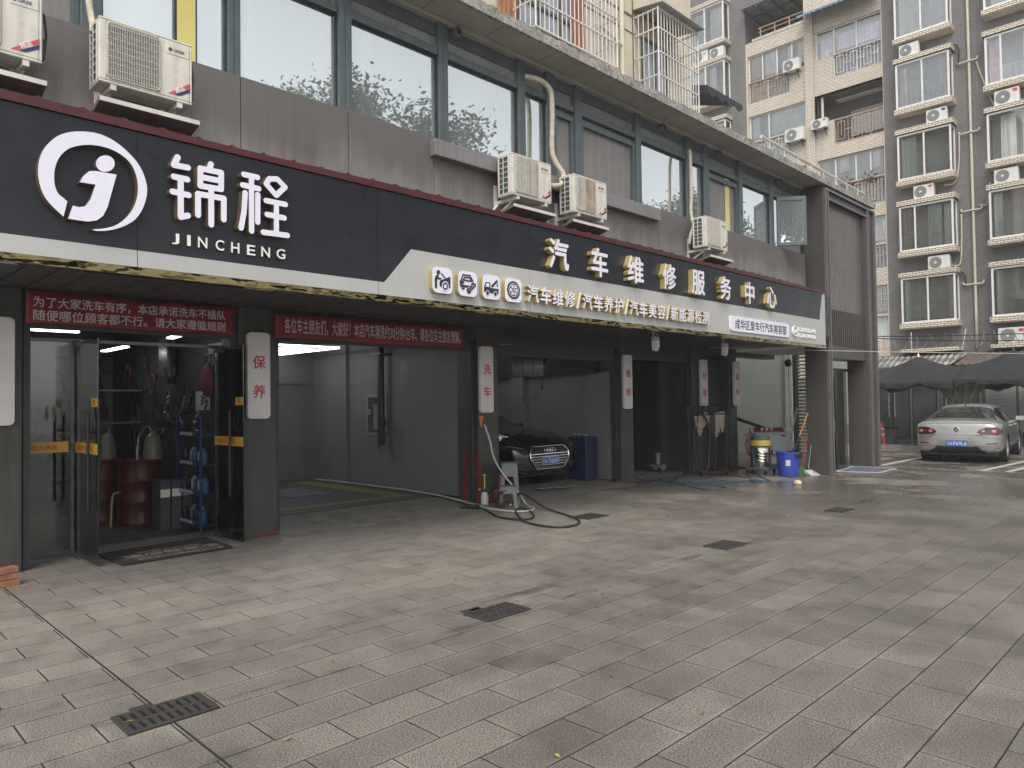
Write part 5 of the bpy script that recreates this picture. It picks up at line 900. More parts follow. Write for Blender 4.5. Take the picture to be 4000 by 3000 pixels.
g.grid(lambda u, v: (-8.85+.35*u*.75+.03*math.sin(v*5), 9.35+.75*u, .078+.012*math.sin(u*14+v*3)+.01*v), 20, 4); g.v = [Vector((p.x+(i % 5)*.045, p.y, p.z)) for i, p in enumerate(g.v)]
tag(obj('plastic_film', g, M('film_clear', (.45, .46, .47), .15), None, smooth=2, solid=.002), 'crumpled clear plastic strip on the floor before the black sedan', 'plastic')
# portal lobby furniture
t = T('waiting_bench', 'tan padded waiting bench behind the portal glass', 'bench', (-7.65, 19.4, 0)); TAN = M('bench_tan', (.42, .36, .26), .6)
for x in (-8.2, -7.6):
    g = MB(); g.box(x, 19.15, .40, x+.56, 19.65, .47); obj('seat', g, TAN, t, bevel=.02); g = MB(); g.box(x, 19.62, .47, x+.56, 19.70, .92); obj('backrest', g, TAN, t, bevel=.03)
g = MB()
for x in (-8.1, -7.2):
    for y in (19.2, 19.6): obj('leg', MB().bar((x, y, .0), (x, y, .4), .03), MTL, t)
g = MB()
g.grid(lambda u, v: (-6.60+.06*math.sin(v*6+u*3), 17.12+.30*u+.04*math.sin(v*11), 1.28-.30*v-.12*u*v+.08*u*(1-v)), 8, 10); tag(obj('red_cloth', g, M('cloth_red', (.55, .06, .07), .8, var=.2, scale=12), None, smooth=2, solid=.006), 'bright red cloth hanging inside the portal glass', 'cloth')
# ------------------------------------------------------------------ cars
def cr(xs, ys, x):
    if x <= xs[0]: return ys[0]
    if x >= xs[-1]: return ys[-1]
    i = max(k for k in range(len(xs)-1) if xs[k] <= x); n = len(xs)
    def m(k):
        if k == 0: return (ys[1]-ys[0])/(xs[1]-xs[0])
        if k == n-1: return (ys[-1]-ys[-2])/(xs[-1]-xs[-2])
        a = (ys[k]-ys[k-1])/(xs[k]-xs[k-1]); b = (ys[k+1]-ys[k])/(xs[k+1]-xs[k])
        return 0 if a*b <= 0 else 2*a*b/(a+b)
    h = xs[i+1]-xs[i]; t = (x-xs[i])/h; t2, t3 = t*t, t*t*t
    return (2*t3-3*t2+1)*ys[i]+(t3-2*t2+t)*h*m(i)+(-2*t3+3*t2)*ys[i+1]+(t3-t2)*h*m(i+1)
CGL = M('car_glass', (.012, .014, .015), .03, var=.0); TYR = M('tyre_rubber', (.018, .018, .018), .8, var=.2, scale=30); RIM = M('rim_alloy', (.55, .55, .56), .28, .85, var=.05); PLB = M('plate_blue', (.02, .10, .42), .4); PLW = M('plate_white', (.75, .76, .78), .4); CHR = M('chrome', (.75, .75, .76), .08, 1, var=.02); LRED = M('lamp_red', (.16, .006, .01), .12, coat=.6); LCL = M('lamp_clear', (.42, .30, .28), .15, coat=.6); LDK = M('lamp_dark', (.03, .012, .014), .08, coat=1); BLKP = M('trim_black', (.015, .015, .016), .5)
class Car:
    """local frame: x from the rear bumper (0) to the nose (L), y to the left, z up"""
    def __init__(s, name, lab, loc, rz, P, paint):
        s.t = T(name, lab, 'car', loc, None, rz); ORG[s.t.name] = Vector(); s.P = P; s.loc = Vector(loc); s.rz = rz; L = P['L']
        st = sorted(set([q for q in P['xs']]+[L*i/72 for i in range(73)]))
        keys = ('zb', 'w', 'zs', 'zc', 'wr', 'zr'); ring = []
        NR = 30
        for x in st:
            zb, w, zs, zc, wr, zr = (cr(P['xs'], P[k], x) for k in keys)
            # half section: floor, sill, flank, shoulder, belt, glass, rail, roof
            zm = zb+(zs-zb)*.45
            pts = [(0, zb), (w*.80, zb), (w*.955, zb+.05*min(1, (zs-zb)/.4)), (w*.995, zm), (w*1.0, zs-.10*min(1, (zs-zb)/.5)), (w*.985, zs), (w*.955, zs+(zr-zs)*.06+.012)]
            pts += [(w*.955+(wr-w*.955)*t, zs+.012+(zr-zs-.012)*t) for t in (.35, .7, .95)]
            pts += [(wr*.96, zr+(zc-zr)*.35), (wr*.80, zr+(zc-zr)*.70), (wr*.45, zr+(zc-zr)*.93), (0, zc)]
            ring.append([(x, y, z) for y, z in pts]+[(x, -y, z) for y, z in pts[-2:0:-1]])
        n = len(ring[0]); s.NP = 14; vs = [p for r in ring for p in r]
        g = MB(); fs = []; mi = []
        wa = P['arch']
        for i in range(len(st)-1):
            xm = (st[i]+st[i+1])/2
            for j in range(n):
                k = j if j < 13 else n-1-j   # mirrored index of the strip
                f = (i*n+j, i*n+(j+1) % n, (i+1)*n+(j+1) % n, (i+1)*n+j); m_ = 0
                if k in (6, 7, 8) and any(a < xm < b for a, b in P['side']): m_ = 1
                if k >= 9 and any(a < xm < b for a, b in P['screens']): m_ = 1
                if k == 0 or (k == 1 and False): m_ = 2
                fs.append(f); mi.append(m_)
        fs += [tuple(range(n)), tuple((len(st)-1)*n+j for j in range(n))[::-1]]; mi += [0, 0]
        V = [Vector(p) for p in vs]; keep = []
        for f, m_ in zip(fs, mi):
            inside = [any((V[q].x-wx)**2+(V[q].z-wz)**2 < wr_**2 and V[q].z < wz+wr_ for wx, wz, wr_ in wa) and abs(V[q].y) > .5 for q in f]
            keep.append(not all(inside))
        used = set(q for f, k in zip(fs, keep) if k for q in f)
        for q in used:
            for wx, wz, wr_ in wa:
                dx, dz = V[q].x-wx, V[q].z-wz; d = math.hypot(dx, dz)
                if d < wr_ and abs(V[q].y) > .5 and d > 0: V[q].x = wx+dx/d*wr_; V[q].z = max(P['zmin'], wz+dz/d*wr_)
        g.v = V; g.f = [f for f, k in zip(fs, keep) if k]; g.m = [m_ for m_, k in zip(mi, keep) if k]
        s.body = obj('body', g, [paint, CGL, BLKP], s.t, smooth=2, sub=1)
        s.bvh = BVHTree.FromPolygons([v for v in vs], fs)
        bpy.context.view_layer.update(); ev = s.body.evaluated_get(bpy.context.evaluated_depsgraph_get()); em = ev.to_mesh(); s.bvh2 = BVHTree.FromPolygons([v.co.copy() for v in em.vertices], [tuple(p.vertices) for p in em.polygons]); ev.to_mesh_clear()
        g = MB()
        for wx, wz, wr_ in wa:
            for sg in (-1, 1): g.lathe([(wr_+.01, P['W']/2*sg*.985), (wr_+.01, sg*.52), (.01, sg*.52)], (wx, 0, wz), 28, axis='y', cap=False)
        g.box(.25, -.78, .17, L-.3, .78, .45); obj('underbody', g, BLKP, s.t)
    def wheel(s, x, y, r, sp=5, wd=.225):
        sg = 1 if y > 0 else -1; g = MB(); c = (x, y, r)
        g.lathe([(r*.64, -wd/2), (r*.93, -wd/2), (r, -wd/2+.03), (r, wd/2-.03), (r*.93, wd/2), (r*.64, wd/2)], c, 32, axis='y', cap=False); w = obj('wheel', g, TYR, s.t, smooth=1)
        g = MB(); o_ = sg*wd/2; g.lathe([(r*.66, -sg*.02+o_), (r*.645, o_+.0*sg), (r*.58, o_-sg*.012), (r*.57, o_-sg*.10), (0, o_-sg*.10)], c, 32, axis='y')
        for k in range(sp):
            for dv in (-.11, .11):
                a = 2*math.pi*k/sp+.3; p0 = Vector((x+math.cos(a)*r*.12, y+o_-sg*.03, r+math.sin(a)*r*.12)); p1 = Vector((x+math.cos(a+dv)*r*.62, y+o_-sg*.015, r+math.sin(a+dv)*r*.62)); g.bar(p0, p1, .026, .03, up=(0, 1, 0))
        g.lathe([(r*.17, o_-sg*.05), (r*.16, o_-sg*.012), (0, o_-sg*.01)], c, 14, axis='y'); obj('rim', g, RIM, w)
    def project(s, name, pts, d, mat, par=None, off=.006, res=.03, org=None, mi=None):
        """lay a flat outline (u, z) on the body along direction d (+x from the rear, -x from the nose, +-y from the sides)"""
        g = MB(); d = Vector(d); bm = bmesh.new()
        fx = abs(d.x) > .5
        vv = [bm.verts.new((p[0], p[1], 0)) for p in pts]; bm.faces.new(vv)
        us = [p[0] for p in pts]; zs = [p[1] for p in pts]
        k = math.ceil(min(us)/res)
        while k*res < max(us):
            ge = bm.verts[:]+bm.edges[:]+bm.faces[:]; bmesh.ops.bisect_plane(bm, geom=ge, plane_co=(k*res+.0007, 0, 0), plane_no=(1, 0, 0)); k += 1
        k = math.ceil(min(zs)/res)
        while k*res < max(zs):
            ge = bm.verts[:]+bm.edges[:]+bm.faces[:]; bmesh.ops.bisect_plane(bm, geom=ge, plane_co=(0, k*res+.0007, 0), plane_no=(0, 1, 0)); k += 1
        bm.verts.index_update(); out = []
        last = None
        for v in bm.verts:
            o = Vector((-2, v.co.x, v.co.y)) if d.x > .5 else Vector((9, v.co.x, v.co.y)) if d.x < -.5 else Vector((v.co.x, -3*d.y, v.co.y))
            hit = s.bvh2.ray_cast(o, d); p = hit[0]
            if p is None:
                q = s.bvh.find_nearest(Vector((0.1 if d.x > .5 else s.P['L']-.1, v.co.x, v.co.y)) if fx else Vector((v.co.x, -d.y, v.co.y))); p = q[0]
            out.append(p-d*off)
        g.add(out, [tuple(v.index for v in f.verts) for f in bm.faces]); bm.free()
        o = obj(name, g, mat, par or s.t, smooth=2, recalc=False); return o
    def plate(s, x, z, face, text, yc=0, tilt=0):
        sg = -1 if face < 0 else 1; g = MB(); g.box(x-.006, yc-.225, z-.072, x+.006, yc+.225, z+.072); p = obj('number_plate', g, PLB, s.t, bevel=.004)
        ud = (0, 1, 0) if face > 0 else (0, -1, 0); O = Vector((x+sg*.0065, yc-.205*(1 if face > 0 else -1), z-.045)); g = MB()
        wA = .41; txt(g, text[0], O, ud, ZD, .052, .09, .001, .012); O2 = O+Vector(ud)*.062; txt(g, text[1], O2, ud, ZD, .045, .09, .001, .012)
        g.lathe([(.007, 0), (.007, .001)], O2+Vector(ud)*.06+Vector((0, 0, .045)), 8, axis='x'); 
        for i, c in enumerate(text[2:]): txt(g, c, O2+Vector(ud)*(.075+i*.056), ud, ZD, .045 if c != '1' else .02, .09, .001, .012)
        for a, b in ((-1, 0), (1, 0)): g.box(x-.004, yc+a*.225-.0, z-.072, x+.0068, yc+a*.219, z+.072)
        for b in (-1, 1): g.box(x-.004, yc-.22, z+b*.072, x+.0068, yc+.22, z+b*.066)
        obj('lettering', g, PLW, p)
SILV = M('silver_paint', (.38, .375, .36), .32, .6, var=.03, scale=3, coat=1)
# ---- silver four door coupe seen from behind
P = dict(L=4.78, W=1.855, zmin=.2, xs=[0, .025, .07, .16, .30, .55, .95, 1.35, 1.75, 2.2, 2.7, 3.15, 3.6, 4.1, 4.5, 4.70, 4.78],
  zb=[.44, .31, .265, .235, .22, .20, .2, .2, .2, .2, .2, .2, .2, .2, .2, .22, .34],
  w= [.60, .72, .80, .865, .905, .922, .927, .927, .925, .92, .92, .92, .915, .89, .80, .66, .5],
  zs=[.62, .80, .86, .895, .91, .925, .94, .945, .94, .93, .92, .905, .89, .84, .74, .64, .5],
  zc=[.66, .86, .955, 1.02, 1.03, 1.045, 1.21, 1.335, 1.40, 1.42, 1.40, 1.27, 1.06, .955, .85, .74, .56],
  wr=[.55, .66, .72, .77, .80, .78, .66, .585, .57, .58, .60, .64, .72, .74, .66, .55, .42],
  zr=[.645, .83, .90, .95, .965, .99, 1.13, 1.25, 1.31, 1.33, 1.31, 1.19, 1.0, .90, .79, .69, .52],
  side=[(1.02, 2.02), (2.10, 3.25)], screens=[(.62, 1.36), (2.82, 3.52)], arch=[(1.10, .33, .365), (3.82, .33, .365)])
vw = Car('parked_car', 'silver four door coupe parked beyond the brown portal in front of the black canopies', (-4.84, 19.93, 0), rad(90)+.09, P, SILV)
for x in (1.10, 3.82):
    for y in (-.79, .79): vw.wheel(x, y, .328)
for sg in (-1, 1):
    o1 = [(sg*a, b) for a, b in ((.415, .735), (.47, .80), (.60, .855), (.75, .865), (.915, .84), (.925, .70), (.80, .675), (.62, .685), (.50, .70))]
    lt = vw.project('tail_light', o1, (1,0,0), LDK, off=.008)
    vw.project('lens', [(sg*(.76+.105*math.cos(a*.3142)), .765+.075*math.sin(a*.3142)) for a in range(20)], (1,0,0), LRED, lt, .012, .04)
    vw.project('bulb', [(sg*(.755+.045*math.cos(a*.42)), .77+.032*math.sin(a*.42)) for a in range(15)], (1,0,0), LCL, lt, .016, .04)
    vw.project('lens', [(sg*(.545+.075*math.cos(a*.42)), .765+.055*math.sin(a*.42)) for a in range(15)], (1,0,0), LRED, lt, .012, .04)
    vw.project('bulb', [(sg*(.545+.035*math.cos(a*.42)), .768+.026*math.sin(a*.42)) for a in range(15)], (1,0,0), LCL, lt, .016, .04)
    vw.project('reflector', [(sg*.60, .455), (sg*.82, .465), (sg*.82, .490), (sg*.60, .478)], (1,0,0), LRED, off=.006)
    vw.project('bumper_seam', [(sg*.50, .625), (sg*.93, .575), (sg*.93, .583), (sg*.50, .633)], (1,0,0), BLKP, off=.003)
    g = MB(); x0 = 3.15
    hd = [(x0, .955, .96), (x0+.1, 1.03, .97), (x0+.1, 1.03, 1.07), (x0-.02, 1.0, 1.09), (x0-.03, .955, 1.03)]
    g = MB(); g.obox((3.18, sg*.985, 1.0), (.10, .19, .12), Matrix.Identity(3)); g.obox((3.2, sg*.9, .955), (.05, .09, .03), Matrix.Identity(3)); obj('mirror', g, SILV, vw.t, bevel=.03, seg=3)
    for x in (1.55, 2.55):
        g = MB(); g.tube(smoothp([(x, sg*.925, .86), (x+.04, sg*.955, .865), (x+.16, sg*.955, .868), (x+.20, sg*.925, .868)], 3), .012, 8); obj('door_handle', g, CHR, vw.t, smooth=2)
    for x, zt in ((1.42, .9), (2.06, .92), (3.2, .9)): vw.project('door_seam', [(x, .28), (x+.006, .28), (x+.006, zt), (x, zt)], (0, -sg, 0), BLKP, off=.002, res=.08)
    vw.project('side_rub_strip', [(1.5, .50), (3.4, .50), (3.4, .508), (1.5, .508)], (0, -sg, 0), BLKP, off=.003, res=.1)
    vw.project('window_trim', [(.98, .965), (3.3, .945), (3.3, .958), (.98, .978)], (0, -sg, 0), CHR, off=.006, res=.08)
for z0, z1, a, b, nm in ((.665, .671, -.62, .62, 'boot_seam'), (.945, .953, -.70, .70, 'boot_lip')): vw.project(nm, [(a, z0), (b, z0), (b, z1), (a, z1)], (1,0,0), BLKP, off=.003)
vw.project('diffuser', [(-.60, .268), (.60, .268), (.55, .312), (-.55, .312)], (1,0,0), BLKP, off=.006)
vw.project('plate_recess', [(-.36, .395), (.36, .395), (.40, .55), (-.40, .55)], (1,0,0), M('silver_shade', (.33, .325, .315), .35, .7), off=.002)
vw.project('bumper_crease', [(-.86, .40), (.86, .40), (.86, .406), (-.86, .406)], (1,0,0), BLKP, off=.002)
vw.plate(-.005, .47, -1, '川AF69L6')
g = MB(); g.lathe([(.056, -.01), (.062, -.02), (.05, -.024), (.045, -.014), (0, -.014)], (.03, 0, .80), 28, axis='x'); bd = obj('badge', g, CHR, vw.t, smooth=1)
g = MB()
for pts in ([(-.026, .035), (0, -.0), (.026, .035)], [(-.043, .018), (-.019, -.04), (0, -.006), (.019, -.04), (.043, .018)]):
    for a, b in zip(pts, pts[1:]): g.bar((.004, -a[0], .80+a[1]), (.004, -b[0], .80+b[1]), .008, .008, up=(1, 0, 0))
g.lathe([(.046, .012), (0, .012)], (.0, 0, .80), 20, axis='x', mi=1); obj('emblem', g, [CHR, BLKP], bd)
g = MB(); txt(g, '大众汽车', (.022, .62, .675), (0, -1, 0), ZD, .2, .03, .004, .0); txt(g, 'CC', (.022, -.46, .675), (0, -1, 0), ZD, .08, .03, .004, .0); obj('lettering', g, BLKP, vw.t)
g = MB(); g.prism([(1.36, 1.33), (1.54, 1.36), (1.44, 1.39), (1.40, 1.39)], lambda a, b, d: (a, d, b), -.018, .018); obj('antenna', g, BLKP, vw.t, bevel=.008)
for y in (.52, .62): g = MB(); g.cyl((.08, y, .30), (.3, y, .30), .034, n=14); obj('exhaust_tip', g, BLKP, vw.t)
# ---- black saloon nosing out of the middle bay
BLK = M('black_paint', (.004, .004, .005), .14, var=.02, coat=.35)
P2 = dict(L=5.0, W=1.88, zmin=.2, xs=[0, .04, .15, .4, .8, 1.3, 1.8, 2.3, 2.7, 3.1, 3.45, 3.75, 4.15, 4.55, 4.78, 4.90, 4.97, 5.0],
  zb=[.45, .34, .26, .2, .2, .2, .2, .2, .2, .2, .2, .2, .2, .2, .2, .20, .24, .34],
  w= [.6, .75, .86, .92, .94, .94, .94, .94, .94, .94, .94, .94, .935, .925, .885, .81, .71, .58],
  zs=[.65, .85, .93, .97, .98, .98, .98, .97, .96, .955, .945, .935, .90, .84, .77, .70, .62, .5],
  zc=[.7, .95, 1.09, 1.13, 1.25, 1.40, 1.455, 1.46, 1.43, 1.33, 1.17, 1.06, 1.02, .955, .875, .79, .70, .56],
  wr=[.55, .68, .78, .78, .66, .59, .59, .60, .61, .64, .69, .75, .77, .75, .70, .64, .58, .50],
  zr=[.67, .9, 1.02, 1.06, 1.15, 1.29, 1.35, 1.36, 1.33, 1.24, 1.10, 1.0, .965, .90, .82, .74, .66, .53],
  side=[(1.1, 2.1), (2.18, 3.3)], screens=[(.75, 1.4), (2.75, 3.66)], arch=[(1.08, .34, .375), (4.0, .34, .375)])
au = Car('black_sedan', 'glossy black sedan with a wide chrome slatted grille, nose out of the middle bay', (-13.95, 9.92, .06), 0, P2, BLK)
au.t['label'] = 'glossy black sedan with a wide chrome slatted grille standing in the middle bay'
for x in (1.08, 4.0):
    for y in (-.80, .80): au.wheel(x, y, .34)
go = [(-.36, .33), (.36, .33), (.52, .52), (.52, .63), (.42, .735), (-.42, .735), (-.52, .63), (-.52, .52)]
gr = au.project('grille', go, (-1,0,0), BLKP, off=.012)
def edge(z):
    xs = []
    for (a, b), (c, d) in zip(go, go[1:]+go[:1]):
        if (b-z)*(d-z) <= 0 and b != d: xs.append(a+(c-a)*(z-b)/(d-b))
    return min(xs), max(xs)
for k in range(8):
    z = .355+.048*k; a, b = edge(z); au.project('slat', [(a, z), (b, z), (b, z+.007), (a, z+.007)], (-1,0,0), CHR, gr, .022)
g = MB()
loop = []
for (a, b), (c, d) in zip(go, go[1:]+go[:1]):
    for q in range(5):
        h = au.bvh.ray_cast(Vector((9, a+(c-a)*q/5, b+(d-b)*q/5)), Vector((-1, 0, 0))); loop.append(h[0]+Vector((.016, 0, 0)))
g.tube(loop, .011, 8, closed=True); obj('grille_frame', g, CHR, gr, smooth=2)
hx = au.bvh.ray_cast(Vector((9, 0, .67)), Vector((-1, 0, 0)))[0].x
g = MB()
for k in range(4): g.tube([(hx+.028+.003*(k % 2), (k-1.5)*.066+.043*math.cos(t*.3142), 0.66+.043*math.sin(t*.3142)) for t in range(20)], .0065, 6, closed=True)
obj('emblem', g, CHR, au.t, smooth=2)
au.plate(5.022, .47, 1, '川A7G669')
for sg in (-1, 1):
    hl = au.project('headlight', [(sg*a, b) for a, b in ((.56, .60), (.60, .70), (.70, .745), (.90, .775), (.93, .70), (.80, .63))], (-1,0,0), M('headlight_smoke', (.03, .033, .036), .06, coat=1), off=.008)
    au.project('light_strip', [(sg*.62, .705), (sg*.88, .755), (sg*.88, .763), (sg*.62, .714)], (-1,0,0), LCL, hl, .014)
    au.project('air_intake', [(sg*a, b) for a, b in ((.52, .30), (.84, .34), (.80, .45), (.56, .42))], (-1,0,0), BLKP, off=.008)
    au.project('chrome_strip', [(sg*.50, .262), (sg*.86, .30), (sg*.86, .309), (sg*.50, .272)], (-1,0,0), CHR, off=.014)
    g = MB(); g.obox((3.22, sg*1.0, 1.03), (.11, .2, .13), Matrix.Identity(3)); g.obox((3.24, sg*.93, .99), (.05, .09, .03), Matrix.Identity(3)); obj('mirror', g, BLK, au.t, bevel=.03, seg=3)
au.project('lower_lip', [(-.80, .225), (.80, .225), (.80, .233), (-.80, .233)], (-1,0,0), CHR, off=.012)
# ------------------------------------------------------------------ cream building above the shop roof
CRM = M('cream_render', (.60, .53, .40), .85, var=.10, scale=.9, streak=.45, dcol=(.36, .31, .24), bump=.2); CAGE = M('cage_white', (.62, .60, .56), .4, .2, var=.1, dirt=.3, dcol=(.3, .25, .2))
GLW = glass('flat_window_glass', (.86, .90, .90), .14); ROOM = M('room_dark', (.42, .42, .425), .9); CUR = M('curtain_pale', (.72, .72, .69), .9, var=.1); CURL = M('curtain_lilac', (.62, .57, .66), .9, var=.12, streak=.4); CURG = M('curtain_green', (.58, .64, .58), .9, var=.1); CURO = M('curtain_orange', (.36, .15, .08), .8, var=.2, streak=.5); PVC = M('white_pvc', (.74, .72, .68), .4, var=.05, streak=.25, dcol=(.5, .46, .4)); PIPEC = M('cream_pipe', (.62, .57, .45), .5, var=.08, dirt=.2)
cb = T('cream_building', 'cream rendered building rising behind the tiled eave with barred window cages', 'building', (-10, 10, 6.2))
g = MB(); g.box(-16, 2, 5.5, -8.8, 14.86, 18); obj('wall', g, CRM, cb)
g = MB(); g.box(-8.8, 2, 9.62, -8.785, 12.5, 9.66); g.box(-8.8, 2, 9.27, -8.787, 14.8, 9.29); g.box(-8.8, 12.52, 6.2, -8.786, 12.55, 18); obj('render_seam', g, M('seam_brown', (.14, .11, .08), .9), cb)
for y0, y1, z0, z1 in ((9.05, 10.75, 8.0, 10.6), (12.85, 13.75, 7.7, 9.3)):
    g = MB(); g.box(-8.82, y0, z0, -8.79, y1, z1); w = obj('window', g, M('sky_window', (.36, .40, .46), .08), cb); g = MB(); n = 3 if y1-y0 > 1.2 else 2
    for k in range(n+1): y = y0+(y1-y0)*k/n; g.box(-8.79, y-.03, z0, -8.75, y+.03, z1)
    for z in (z0, z0+(z1-z0)*.28, z1): g.box(-8.788, y0, z-.03, -8.752, y1, z+.03)
    obj('frame', g, M('frame_grey', (.10, .10, .10), .5), w)
    if n == 3:
        for a, b in ((8.55, 9.0), (10.45, 10.85)): g = MB(); g.grid(lambda u, v: (-8.73+.025*math.sin(u*25), a+(b-a)*u, z0+2.6*v), 24, 1); obj('shutter', g, CURO, w, smooth=2)
def cage(lab, y0, y1, z0, z1, x1, hz, base):
    t = T('window_cage', lab, 'window cage', (-8.8, (y0+y1)/2, z0), 'window cages on the cream building'); g = MB(); n = round((y1-y0)/.112)
    for k in range(n+1): y = y0+(y1-y0)*k/n; g.cyl((x1, y, z0), (x1, y, z1), .0095 if 0 < k < n else .018, n=6)
    m = round((x1+8.8)/.13)
    for y in (y0, y1):
        for k in range(m): x = -8.8+(x1+8.8)*k/m; g.cyl((x, y, z0), (x, y, z1), .0095, n=6)
    for z in hz: g.box(x1-.012, y0, z-.016, x1+.014, y1, z+.016); g.box(-8.8, y0-.012, z-.015, x1-.012, y0+.012, z+.015); g.box(-8.8, y1-.012, z-.015, x1-.012, y1+.012, z+.015)
    obj('bars', g, CAGE, t)
    if base:
        g = MB(); g.box(-8.78, y0+.01, z0-.012, x1-.02, y0+1.25, z0-.004)
        for k in range(int(1.24/.045)): g.box(-8.78, y0+.02+.045*k, z0-.003, x1-.02, y0+.035+.045*k, z0+.008)
        obj('base_mesh', g, M('mesh_grey', (.22, .21, .20), .6), t); g = MB(); g.box(-8.78, y0+1.3, z0-.07, x1-.03, y1-.35, z0-.015); obj('base_sheet', g, M('sheet_steel', (.42, .42, .44), .3, .6, var=.25, scale=5), t); g = MB()
        for y in (y0+.7, y0+1.27): g.bar((-8.8, y, z0-.3), (x1-.05, y, z0-.02), .03)
        obj('bracket', g, CAGE, t)
    else:
        g = MB()
        def rf2(u, v): y = y0-.06+(y1-y0+.14)*u; return (-8.8+(x1+8.95)*v, y, z1+.12-.10*v+.014*math.sin(y*70))
        g.grid(rf2, 150, 2); obj('roof_sheet', g, M('roof_sheet_grey', (.34, .33, .32), .6, var=.2, dirt=.4), t, smooth=2, solid=.008)
cage('large white barred window cage with a mesh floor above the middle of the eave', 8.9, 11.17, 7.92, 10.2, -8.2, (7.92, 8.39, 8.87, 9.35, 9.82), True)
cage('smaller white barred window cage with a corrugated roof at the cream building corner', 12.58, 14.12, 6.35, 9.66, -8.2, (7.25, 7.75, 8.25, 8.73, 9.22, 9.62), False)
pipe('rain_pipe', 'cream rain pipe between the two window cages', 'pipe', [(-8.72, 12.05, 11), (-8.72, 12.05, 9), (-8.72, 12.04, 6.2)], .05, PIPEC, 12)
pipe('rain_pipe', 'short cream pipe elbow joining the rain pipe behind the large cage', 'pipe', [(-8.72, 11.2, 8.98), (-8.7, 11.5, 8.95), (-8.7, 11.85, 8.86), (-8.72, 12.03, 8.82)], .04, PIPEC, 10)
t = T('lean_to_awning', 'black scalloped awning on a white pole beyond the cream building corner', 'awning', (-9.2, 16, 8)); BAW = M('awning_black', (.03, .033, .04), .6, var=.3)
g = MB(); g.grid(lambda u, v: (-10.6+2.0*v, 15.2+1.7*u, 9.55-.62*v), 6, 4); obj('sheet', g, BAW, t, solid=.02); g = MB(); g.grid(lambda u, v: (-8.6, 15.2+1.7*u, 8.93-(.10+.10*abs(math.sin(u*12.5)))*v), 60, 1); g.grid(lambda u, v: (-10.6+2.0*u, 15.2, 9.55-.62*u-(.14+.10*abs(math.sin(u*14)))*v), 60, 1); obj('valance', g, BAW, t, solid=.01)
g = MB(); g.cyl((-9.35, 15.3, 6.3), (-9.35, 15.3, 9.15), .035, n=10); obj('pole', g, CAGE, t)
g = MB(); g.cyl((-6.35, 13.2, 6.62), (-6.2, 18.2, 6.42), .035, n=8)
for k in range(8): g.cyl((-6.33+.02*k, 13.5+.6*k, 6.25), (-6.33+.02*k, 13.5+.6*k, 6.6-.025*k), .012, n=6)
tag(obj('roof_rail', g, CAGE, None), 'low white pipe rail along the far end of the tiled eave', 'rail')
# ------------------------------------------------------------------ apartment block
YB = 32.55
BGE = brickmat('beige_wall_tile', (.72, .63, .51), (.62, .54, .44), (.30, .26, .22), .22, .09, .012, dirt=.25); GRY = brickmat('grey_wall_tile', (.225, .21, .205), (.185, .173, .17), (.12, .113, .11), .22, .085, .010, dirt=.3); GRS = brickmat('grey_wall_tile_side', (.24, .225, .22), (.20, .19, .185), (.13, .12, .12), .22, .085, .01)
SIL = brickmat('pale_sill_tile', (.76, .67, .53), (.66, .58, .46), (.10, .085, .07), .24, .075, .012, dirt=.2); SLB = M('sill_render', (.58, .52, .42), .85, var=.1, dirt=.3)
ap = T('apartment_block', 'tall apartment block of grey and beige tile with box windows behind the forecourt', 'building', (-10, YB, 0))
def face(name, x0, x1, z0, z1, holes, mat):
    xs = sorted({x0, x1}|{q for h in holes for q in h[:2]}); zs = sorted({z0, z1}|{q for h in holes for q in h[2:]}); g = MB()
    for a, b in zip(xs, xs[1:]):
        for c, d in zip(zs, zs[1:]):
            m_, n_ = (a+b)/2, (c+d)/2
            if not any(h[0] < m_ < h[1] and h[2] < n_ < h[3] for h in holes): g.add([(a, YB, c), (b, YB, c), (b, YB, d), (a, YB, d)], [(0,1,2,3)])
    for h in holes:
        a, b, c, d = h; y1 = YB+.25; g.add([(a, YB, c), (a, YB, d), (b, YB, d), (b, YB, c), (a, y1, c), (a, y1, d), (b, y1, d), (b, y1, c)], [(0,1,5,4), (1,2,6,5), (2,3,7,6), (3,0,4,7)])
    return obj(name, g, mat, ap, recalc=False)
def curt(g, x0, x1, z0, z1, y, amp=.03, mi=0):
    n = max(8, int((x1-x0)*24)); g.grid(lambda u, v: (x0+(x1-x0)*u, y+amp*math.sin(u*(x1-x0)*38+v)+amp*.5*math.sin(u*(x1-x0)*17), z0+(z1-z0)*v), n, 1, mi)
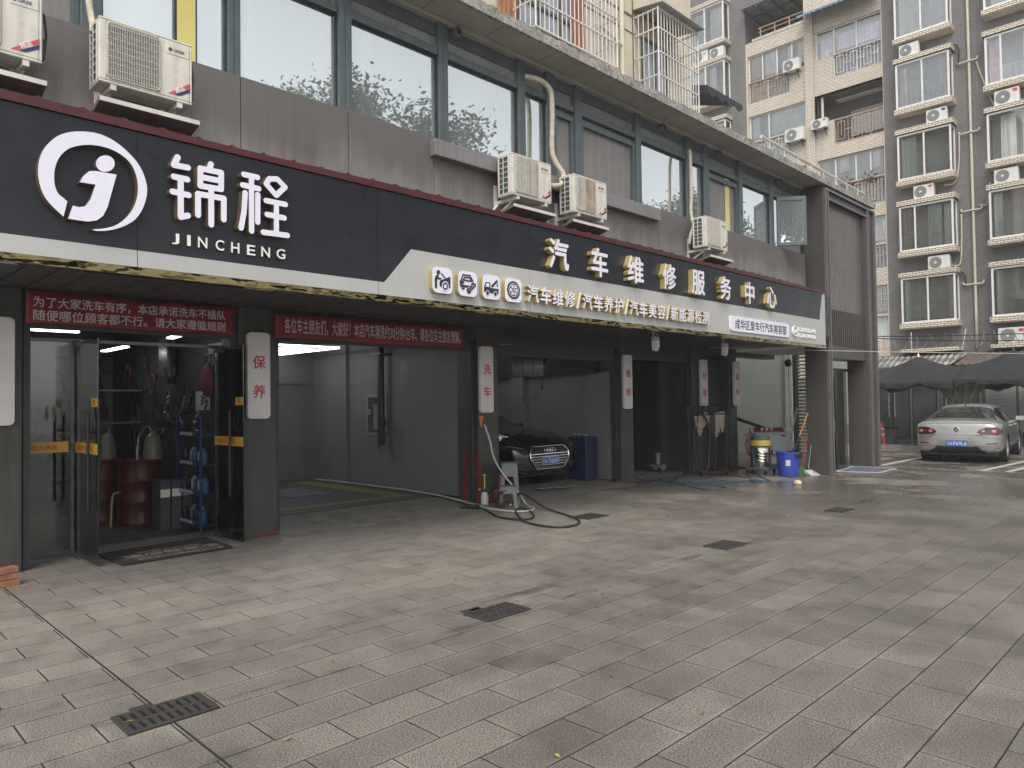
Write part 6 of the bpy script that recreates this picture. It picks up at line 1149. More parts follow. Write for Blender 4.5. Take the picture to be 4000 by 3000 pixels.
def win(x0, x1, z0, z1, divs, cset, y=YB+.14, par=None, grid=0, name='window'):
    g = MB(); fw = .05
    for x in [x0]+list(divs)+[x1]: a = max(x0, x-fw/2); b = min(x1, x+fw/2); a, b = (x0, x0+fw) if x == x0 else (x1-fw, x1) if x == x1 else (a, b); g.box(a, y-.03, z0, b, y+.03, z1)
    for z in (z0, z1-fw): g.box(x0, y-.028, z, x1, y+.028, z+fw)
    w = obj(name, g, PVC, par or ap); g = MB(); g.add([(x0, y, z0), (x1, y, z0), (x1, y, z1), (x0, y, z1)], [(0,1,2,3)]); obj('pane', g, GLW, w)
    g = MB(); yb = y+.30; g.add([(x0-.2, yb, z0-.2), (x1+.2, yb, z0-.2), (x1+.2, yb, z1+.2), (x0-.2, yb, z1+.2), (x0-.2, y+.04, z1+.2), (x1+.2, y+.04, z1+.2), (x0-.2, y+.04, z0-.2), (x1+.2, y+.04, z0-.2)], [(0,1,2,3), (3,2,5,4), (0,1,7,6), (0,3,4,6), (1,2,5,7)]); obj('room', g, ROOM, w)
    for a, b, c, d, m_ in cset: g = MB(); curt(g, a, b, c, d, y+.12); obj('curtain', g, m_, w, smooth=2)
    if grid:
        g = MB(); k = x0+.1
        while k < x1-.08: g.cyl((k, y-.06 if grid < 2 else y+.06, z0+.03), (k, y-.06 if grid < 2 else y+.06, z1-.03), .011, n=5); k += .24
        for q in range(1, 6): z = z0+(z1-z0)*q/6; g.cyl((x0+.05, y-.06, z), (x1-.05, y-.06, z), .011, n=5)
        obj('window_bars', g, CAGE, w)
    return w
FL = [4.55, 7.45, 10.36, 13.28, 16.18, 19.08]
def bay(xl, xr, zb, mid, cset, grid=0, rail=0, lowslab=True):
    yf = 31.99; H = 1.84; g = MB()
    g.box(xl-.07, yf-.06, zb-.21, xr+.08, YB, zb-.01); bw = obj('box_window', g, SIL, ap, bevel=.008); obj('head_slab', MB().box(xl-.07, yf-.06, zb+H+.02, xr+.08, YB, zb+H+.22), SIL, bw, bevel=.008)
    g = MB(); g.box(xl-.06, yf-.05, zb-.225, xr+.07, YB, zb-.211); obj('slab_underside', g, SLB, bw)
    g = MB(); f = .07
    for x in (xl, xr-f): g.box(x, yf, zb, x+f, yf+.06, zb+H)
    g.box(mid-.03, yf+.002, zb+f, mid+.03, yf+.058, zb+H-f)
    for z in (zb, zb+H-f): g.box(xl+f, yf, z, xr-f, yf+.06, z+f); g.box(xr-f, yf+.06, z, xr, YB, z+f); g.box(xl, yf+.06, z, xl+f, YB, z+f)
    g.box(xr-f, YB-.06, zb+f, xr, YB, zb+H-f); obj('frame', g, PVC, bw, bevel=.006)
    g = MB(); g.add([(xl+f, yf+.03, zb+f), (xr-f, yf+.03, zb+f), (xr-f, yf+.03, zb+H-f), (xl+f, yf+.03, zb+H-f)], [(0,1,2,3)]); g.add([(xr-.03, yf+.06, zb+f), (xr-.03, YB-.06, zb+f), (xr-.03, YB-.06, zb+H-f), (xr-.03, yf+.06, zb+H-f)], [(0,1,2,3)]); obj('pane', g, GLW, bw)
    g = MB(); yb = YB+.22; g.add([(xl, YB, zb-.1), (xr-.1, YB, zb-.1), (xr-.1, YB, zb+H+.1), (xl, YB, zb+H+.1), (xl, yb, zb-.1), (xr-.1, yb, zb-.1), (xr-.1, yb, zb+H+.1), (xl, yb, zb+H+.1)], [(4,5,6,7), (0,1,5,4), (3,2,6,7), (0,3,7,4), (1,2,6,5)]); obj('room', g, ROOM, bw)
    for a, b, m_ in cset: g = MB(); curt(g, xl+a*(xr-xl), xl+b*(xr-xl), zb+.07, zb+H-.08, yf+.30); obj('curtain', g, m_, bw, smooth=2)
    if rail:
        g = MB(); k = xl+.15
        g.cyl((xl+.1, yf+.15, zb+.62), (xr-.1, yf+.15, zb+.62), .014, n=6)
        while k < xr-.1: g.cyl((k, yf+.15, zb+.05), (k, yf+.15, zb+.62), .009, n=5); k += .2
        obj('inner_rail', g, CAGE, bw)
    if grid:
        g = MB(); k = xl+.16
        while k < xr-.1: g.cyl((k, yf+.08, zb+f), (k, yf+.08, zb+H-f), .012, n=5); k += .25
        for q in range(1, 6): z = zb+H*q/6; g.cyl((xl+f, yf+.085, z), (xr-f, yf+.085, z), .012, n=5)
        obj('window_bars', g, CAGE, bw)
    return bw
A = (-9.60, -7.66); B_ = (-6.48, -4.54); Cc = (-19.1, -17.17); holes = []
def bh(c): return [(c[0]+.02, c[1]-.12, z+.02, z+1.82) for z in FL]
face('grey_wall', -10.24, -1, 0, 23, bh(A)+bh(B_), GRY); g = MB(); g.add([(-1, YB, 0), (-1, YB+9, 0), (-1, YB+9, 23), (-1, YB, 23)], [(0,1,2,3)]); g.add([(-24, YB+9, 0), (-1, YB+9, 0), (-1, YB+9, 23), (-24, YB+9, 23)], [(0,1,2,3)]); obj('end_wall', g, GRY, ap, recalc=False); 
GB_ = -16.35
face('grey_wall', -24, GB_, 0, 23, bh(Cc), GRY)
HL = [(-16.25, -13.52, 16.66, 17.95), (-16.25, -14.25, 15.66, 16.655), (-16.25, -13.52, 13.80, 15.05), (-16.25, -14.25, 12.76, 13.795), (-16.25, -13.52, 10.9, 12.1), (-16.25, -14.25, 9.8, 10.895), (-16.25, -13.52, 8.0, 9.2)]
HR = [(-13.05, -10.27, 16.68, 17.94), (-12.28, -10.27, 15.66, 16.675), (-13.1, -10.26, 13.82, 15.07), (-12.28, -10.26, 12.72, 13.815), (-13.05, -10.27, 10.93, 12.14), (-12.2, -10.27, 9.78, 10.925), (-13.05, -10.28, 8.04, 9.25), (-12.2, -10.28, 7.0, 8.035), (-13.05, -10.28, 5.05, 6.3), (-12.2, -10.28, 4.02, 5.0)]
face('beige_wall', GB_, -13.48, 0, 18.6, HL, BGE); face('beige_wall', -13.10, -10.24, 0, 23, [(-13.05, -10.27, 19.45, 20.8)]+HR, BGE)
g = MB(); g.box(-13.48, YB-.12, 0, -13.10, YB+.1, 23); obj('pilaster', g, BGE, ap)
g = MB(); g.add([(GB_, YB, 18.4), (GB_, YB+4, 18.4), (GB_, YB+4, 23), (GB_, YB, 23)], [(0,1,2,3)]); g.add([(GB_, YB+4, 18), (-13.4, YB+4, 18), (-13.4, YB+4, 23), (GB_, YB+4, 23)], [(0,1,2,3)]); obj('terrace_wall', g, GRS, ap, recalc=False)
g = MB(); g.box(-16.0, YB-.02, 18.6, -13.48, YB+.12, 18.72); obj('parapet_cap', g, M('worn_render', (.58, .50, .40), .9, var=.2, dirt=.8, dcol=(.2, .15, .11)), ap)
g = MB()
for k in range(5): x = -16.2+.68*k; g.box(x-.04, YB-.5, 19.95, x+.04, YB+4, 20.05)
for k in range(5): y = YB-.5+1.05*k; g.box(-16.3, y-.04, 20.051, -13.5, y+.04, 20.12)
obj('terrace_roof_frame', g, M('steel_roof_grey', (.16, .17, .175), .5, .4), ap); g = MB(); g.box(-16.3, YB-.5, 20.121, -13.5, YB+4, 20.14); obj('terrace_roof_glass', g, M('roof_sheet_pale', (.40, .42, .42), .3, var=.3, dirt=.5), ap)
ORR = M('rail_rusty', (.52, .35, .22), .6, var=.3, scale=14, dirt=.5, dcol=(.3, .13, .06)); WHR = M('rail_white', (.66, .63, .57), .5, dirt=.3)
g = MB(); g.cyl((-15.7, YB+.05, 19.15), (-13.5, YB+.05, 19.15), .03, n=8); g.cyl((-15.7, YB+.05, 18.95), (-13.5, YB+.05, 18.95), .02, n=8)
for x in (-15.6, -14.9, -14.2): g.cyl((x, YB+.05, 18.72), (x, YB+.05, 19.15), .025, n=8)
obj('terrace_rail', g, ORR, ap)
def railing(x0, x1, z0, z1, mat, y=YB+.02):
    g = MB(); r = .013; g.box(x0, y-.02, z1-.035, x1, y+.02, z1); g.box(x0, y-.015, z0, x1, y+.015, z0+.03); n = max(2, round((x1-x0)/.14)); H = z1-z0
    for k in range(n+1):
        x = x0+(x1-x0)*k/n; q = k % 4; lo, hi = ((0, 1), (.12, .88), (.3, 1), (.12, .88))[q]; g.cyl((x, y, z0+H*lo), (x, y, z0+H*hi), r, n=5)
        if q == 1 and k+2 <= n: xe = x0+(x1-x0)*(k+2)/n; g.box(x, y-r, z0+H*.86-r, xe, y+r, z0+H*.86+r); g.box(x, y-r, z0+H*.14-r, xe, y+r, z0+H*.14+r)
        if q == 3 and k+2 <= n: xe = x0+(x1-x0)*(k+2)/n; g.box(x, y-r, z0+H*.5-r, xe, y+r, z0+H*.5+r)
    return obj('balcony_rail', g, mat, ap)
# left beige strip
win(-16.25, -13.52, 16.66, 17.95, (-15.56, -14.85, -14.14), [(-16.2, -15.7, 16.7, 17.9, M('board_tan', (.55, .42, .26), .8)), (-15.5, -14.9, 16.7, 17.9, CUR), (-14.4, -14.15, 16.7, 17.9, CUR), (-13.95, -13.55, 16.7, 17.9, M('board_tan', (.55, .42, .26), .8))]); win(-16.25, -14.25, 15.66, 16.655, (-15.3,), [(-16.2, -15.4, 15.7, 16.6, M('board_tan', (.55, .42, .26), .8))]); railing(-16.2, -14.27, 15.68, 16.66, ORR)
win(-16.25, -13.52, 13.80, 15.05, (-15.3,), [(-15.25, -13.6, 13.85, 15.0, CURG), (-16.2, -15.8, 13.85, 15.0, CUR)]); win(-16.25, -14.25, 12.76, 13.795, (-15.3,), [(-16.2, -14.3, 12.8, 13.7, CURG)]); railing(-16.2, -14.27, 12.78, 13.80, WHR)
win(-16.25, -13.52, 10.9, 12.1, (-15.3, -14.4), [(-15.0, -14.0, 10.9, 12.1, CUR)]); railing(-16.2, -14.27, 9.85, 10.9, CAGE); win(-16.25, -13.52, 8.0, 9.2, (-15, -14.2), [])
# right beige strip
win(-13.05, -10.27, 19.45, 20.8, (-12.2, -11.2), [(-13, -12.3, 19.5, 20.7, CUR)])
win(-13.05, -10.27, 16.68, 17.94, (-12.25, -11.3), [(-12.9, -12.3, 16.7, 17.6, CURL), (-12.2, -10.35, 16.7, 17.62, CURL)]); win(-12.28, -10.27, 15.66, 16.675, (-11.3,), [(-12.2, -10.4, 15.7, 16.6, CURL)]); railing(-12.26, -10.28, 15.68, 16.69, WHR)
win(-13.05, -10.27, 10.93, 12.14, (-12.3, -11.45, -10.85), [(-13.0, -12.6, 10.95, 12.1, M('board_tan', (.55, .42, .26), .8)), (-10.8, -10.5, 11.4, 12.1, CUR), (-12.2, -11.8, 11.5, 12.1, CUR)]); win(-12.2, -10.27, 9.78, 10.925, (-11.2,), []); railing(-12.18, -10.28, 9.8, 10.93, ORR)
win(-13.05, -10.28, 8.04, 9.25, (-11.5,), [(-10.7, -10.45, 8.1, 8.7, M('cloth_rose', (.42, .16, .20), .9)), (-10.5, -10.3, 8.1, 9.1, CURG)]); win(-12.2, -10.28, 7.0, 8.035, (-11.2,), [(-10.7, -10.3, 7.05, 7.6, M('cloth_cyan', (.08, .25, .38), .8))]); railing(-12.18, -10.29, 7.02, 8.04, ORR)
win(-13.05, -10.28, 5.05, 6.3, (-11.5,), [], grid=1); win(-12.2, -10.28, 4.02, 5.0, (-11.2,), [(-12.1, -10.32, 4.05, 4.95, CURG)])
# open balcony
g = MB(); y1 = YB+1.5; z0, z1 = 12.5, 15.07
g.add([(-13.1, YB, z0), (-13.1, y1, z0), (-10.26, y1, z0), (-10.26, YB, z0), (-13.1, YB, z1), (-13.1, y1, z1), (-10.26, y1, z1), (-10.26, YB, z1)], [(0,1,5,4), (1,2,6,5), (2,3,7,6), (0,1,2,3), (4,5,6,7)]); obj('balcony_recess', g, GRS, ap, recalc=False)
win(-12.05, -10.45, 12.6, 14.5, (-11.25,), [(-11.2, -10.5, 13.0, 14.0, CUR)], y=y1-.05, name='balcony_door'); railing(-12.28, -10.27, 12.74, 13.80, ORR)
g = MB(); g.cyl((-12.85, YB+.2, 12.72), (-12.85, YB+.2, 15.0), .055, n=10); obj('balcony_pipe', g, PIPEC, ap)
g = MB()
for k in range(4): g.cyl((-12.3, YB+.3+.13*k, 14.75), (-10.4, YB+.3+.13*k, 14.75), .009, n=5)
obj('drying_rail', g, WHR, ap)
# box windows
bay(*A, FL[4], -8.63, [(.05, .5, CUR), (.5, .96, M('curtain_snow', (.6, .6, .6), .9))]); bay(*A, FL[3], -8.63, [(.1, .22, CUR), (.42, .5, CUR), (.05, .95, M('blind_grey', (.34, .35, .35), .9))], rail=1); bay(*A, FL[2], -8.63, [(.04, .32, CURG)]); bay(*A, FL[1], -9.02, [(.04, .24, M('curtain_mauve', (.35, .30, .29), .9)), (.5, .75, CURG), (.8, .95, CUR)], rail=1); bay(*A, FL[0], -8.63, [(.03, .14, CURG), (.85, .97, CUR)], grid=1); bay(*A, FL[5], -8.63, [(.1, .9, CUR)])
bay(*B_, FL[4], -5.5, [(.1, .9, CUR)]); bay(*B_, FL[3], -5.97, [(.05, .22, M('curtain_pink', (.50, .36, .42), .9, streak=.5)), (.6, .75, CURG)], rail=1); bay(*B_, FL[2], -5.2, [(.2, .45, CUR), (.55, .62, CURG)]); bay(*B_, FL[1], -5.2, [(.05, .2, CUR), (.55, .8, CUR)], rail=1); bay(*B_, FL[0], -5.3, [(.05, .16, CUR)], grid=1); bay(*B_, FL[5], -5.5, [(.1, .9, CUR)])
bay(*Cc, FL[5], -18.2, [(.05, .45, M('curtain_mint', (.5, .56, .56), .9)), (.55, .95, CUR)], rail=1); bay(*Cc, FL[4], -18.2, [(.05, .45, CUR), (.5, .7, CUR)], rail=1); bay(*Cc, FL[3], -18.2, [(.1, .9, CUR)]); bay(*Cc, FL[2], -18.2, [])
for x in (A, B_):
    g = MB(); g.box(x[0]-.07, 31.93, 3.37, x[1]+.08, YB, 3.53); obj('ledge', g, SIL, ap)
# blue awning over the balcony window
g = MB(); BLA = M('awning_blue', (.09, .20, .33), .7, var=.2, streak=.5, dcol=(.4, .42, .42))
g.grid(lambda u, v: (-13.42+3.3*u, YB-1.0*v, 18.95-.48*v), 24, 3); g.grid(lambda u, v: (-13.42+3.3*u, YB-1.0, 18.47-(.05+.06*abs(math.sin(u*45)))*v), 90, 1); tag(obj('blue_awning', g, BLA, None, solid=.015), 'blue scalloped awning high on the beige balcony strip', 'awning')
# pipes on the grey wall
pipe('drain_pipe', 'long cream drain pipe down the grey tile wall between the box windows', 'pipe', [(-7.1, YB-.08, 22), (-7.1, YB-.08, 12), (-7.1, YB-.08, 3.4)], .05, PIPEC, 10)
for z in (14.6, 11.82, 8.78, 5.92):
    pipe('branch_pipe', 'short cream branch pipe on the drain pipe, %s' % {14.6: 'topmost one', 11.82: 'second one from the top', 8.78: 'level with the mauve curtain', 5.92: 'lowest one'}[z], 'pipe', [(-7.5, YB-.06, z+.10), (-7.47, YB-.08, z), (-7.1, YB-.14, z), (-6.85, YB-.08, z), (-6.82, YB-.06, z+.12)], .035, PIPEC, 8, sm=2)
for pts, lab in (([(-7.6, YB-.05, 15.45), (-7.45, YB-.1, 15.3), (-7.42, YB-.1, 14.9), (-7.48, YB-.1, 14.62)], 'dark cable loop right of the box window with the rail'), ([(-6.85, YB-.08, 14.5), (-6.7, YB-.1, 13.9), (-6.4, YB-.1, 12.9), (-6.2, YB-.3, 12.45)], 'pale hose slanting down from the branch pipe to the red badged outdoor unit'), ([(-7.5, YB-.08, 11.8), (-7.52, YB-.1, 10.9), (-7.6, YB-.1, 10.2), (-7.75, YB-.12, 9.95), (-8.0, YB-.3, 9.9)], 'thin pale hose down the right side of the box window with the pale green curtain'), ([(-7.5, YB-.08, 8.7), (-7.52, YB-.12, 7.4), (-7.6, YB-.1, 6.75), (-7.85, YB-.25, 6.72)], 'thick pale hose down to the outdoor unit over the left barred box window'), ([(-7.6, YB-.1, 6.5), (-7.45, YB-.1, 6.3), (-7.42, YB-.08, 6.0)], 'thin white hose right of the left barred box window'), ([(-6.9, YB-.08, 8.95), (-6.65, YB-.1, 8.9), (-6.55, YB-.1, 9.3), (-6.5, YB-.2, 9.7)], 'pale hose from the branch pipe up to the right outdoor unit')):
    pipe('service_hose', lab, 'hose', pts, .03, DUCT if 'pale' in lab else BHO, 7)
# outdoor units of the block
ACN = M('ac_white', (.68, .67, .64), .45, var=.06, streak=.3, dcol=(.4, .37, .32)); FANG = M('fan_guard', (.26, .26, .25), .5, var=.2); 
def unit(loc, lab, w=.72, h=.52, badge=None, legs=False, white=.0):
    t = T('outdoor_unit', lab, 'air conditioner', loc, 'air conditioner units on the apartment block'); ORG[t.name] = Vector()
    g = MB(); g.box(0, 0, 0, w, .28, h); obj('casing', g, ACN, t, bevel=.02, seg=3); cx, cz, r = w*.36, h*.5, h*.40
    g = MB(); g.lathe([(r+.012, -.006), (r, -.012), (r, .004)], (cx, 0, cz), 28, axis='y'); g.lathe([(r, -.004), (0, -.004)], (cx, 0, cz), 28, axis='y', mi=1)
    for k in range(12): a = k*.5236; g.bar((cx+math.cos(a)*r*.2, -.008, cz+math.sin(a)*r*.2), (cx+math.cos(a+.3)*r, -.008, cz+math.sin(a+.3)*r), .008, .006, up=(0, 1, 0))
    for q in (.45, .7, .9): g.tube([(cx+r*q*math.cos(k*.262), -.012, cz+r*q*math.sin(k*.262)) for k in range(24)], .0045, 4, closed=True)
    g.lathe([(r*.24, -.015), (0, -.018)], (cx, 0, cz), 14, axis='y', mi=2); obj('fan_grille', g, [FANG, M('fan_dark', (.06, .06, .06), .6, var=.4, scale=14), ACN], t)
    if badge: g = MB(); g.box(w*.76, -.004, h*.72, w*.94, .002, h*.90); obj('badge', g, badge, t)
    if legs:
        for x in (.12, w-.12): obj('bracket', MB().bar((x, -.02, -.02), (x, .34, -.02), .03).bar((x, .02, -.03), (x, .34, -.28), .025), BT, t)
    return t
zt = 1.84+.22
RB_ = M('badge_red', (.55, .05, .06), .5); NB = M('badge_navy', (.03, .04, .12), .5)
unit((-9.45, 32.0, FL[3]+zt), 'outdoor unit on the box window with the inner rail, white hubbed fan'); unit((-8.52, 32.0, FL[2]+zt), 'outdoor unit with a navy badge on the box window with the cut out shapes', badge=NB); unit((-9.05, 32.0, FL[1]+zt), 'outdoor unit with a red mark on the box window with the mauve curtain', badge=RB_); unit((-8.6, 32.0, FL[0]+zt), 'outdoor unit with scrawled lines on the left barred box window', .76)
unit((-6.22, 32.0, FL[2]+zt), 'outdoor unit with a red badge and star shaped fan hub at the right edge', .78, .56, badge=RB_); unit((-6.3, 32.0, FL[1]+zt), 'outdoor unit above the right column window with white curtains', .76); unit((-6.32, 32.0, 3.53), 'lowest outdoor unit behind the razor wire at the right edge', .86, .58, badge=RB_); unit((-18.9, 32.0, FL[4]+zt), 'larger of two outdoor units sharing a box window behind the cage', .85, .62); unit((-17.95, 32.0, FL[4]+zt), 'smaller of two outdoor units sharing a box window behind the cage', .72, .5)
g = MB(); txt(g, 'LG', (-18.28, 31.995, FL[4]+zt+.36), (1, 0, 0), ZD, .13, .08, .002, .02); o = [q for q in bpy.data.objects if q.get('label', '').startswith('larger of two outdoor')][0]; ob = obj('lettering', g, LOGO, None); ob.parent = o; ob.location = -o.location
unit((-14.38, YB-.36, 16.45), 'outdoor unit on black brackets right of the rusty balcony rail', .75, .52, legs=True); unit((-14.35, YB-.36, 13.22), 'outdoor unit on black brackets by the green curtained window', .85, .58, legs=True); unit((-13.17, YB-.36, 13.48), 'outdoor unit on black brackets beside the open balcony', .70, .42, badge=RB_, legs=True)
# potted plants on the low balcony
for i, (x, z) in enumerate(((-12.0, 10.95), (-11.75, 10.98), (-11.0, 10.98), (-10.75, 11.0))):
    t = T('potted_plant', ['leftmost potted plant on the lowest rusty balcony rail', 'second potted plant from the left on the lowest rusty balcony rail', 'second potted plant from the right on the lowest rusty balcony rail', 'rightmost potted plant on the lowest rusty balcony rail'][i], 'plant', (x, YB-.12, z), 'potted plants on the balcony rail'); g = MB(); g.lathe([(0, -.12), (.09, -.12), (.12, .04), (.10, .04), (0, .03)], (x, YB-.14, z), 12); obj('pot', g, M('pot_grey', (.30, .27, .22), .8, dirt=.5), t); g = MB()
    for k in range(30): a = U(0, 6.28); l = U(.08, .25); p = Vector((x, YB-.14, z+.03)); q = p+Vector((math.cos(a)*l*.6, math.sin(a)*l*.6, l)); s_ = Vector((-math.sin(a), math.cos(a), 0))*.012; g.add([p-s_, p+s_, q], [(0,1,2)])
    obj('foliage', g, M('plant_dry', (.12, .14, .06), .8, var=.4), t)
t = T('potted_plant', 'green potted shrub peeping over the white roof rail', 'plant', (-13.2, 25, 9)); g = MB(); c = Vector((-9.6, 17.4, 7.9))
for k in range(150): a = U(0, 6.28); l = U(.1, .4); p = c+Vector((U(-.1, .1), U(-.1, .1), 0)); q = p+Vector((math.cos(a)*l, math.sin(a)*l, U(.05, .6))); s_ = Vector((-math.sin(a), math.cos(a), .3))*.03; g.add([p+(q-p)*.6-s_, q, p+(q-p)*.6+s_, p+(q-p)*.4], [(0,1,2,3)])
obj('foliage', g, M('plant_green', (.10, .17, .05), .7, var=.4), t); g = MB(); g.lathe([(0, -.35), (.16, -.35), (.2, 0), (0, 0)], c, 14); obj('pot', g, M('pot_grey', (.30, .27, .22), .8, dirt=.5), t)
# ------------------------------------------------------------------ forecourt: shop row, tents, awnings
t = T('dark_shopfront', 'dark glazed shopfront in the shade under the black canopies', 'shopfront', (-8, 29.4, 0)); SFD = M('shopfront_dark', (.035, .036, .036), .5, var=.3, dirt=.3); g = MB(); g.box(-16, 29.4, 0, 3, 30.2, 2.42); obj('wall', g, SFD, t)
g = MB()
for x in (-10.9, -10.3, -9.9, -8.6, -7.7, -7.6, -7.25, -6.4): g.box(x, 29.34, 0, x+.07, 29.4, 2.6)
g.box(-11, 29.34, 2.2, -3, 29.4, 2.3); obj('frame', g, M('frame_grey2', (.09, .09, .085), .5), t)
for a, b in ((-10.2, -9.95), (-9.8, -8.65), (-8.5, -7.75), (-7.15, -6.45)): g = MB(); g.box(a, 29.33, .15, b, 29.336, 2.15); obj('pane', g, M('pane_murky', (.05, .055, .055), .08, var=.5, scale=1.5), t)
for x in (-9.3, -9.1, -7.4): g = MB(); g.cyl((x, 29.27, .85), (x, 29.27, 1.75), .018, n=8); obj('handle', g, MTL, t)
for x, lab in ((-10.05, 'pale poster leaning inside the dark shopfront by the red bollard'),): 
    g = MB(); g.add([(x-.28, 29.0, .1), (x+.28, 29.0, .1), (x+.36, 29.25, 1.05), (x-.18, 29.25, 1.05)], [(0,1,2,3)]); tag(obj('poster_board', g, M('poster_dim', (.16, .165, .16), .5, var=.2, scale=6), None, solid=.02), lab, 'poster')
for x0, x1, lab in ((-6.05, -5.2, 'pale notice board with printed lines behind the silver coupe'), (-5.12, -4.3, 'pale notice board at the right edge behind the silver coupe')):
    t = T('notice_board', lab, 'notice board', ((x0+x1)/2, 28.6, .4), 'notice boards under the canopies'); g = MB(); g.box(x0, 28.6, .4, x1, 28.64, 2.0); obj('board', g, M('board_pale', (.24, .24, .23), .5, var=.06), t); g = MB()
    for k in range(9): g.box(x0+.1, 28.596, 1.72-.12*k, x1-.1-U(0, .25), 28.6, 1.735-.12*k)
    txt(g, '服务公示栏', (x0+.12, 28.598, 1.82), (1, 0, 0), ZD, x1-x0-.24, .10, .002, .01); obj('lettering', g, M('print_grey', (.09, .09, .09), .7), t)
    for x in (x0, x1-.04): obj('leg', MB().box(x, 28.645, 0, x+.04, 28.68, .4), MTL, t)
g = MB(); g.box(-5.75+.0, 29.32, 1.75, -5.6, 29.33, 2.0); tag(obj('red_notice', g, M('notice_red', (.35, .03, .03), .6), None), 'small red paper on the dark shopfront', 'notice')
TENT = M('tent_black', (.019, .020, .023), .75, var=.25, scale=1.2, bump=.15, bs=6)
def tent(cx, cy, hw, hd, ze, zp, lab, ph):
    t = T('canopy_tent', lab, 'tent', (cx, cy, 0), 'black canopy tents'); g = MB()
    def f(u, v):
        a, b = 2*u-1, 2*v-1; m_ = max(abs(a), abs(b)); s_ = 1-m_; rg_ = 1-abs(b); z = ze+(zp-.42-ze)*(rg_-.16*math.sin(3.14*rg_))+.42*s_**1.6+.018*math.sin(a*9+ph)*rg_*(1-rg_)*3+.012*math.sin(a*23+b*5)*abs(b)-.05*(1-abs(a))*abs(b)**3
        return (cx+a*hw, cy+b*hd, z)
    g.grid(f, 32, 32); obj('roof', g, TENT, t, smooth=2, solid=.01)
    g = MB(); ring_ = [(-1, -1), (1, -1), (1, 1), (-1, 1)]
    for k in range(4):
        (a0, b0), (a1, b1) = ring_[k], ring_[(k+1) % 4]
        def vf(u, v):
            a, b = a0+(a1-a0)*u, b0+(b1-b0)*u; zt_ = f((a+1)/2, (b+1)/2)[2]; o_ = .025*math.sin(u*31+ph)*v; return (cx+a*hw+(o_ if a0 == a1 else 0), cy+b*hd+(o_ if b0 == b1 else 0), zt_-v*(.22+.09*math.sin(u*6.28+ph)+.05*math.sin(u*15+ph)))
        g.grid(vf, 40, 4)
    obj('valance', g, TENT, t, smooth=2, solid=.008)
    for a, b in ring_: g = MB(); g.cyl((cx+a*hw*.97, cy+b*hd*.97, 0), (cx+a*hw*.97, cy+b*hd*.97, ze), .022, n=8); obj('leg', g, BT, t)
    g = MB(); g.lathe([(.05, zp-.03), (.03, zp+.05), (0, zp+.12)], (cx, cy, 0), 8); obj('finial', g, CAGE if ph < 2 else BT, t)
tent(-7.55, 26.75, 1.32, 1.45, 2.10, 2.95, 'black canopy tent nearer the brown portal, with a pale tip', 1.0); tent(-4.9, 26.8, 1.32, 1.45, 2.13, 3.0, 'black canopy tent behind the silver coupe', 2.6); tent(-10.2, 27.2, 1.3, 1.4, 2.08, 2.72, 'black canopy tent mostly hidden behind the brown portal', 4.0)
g = MB(); g.grid(lambda u, v: (-6.40+1.5*(u-.5)*(.5+.5*max(0, 1.0-1.25*v))*1.0+.12, 26.6+.05*math.sin(u*30)+.04*math.sin(v*8), 2.0-.72*v+.05*u), 40, 12); tag(obj('tied_tarp', g, M('tarp_green', (.20, .22, .17), .45, var=.25, scale=4, bump=.4, bs=12), None, smooth=2, solid=.006), 'olive plastic tarp tied up under the canopy above the silver coupe', 'tarp')
def stripe():
    m, N, L, B = nodes('striped_awning'); v = N.new('ShaderNodeTexCoord').outputs['Object']; w = N.new('ShaderNodeTexWave'); w.inputs['Scale'].default_value = 1.55; mp = N.new('ShaderNodeMapping'); mp.inputs['Rotation'].default_value = (0, rad(20), 0); L.new(v, mp.inputs[0]); L.new(mp.outputs[0], w.inputs['Vector']); w.inputs['Distortion'].default_value = 1.2; w.inputs['Detail Scale'].default_value = 1
    c = mix(N, L, ramp(N, L, w.outputs[0], [(.45, 0.), (.55, 1.)]), (.42, .36, .28), (.10, .14, .17)); c = mix(N, L, ramp(N, L, noise(N, L, v, 1.5, 7, .7), [(.38, .75), (.6, 0.)]), c, (.10, .075, .05)); L.new(c, B.inputs['Base Color']); B.inputs['Roughness'].default_value = .7; return m
STR = stripe()
for x0, x1, lab in ((-11.2, -7.3, 'dirty striped sheet awning above the nearer black canopy'), (-7.15, -6.05, 'rusty sheet awning between the box window ledges'), (-6.0, -2.5, 'dirty sheet awning at the right edge above the far canopy')):
    g = MB(); g.grid(lambda u, v: (x0+(x1-x0)*u-.25*v, 32.3-1.9*v, 3.30-.55*v+.025*math.sin((x0+(x1-x0)*u)*28)), 100, 4); tag(obj('sheet_awning', g, STR if 'striped' in lab else M('awning_rust', (.11, .085, .07), .8, var=.4, scale=4, dirt=.6), None, smooth=2, solid=.01), lab, 'awning', 'sheet awnings over the shopfront')
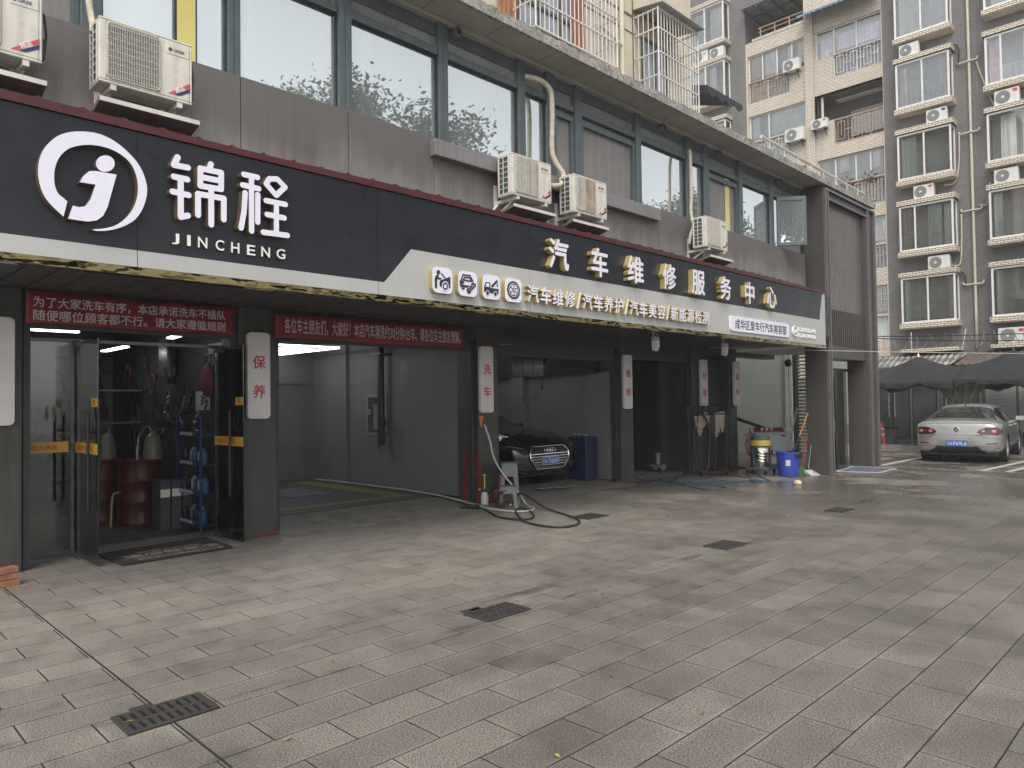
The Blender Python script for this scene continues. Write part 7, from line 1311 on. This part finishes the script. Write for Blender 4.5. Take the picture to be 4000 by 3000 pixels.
# razor wire and cables
g = MB(); pts = []
for k in range(520): u = k/519; a = u*6.28*15; pts.append((-10.6+6.4*u+.10*math.sin(a*.37), 31.2+.22*math.cos(a), 3.72+.24*math.sin(a)+.04*math.sin(u*20)))
g.tube(pts, .008, 4)
for k in range(0, 520, 3): p = Vector(pts[k]); g.obox(p, (.05, .004, .02), Matrix.Rotation(k, 3, 'Z'))
tag(obj('razor_wire', g, M('razor_grey', (.30, .29, .27), .5, .6), None), 'coiled razor wire along the wall above the sheet awnings', 'razor wire')
for x, l in ((-9.15, 'left'), (-7.4, 'right')): g = MB(); g.cyl((x, 31.6, 3.35), (x+(.14 if l == 'right' else 0), 31.6, 4.15), .02, n=6); tag(obj('wire_post', g, CAGE, None), l+' white post holding up the razor wire', 'post', 'razor wire posts')
def cable(lab, a, b, sag, r=.012, mat=None):
    a, b = Vector(a), Vector(b); g = MB(); g.tube([a+(b-a)*(k/24)+Vector((0, 0, -sag*4*(k/24)*(1-k/24))) for k in range(25)], r, 5); tag(obj('cable', g, mat or BHO, None, smooth=2), lab, 'cable')
cable('pair of black cables drooping from the brown portal, upper one', (-6.2, 18.25, 3.05), (-1.0, 30.5, 3.75), .10); cable('pair of black cables drooping from the brown portal, lower one', (-6.2, 18.25, 3.01), (-1.0, 30.5, 3.66), .22)
cable('thin pale cord strung from the canopy past the brown portal to the right', (-7.6, 13.3, 2.66), (1.0, 23, 2.45), .08, .006, CAGE)
# bollard and bin
t = T('bollard', 'leaning worn red bollard with white bands beyond the brown portal', 'bollard', (-8.67, 26.66, 0)); g = MB(); g.lathe([(0, 0), (.055, 0), (.055, .74), (.04, .76), (0, .76)], (0, 0, 0), 16); g.v = [Vector((-8.67+p.x-.06*p.z, 26.66+p.y, p.z)) for p in g.v]; obj('post', g, M('bollard_red', (.45, .05, .06), .5, var=.2, scale=20, dirt=.3, dcol=(.6, .5, .45)), t, smooth=1)
for z in (.33, .52): g = MB(); g.lathe([(.057, z-.035), (.057, z+.035)], (0, 0, 0), 16); g.v = [Vector((-8.67+p.x-.06*p.z, 26.66+p.y, p.z)) for p in g.v]; obj('band', g, M('bollard_white', (.62, .52, .50), .6, dirt=1., scale=12, dcol=(.45, .06, .07)), t)
t = T('bin', 'grey lidded bin with a red tag behind the red bollard', 'bin', (-8.75, 27.6, 0)); g = MB(); g.prism([(-.16, 0), (.16, 0), (.2, .5), (-.2, .5)], lambda a, b, d: (-8.75+a, 27.6+d, b), -.18, .18); obj('body', g, M('bin_grey', (.10, .11, .115), .5), t, bevel=.02); g = MB(); g.box(-8.97, 27.38, .5, -8.53, 27.82, .55); obj('lid', g, BT, t, bevel=.02); g = MB(); g.box(-8.56, 27.40, .2, -8.54, 27.45, .46); obj('tag', g, RB_, t)
# ------------------------------------------------------------------ thin haze volume added in place of lens veiling glare
g = MB(); g.box(-40, -30, -1.0, 40, 75, 32); hz = obj('haze', g, None, None); hz.data.materials.clear(); hm = bpy.data.materials.new('haze'); hm.use_nodes = True; hn = hm.node_tree.nodes; hn.remove(hn['Principled BSDF'])
pv = hn.new('ShaderNodeVolumePrincipled'); pv.inputs['Color'].default_value = (.95, .95, .97, 1); pv.inputs['Density'].default_value = .0020; pv.inputs['Anisotropy'].default_value = .2; hm.node_tree.links.new(pv.outputs[0], hn['Material Output'].inputs['Volume']); hz.data.materials.append(hm)
tag(hz, 'thin pale haze added in place of lens glare', None, kind='stuff')
# ------------------------------------------------------------------ street trees behind the viewer, seen mirrored in the upper windows
LF = M('ficus_leaf', (.055, .092, .045), .5, var=.35, scale=.8); BK = M('tree_bark', (.12, .10, .08), .9, var=.3, scale=6, bump=.5)
def tree(seed, H, cr_):
    random.seed(seed); t = T('street_tree', 'leafy ficus street tree beside the road', 'tree', (0, 0, 0)); ORG[t.name] = Vector()
    g = MB(); tips = []
    def branch(p, d, l, r, lev):
        pts = [p]; rs = [r]
        for k in range(4): d = (d+Vector((U(-.25, .25), U(-.25, .25), U(-.05, .2)))).normalized(); p = p+d*l/4; pts.append(p); rs.append(r*(1-.16*(k+1)))
        g.tube(pts, rs, 7 if lev < 2 else 4)
        if lev >= 3 or l < .5: tips.append(p); tips.append(pts[2]); return
        for k in range(4 if lev == 0 else 3):
            a = U(0, 6.28); nd = (d*.55+Vector((math.cos(a), math.sin(a), U(.0, .5)))*.75).normalized(); branch(p if k else pts[3], nd, l*U(.5, .72), r*.42, lev+1)
    branch(Vector((0, 0, 0)), Vector((0, 0, 1)), H*.42, .22, 0); obj('trunk', g, BK, t)
    g = MB()
    for p in tips:
        for k in range(cr_):
            c = p+Vector((random.gauss(0, .44), random.gauss(0, .44), random.gauss(0, .38))); a = U(0, 6.28); b = U(-.9, .9); s_ = U(.06, .12); u = Vector((math.cos(a)*math.cos(b), math.sin(a)*math.cos(b), math.sin(b))); w = u.cross(Vector((U(-1, 1), U(-1, 1), U(-1, 1)))).normalized()
            g.add([c-u*s_, c+w*s_*.45, c+u*s_, c-w*s_*.45], [(0,1,2,3)])
    obj('crown', g, LF, t, recalc=False); return t
pro = [tree(5, 11, 600), tree(9, 12.5, 600), tree(21, 10, 600)]
sp_ = [(10.2, 12.5, 0, 1.16), (11, 17.6, 1, 1.34), (12.5, 22.5, 2, 1.42), (11, 29, 0, 1.22), (11, 36, 1, 1.12), (11, 43, 2, 1.3), (11.5, 51, 1, 1.2), (10.5, 4, 2, 1.4), (14.5, 25, 1, 1.12)]
for i, (x, y, k, s_) in enumerate(sp_):
    o = pro[k] if i in (0, 1, 2) else dup(pro[k], (x, y, 0)); o.location = (x, y, 0); o.rotation_euler.z = i*1.3; o.scale = (s_,)*3
    o['group'] = 'street trees across the road'
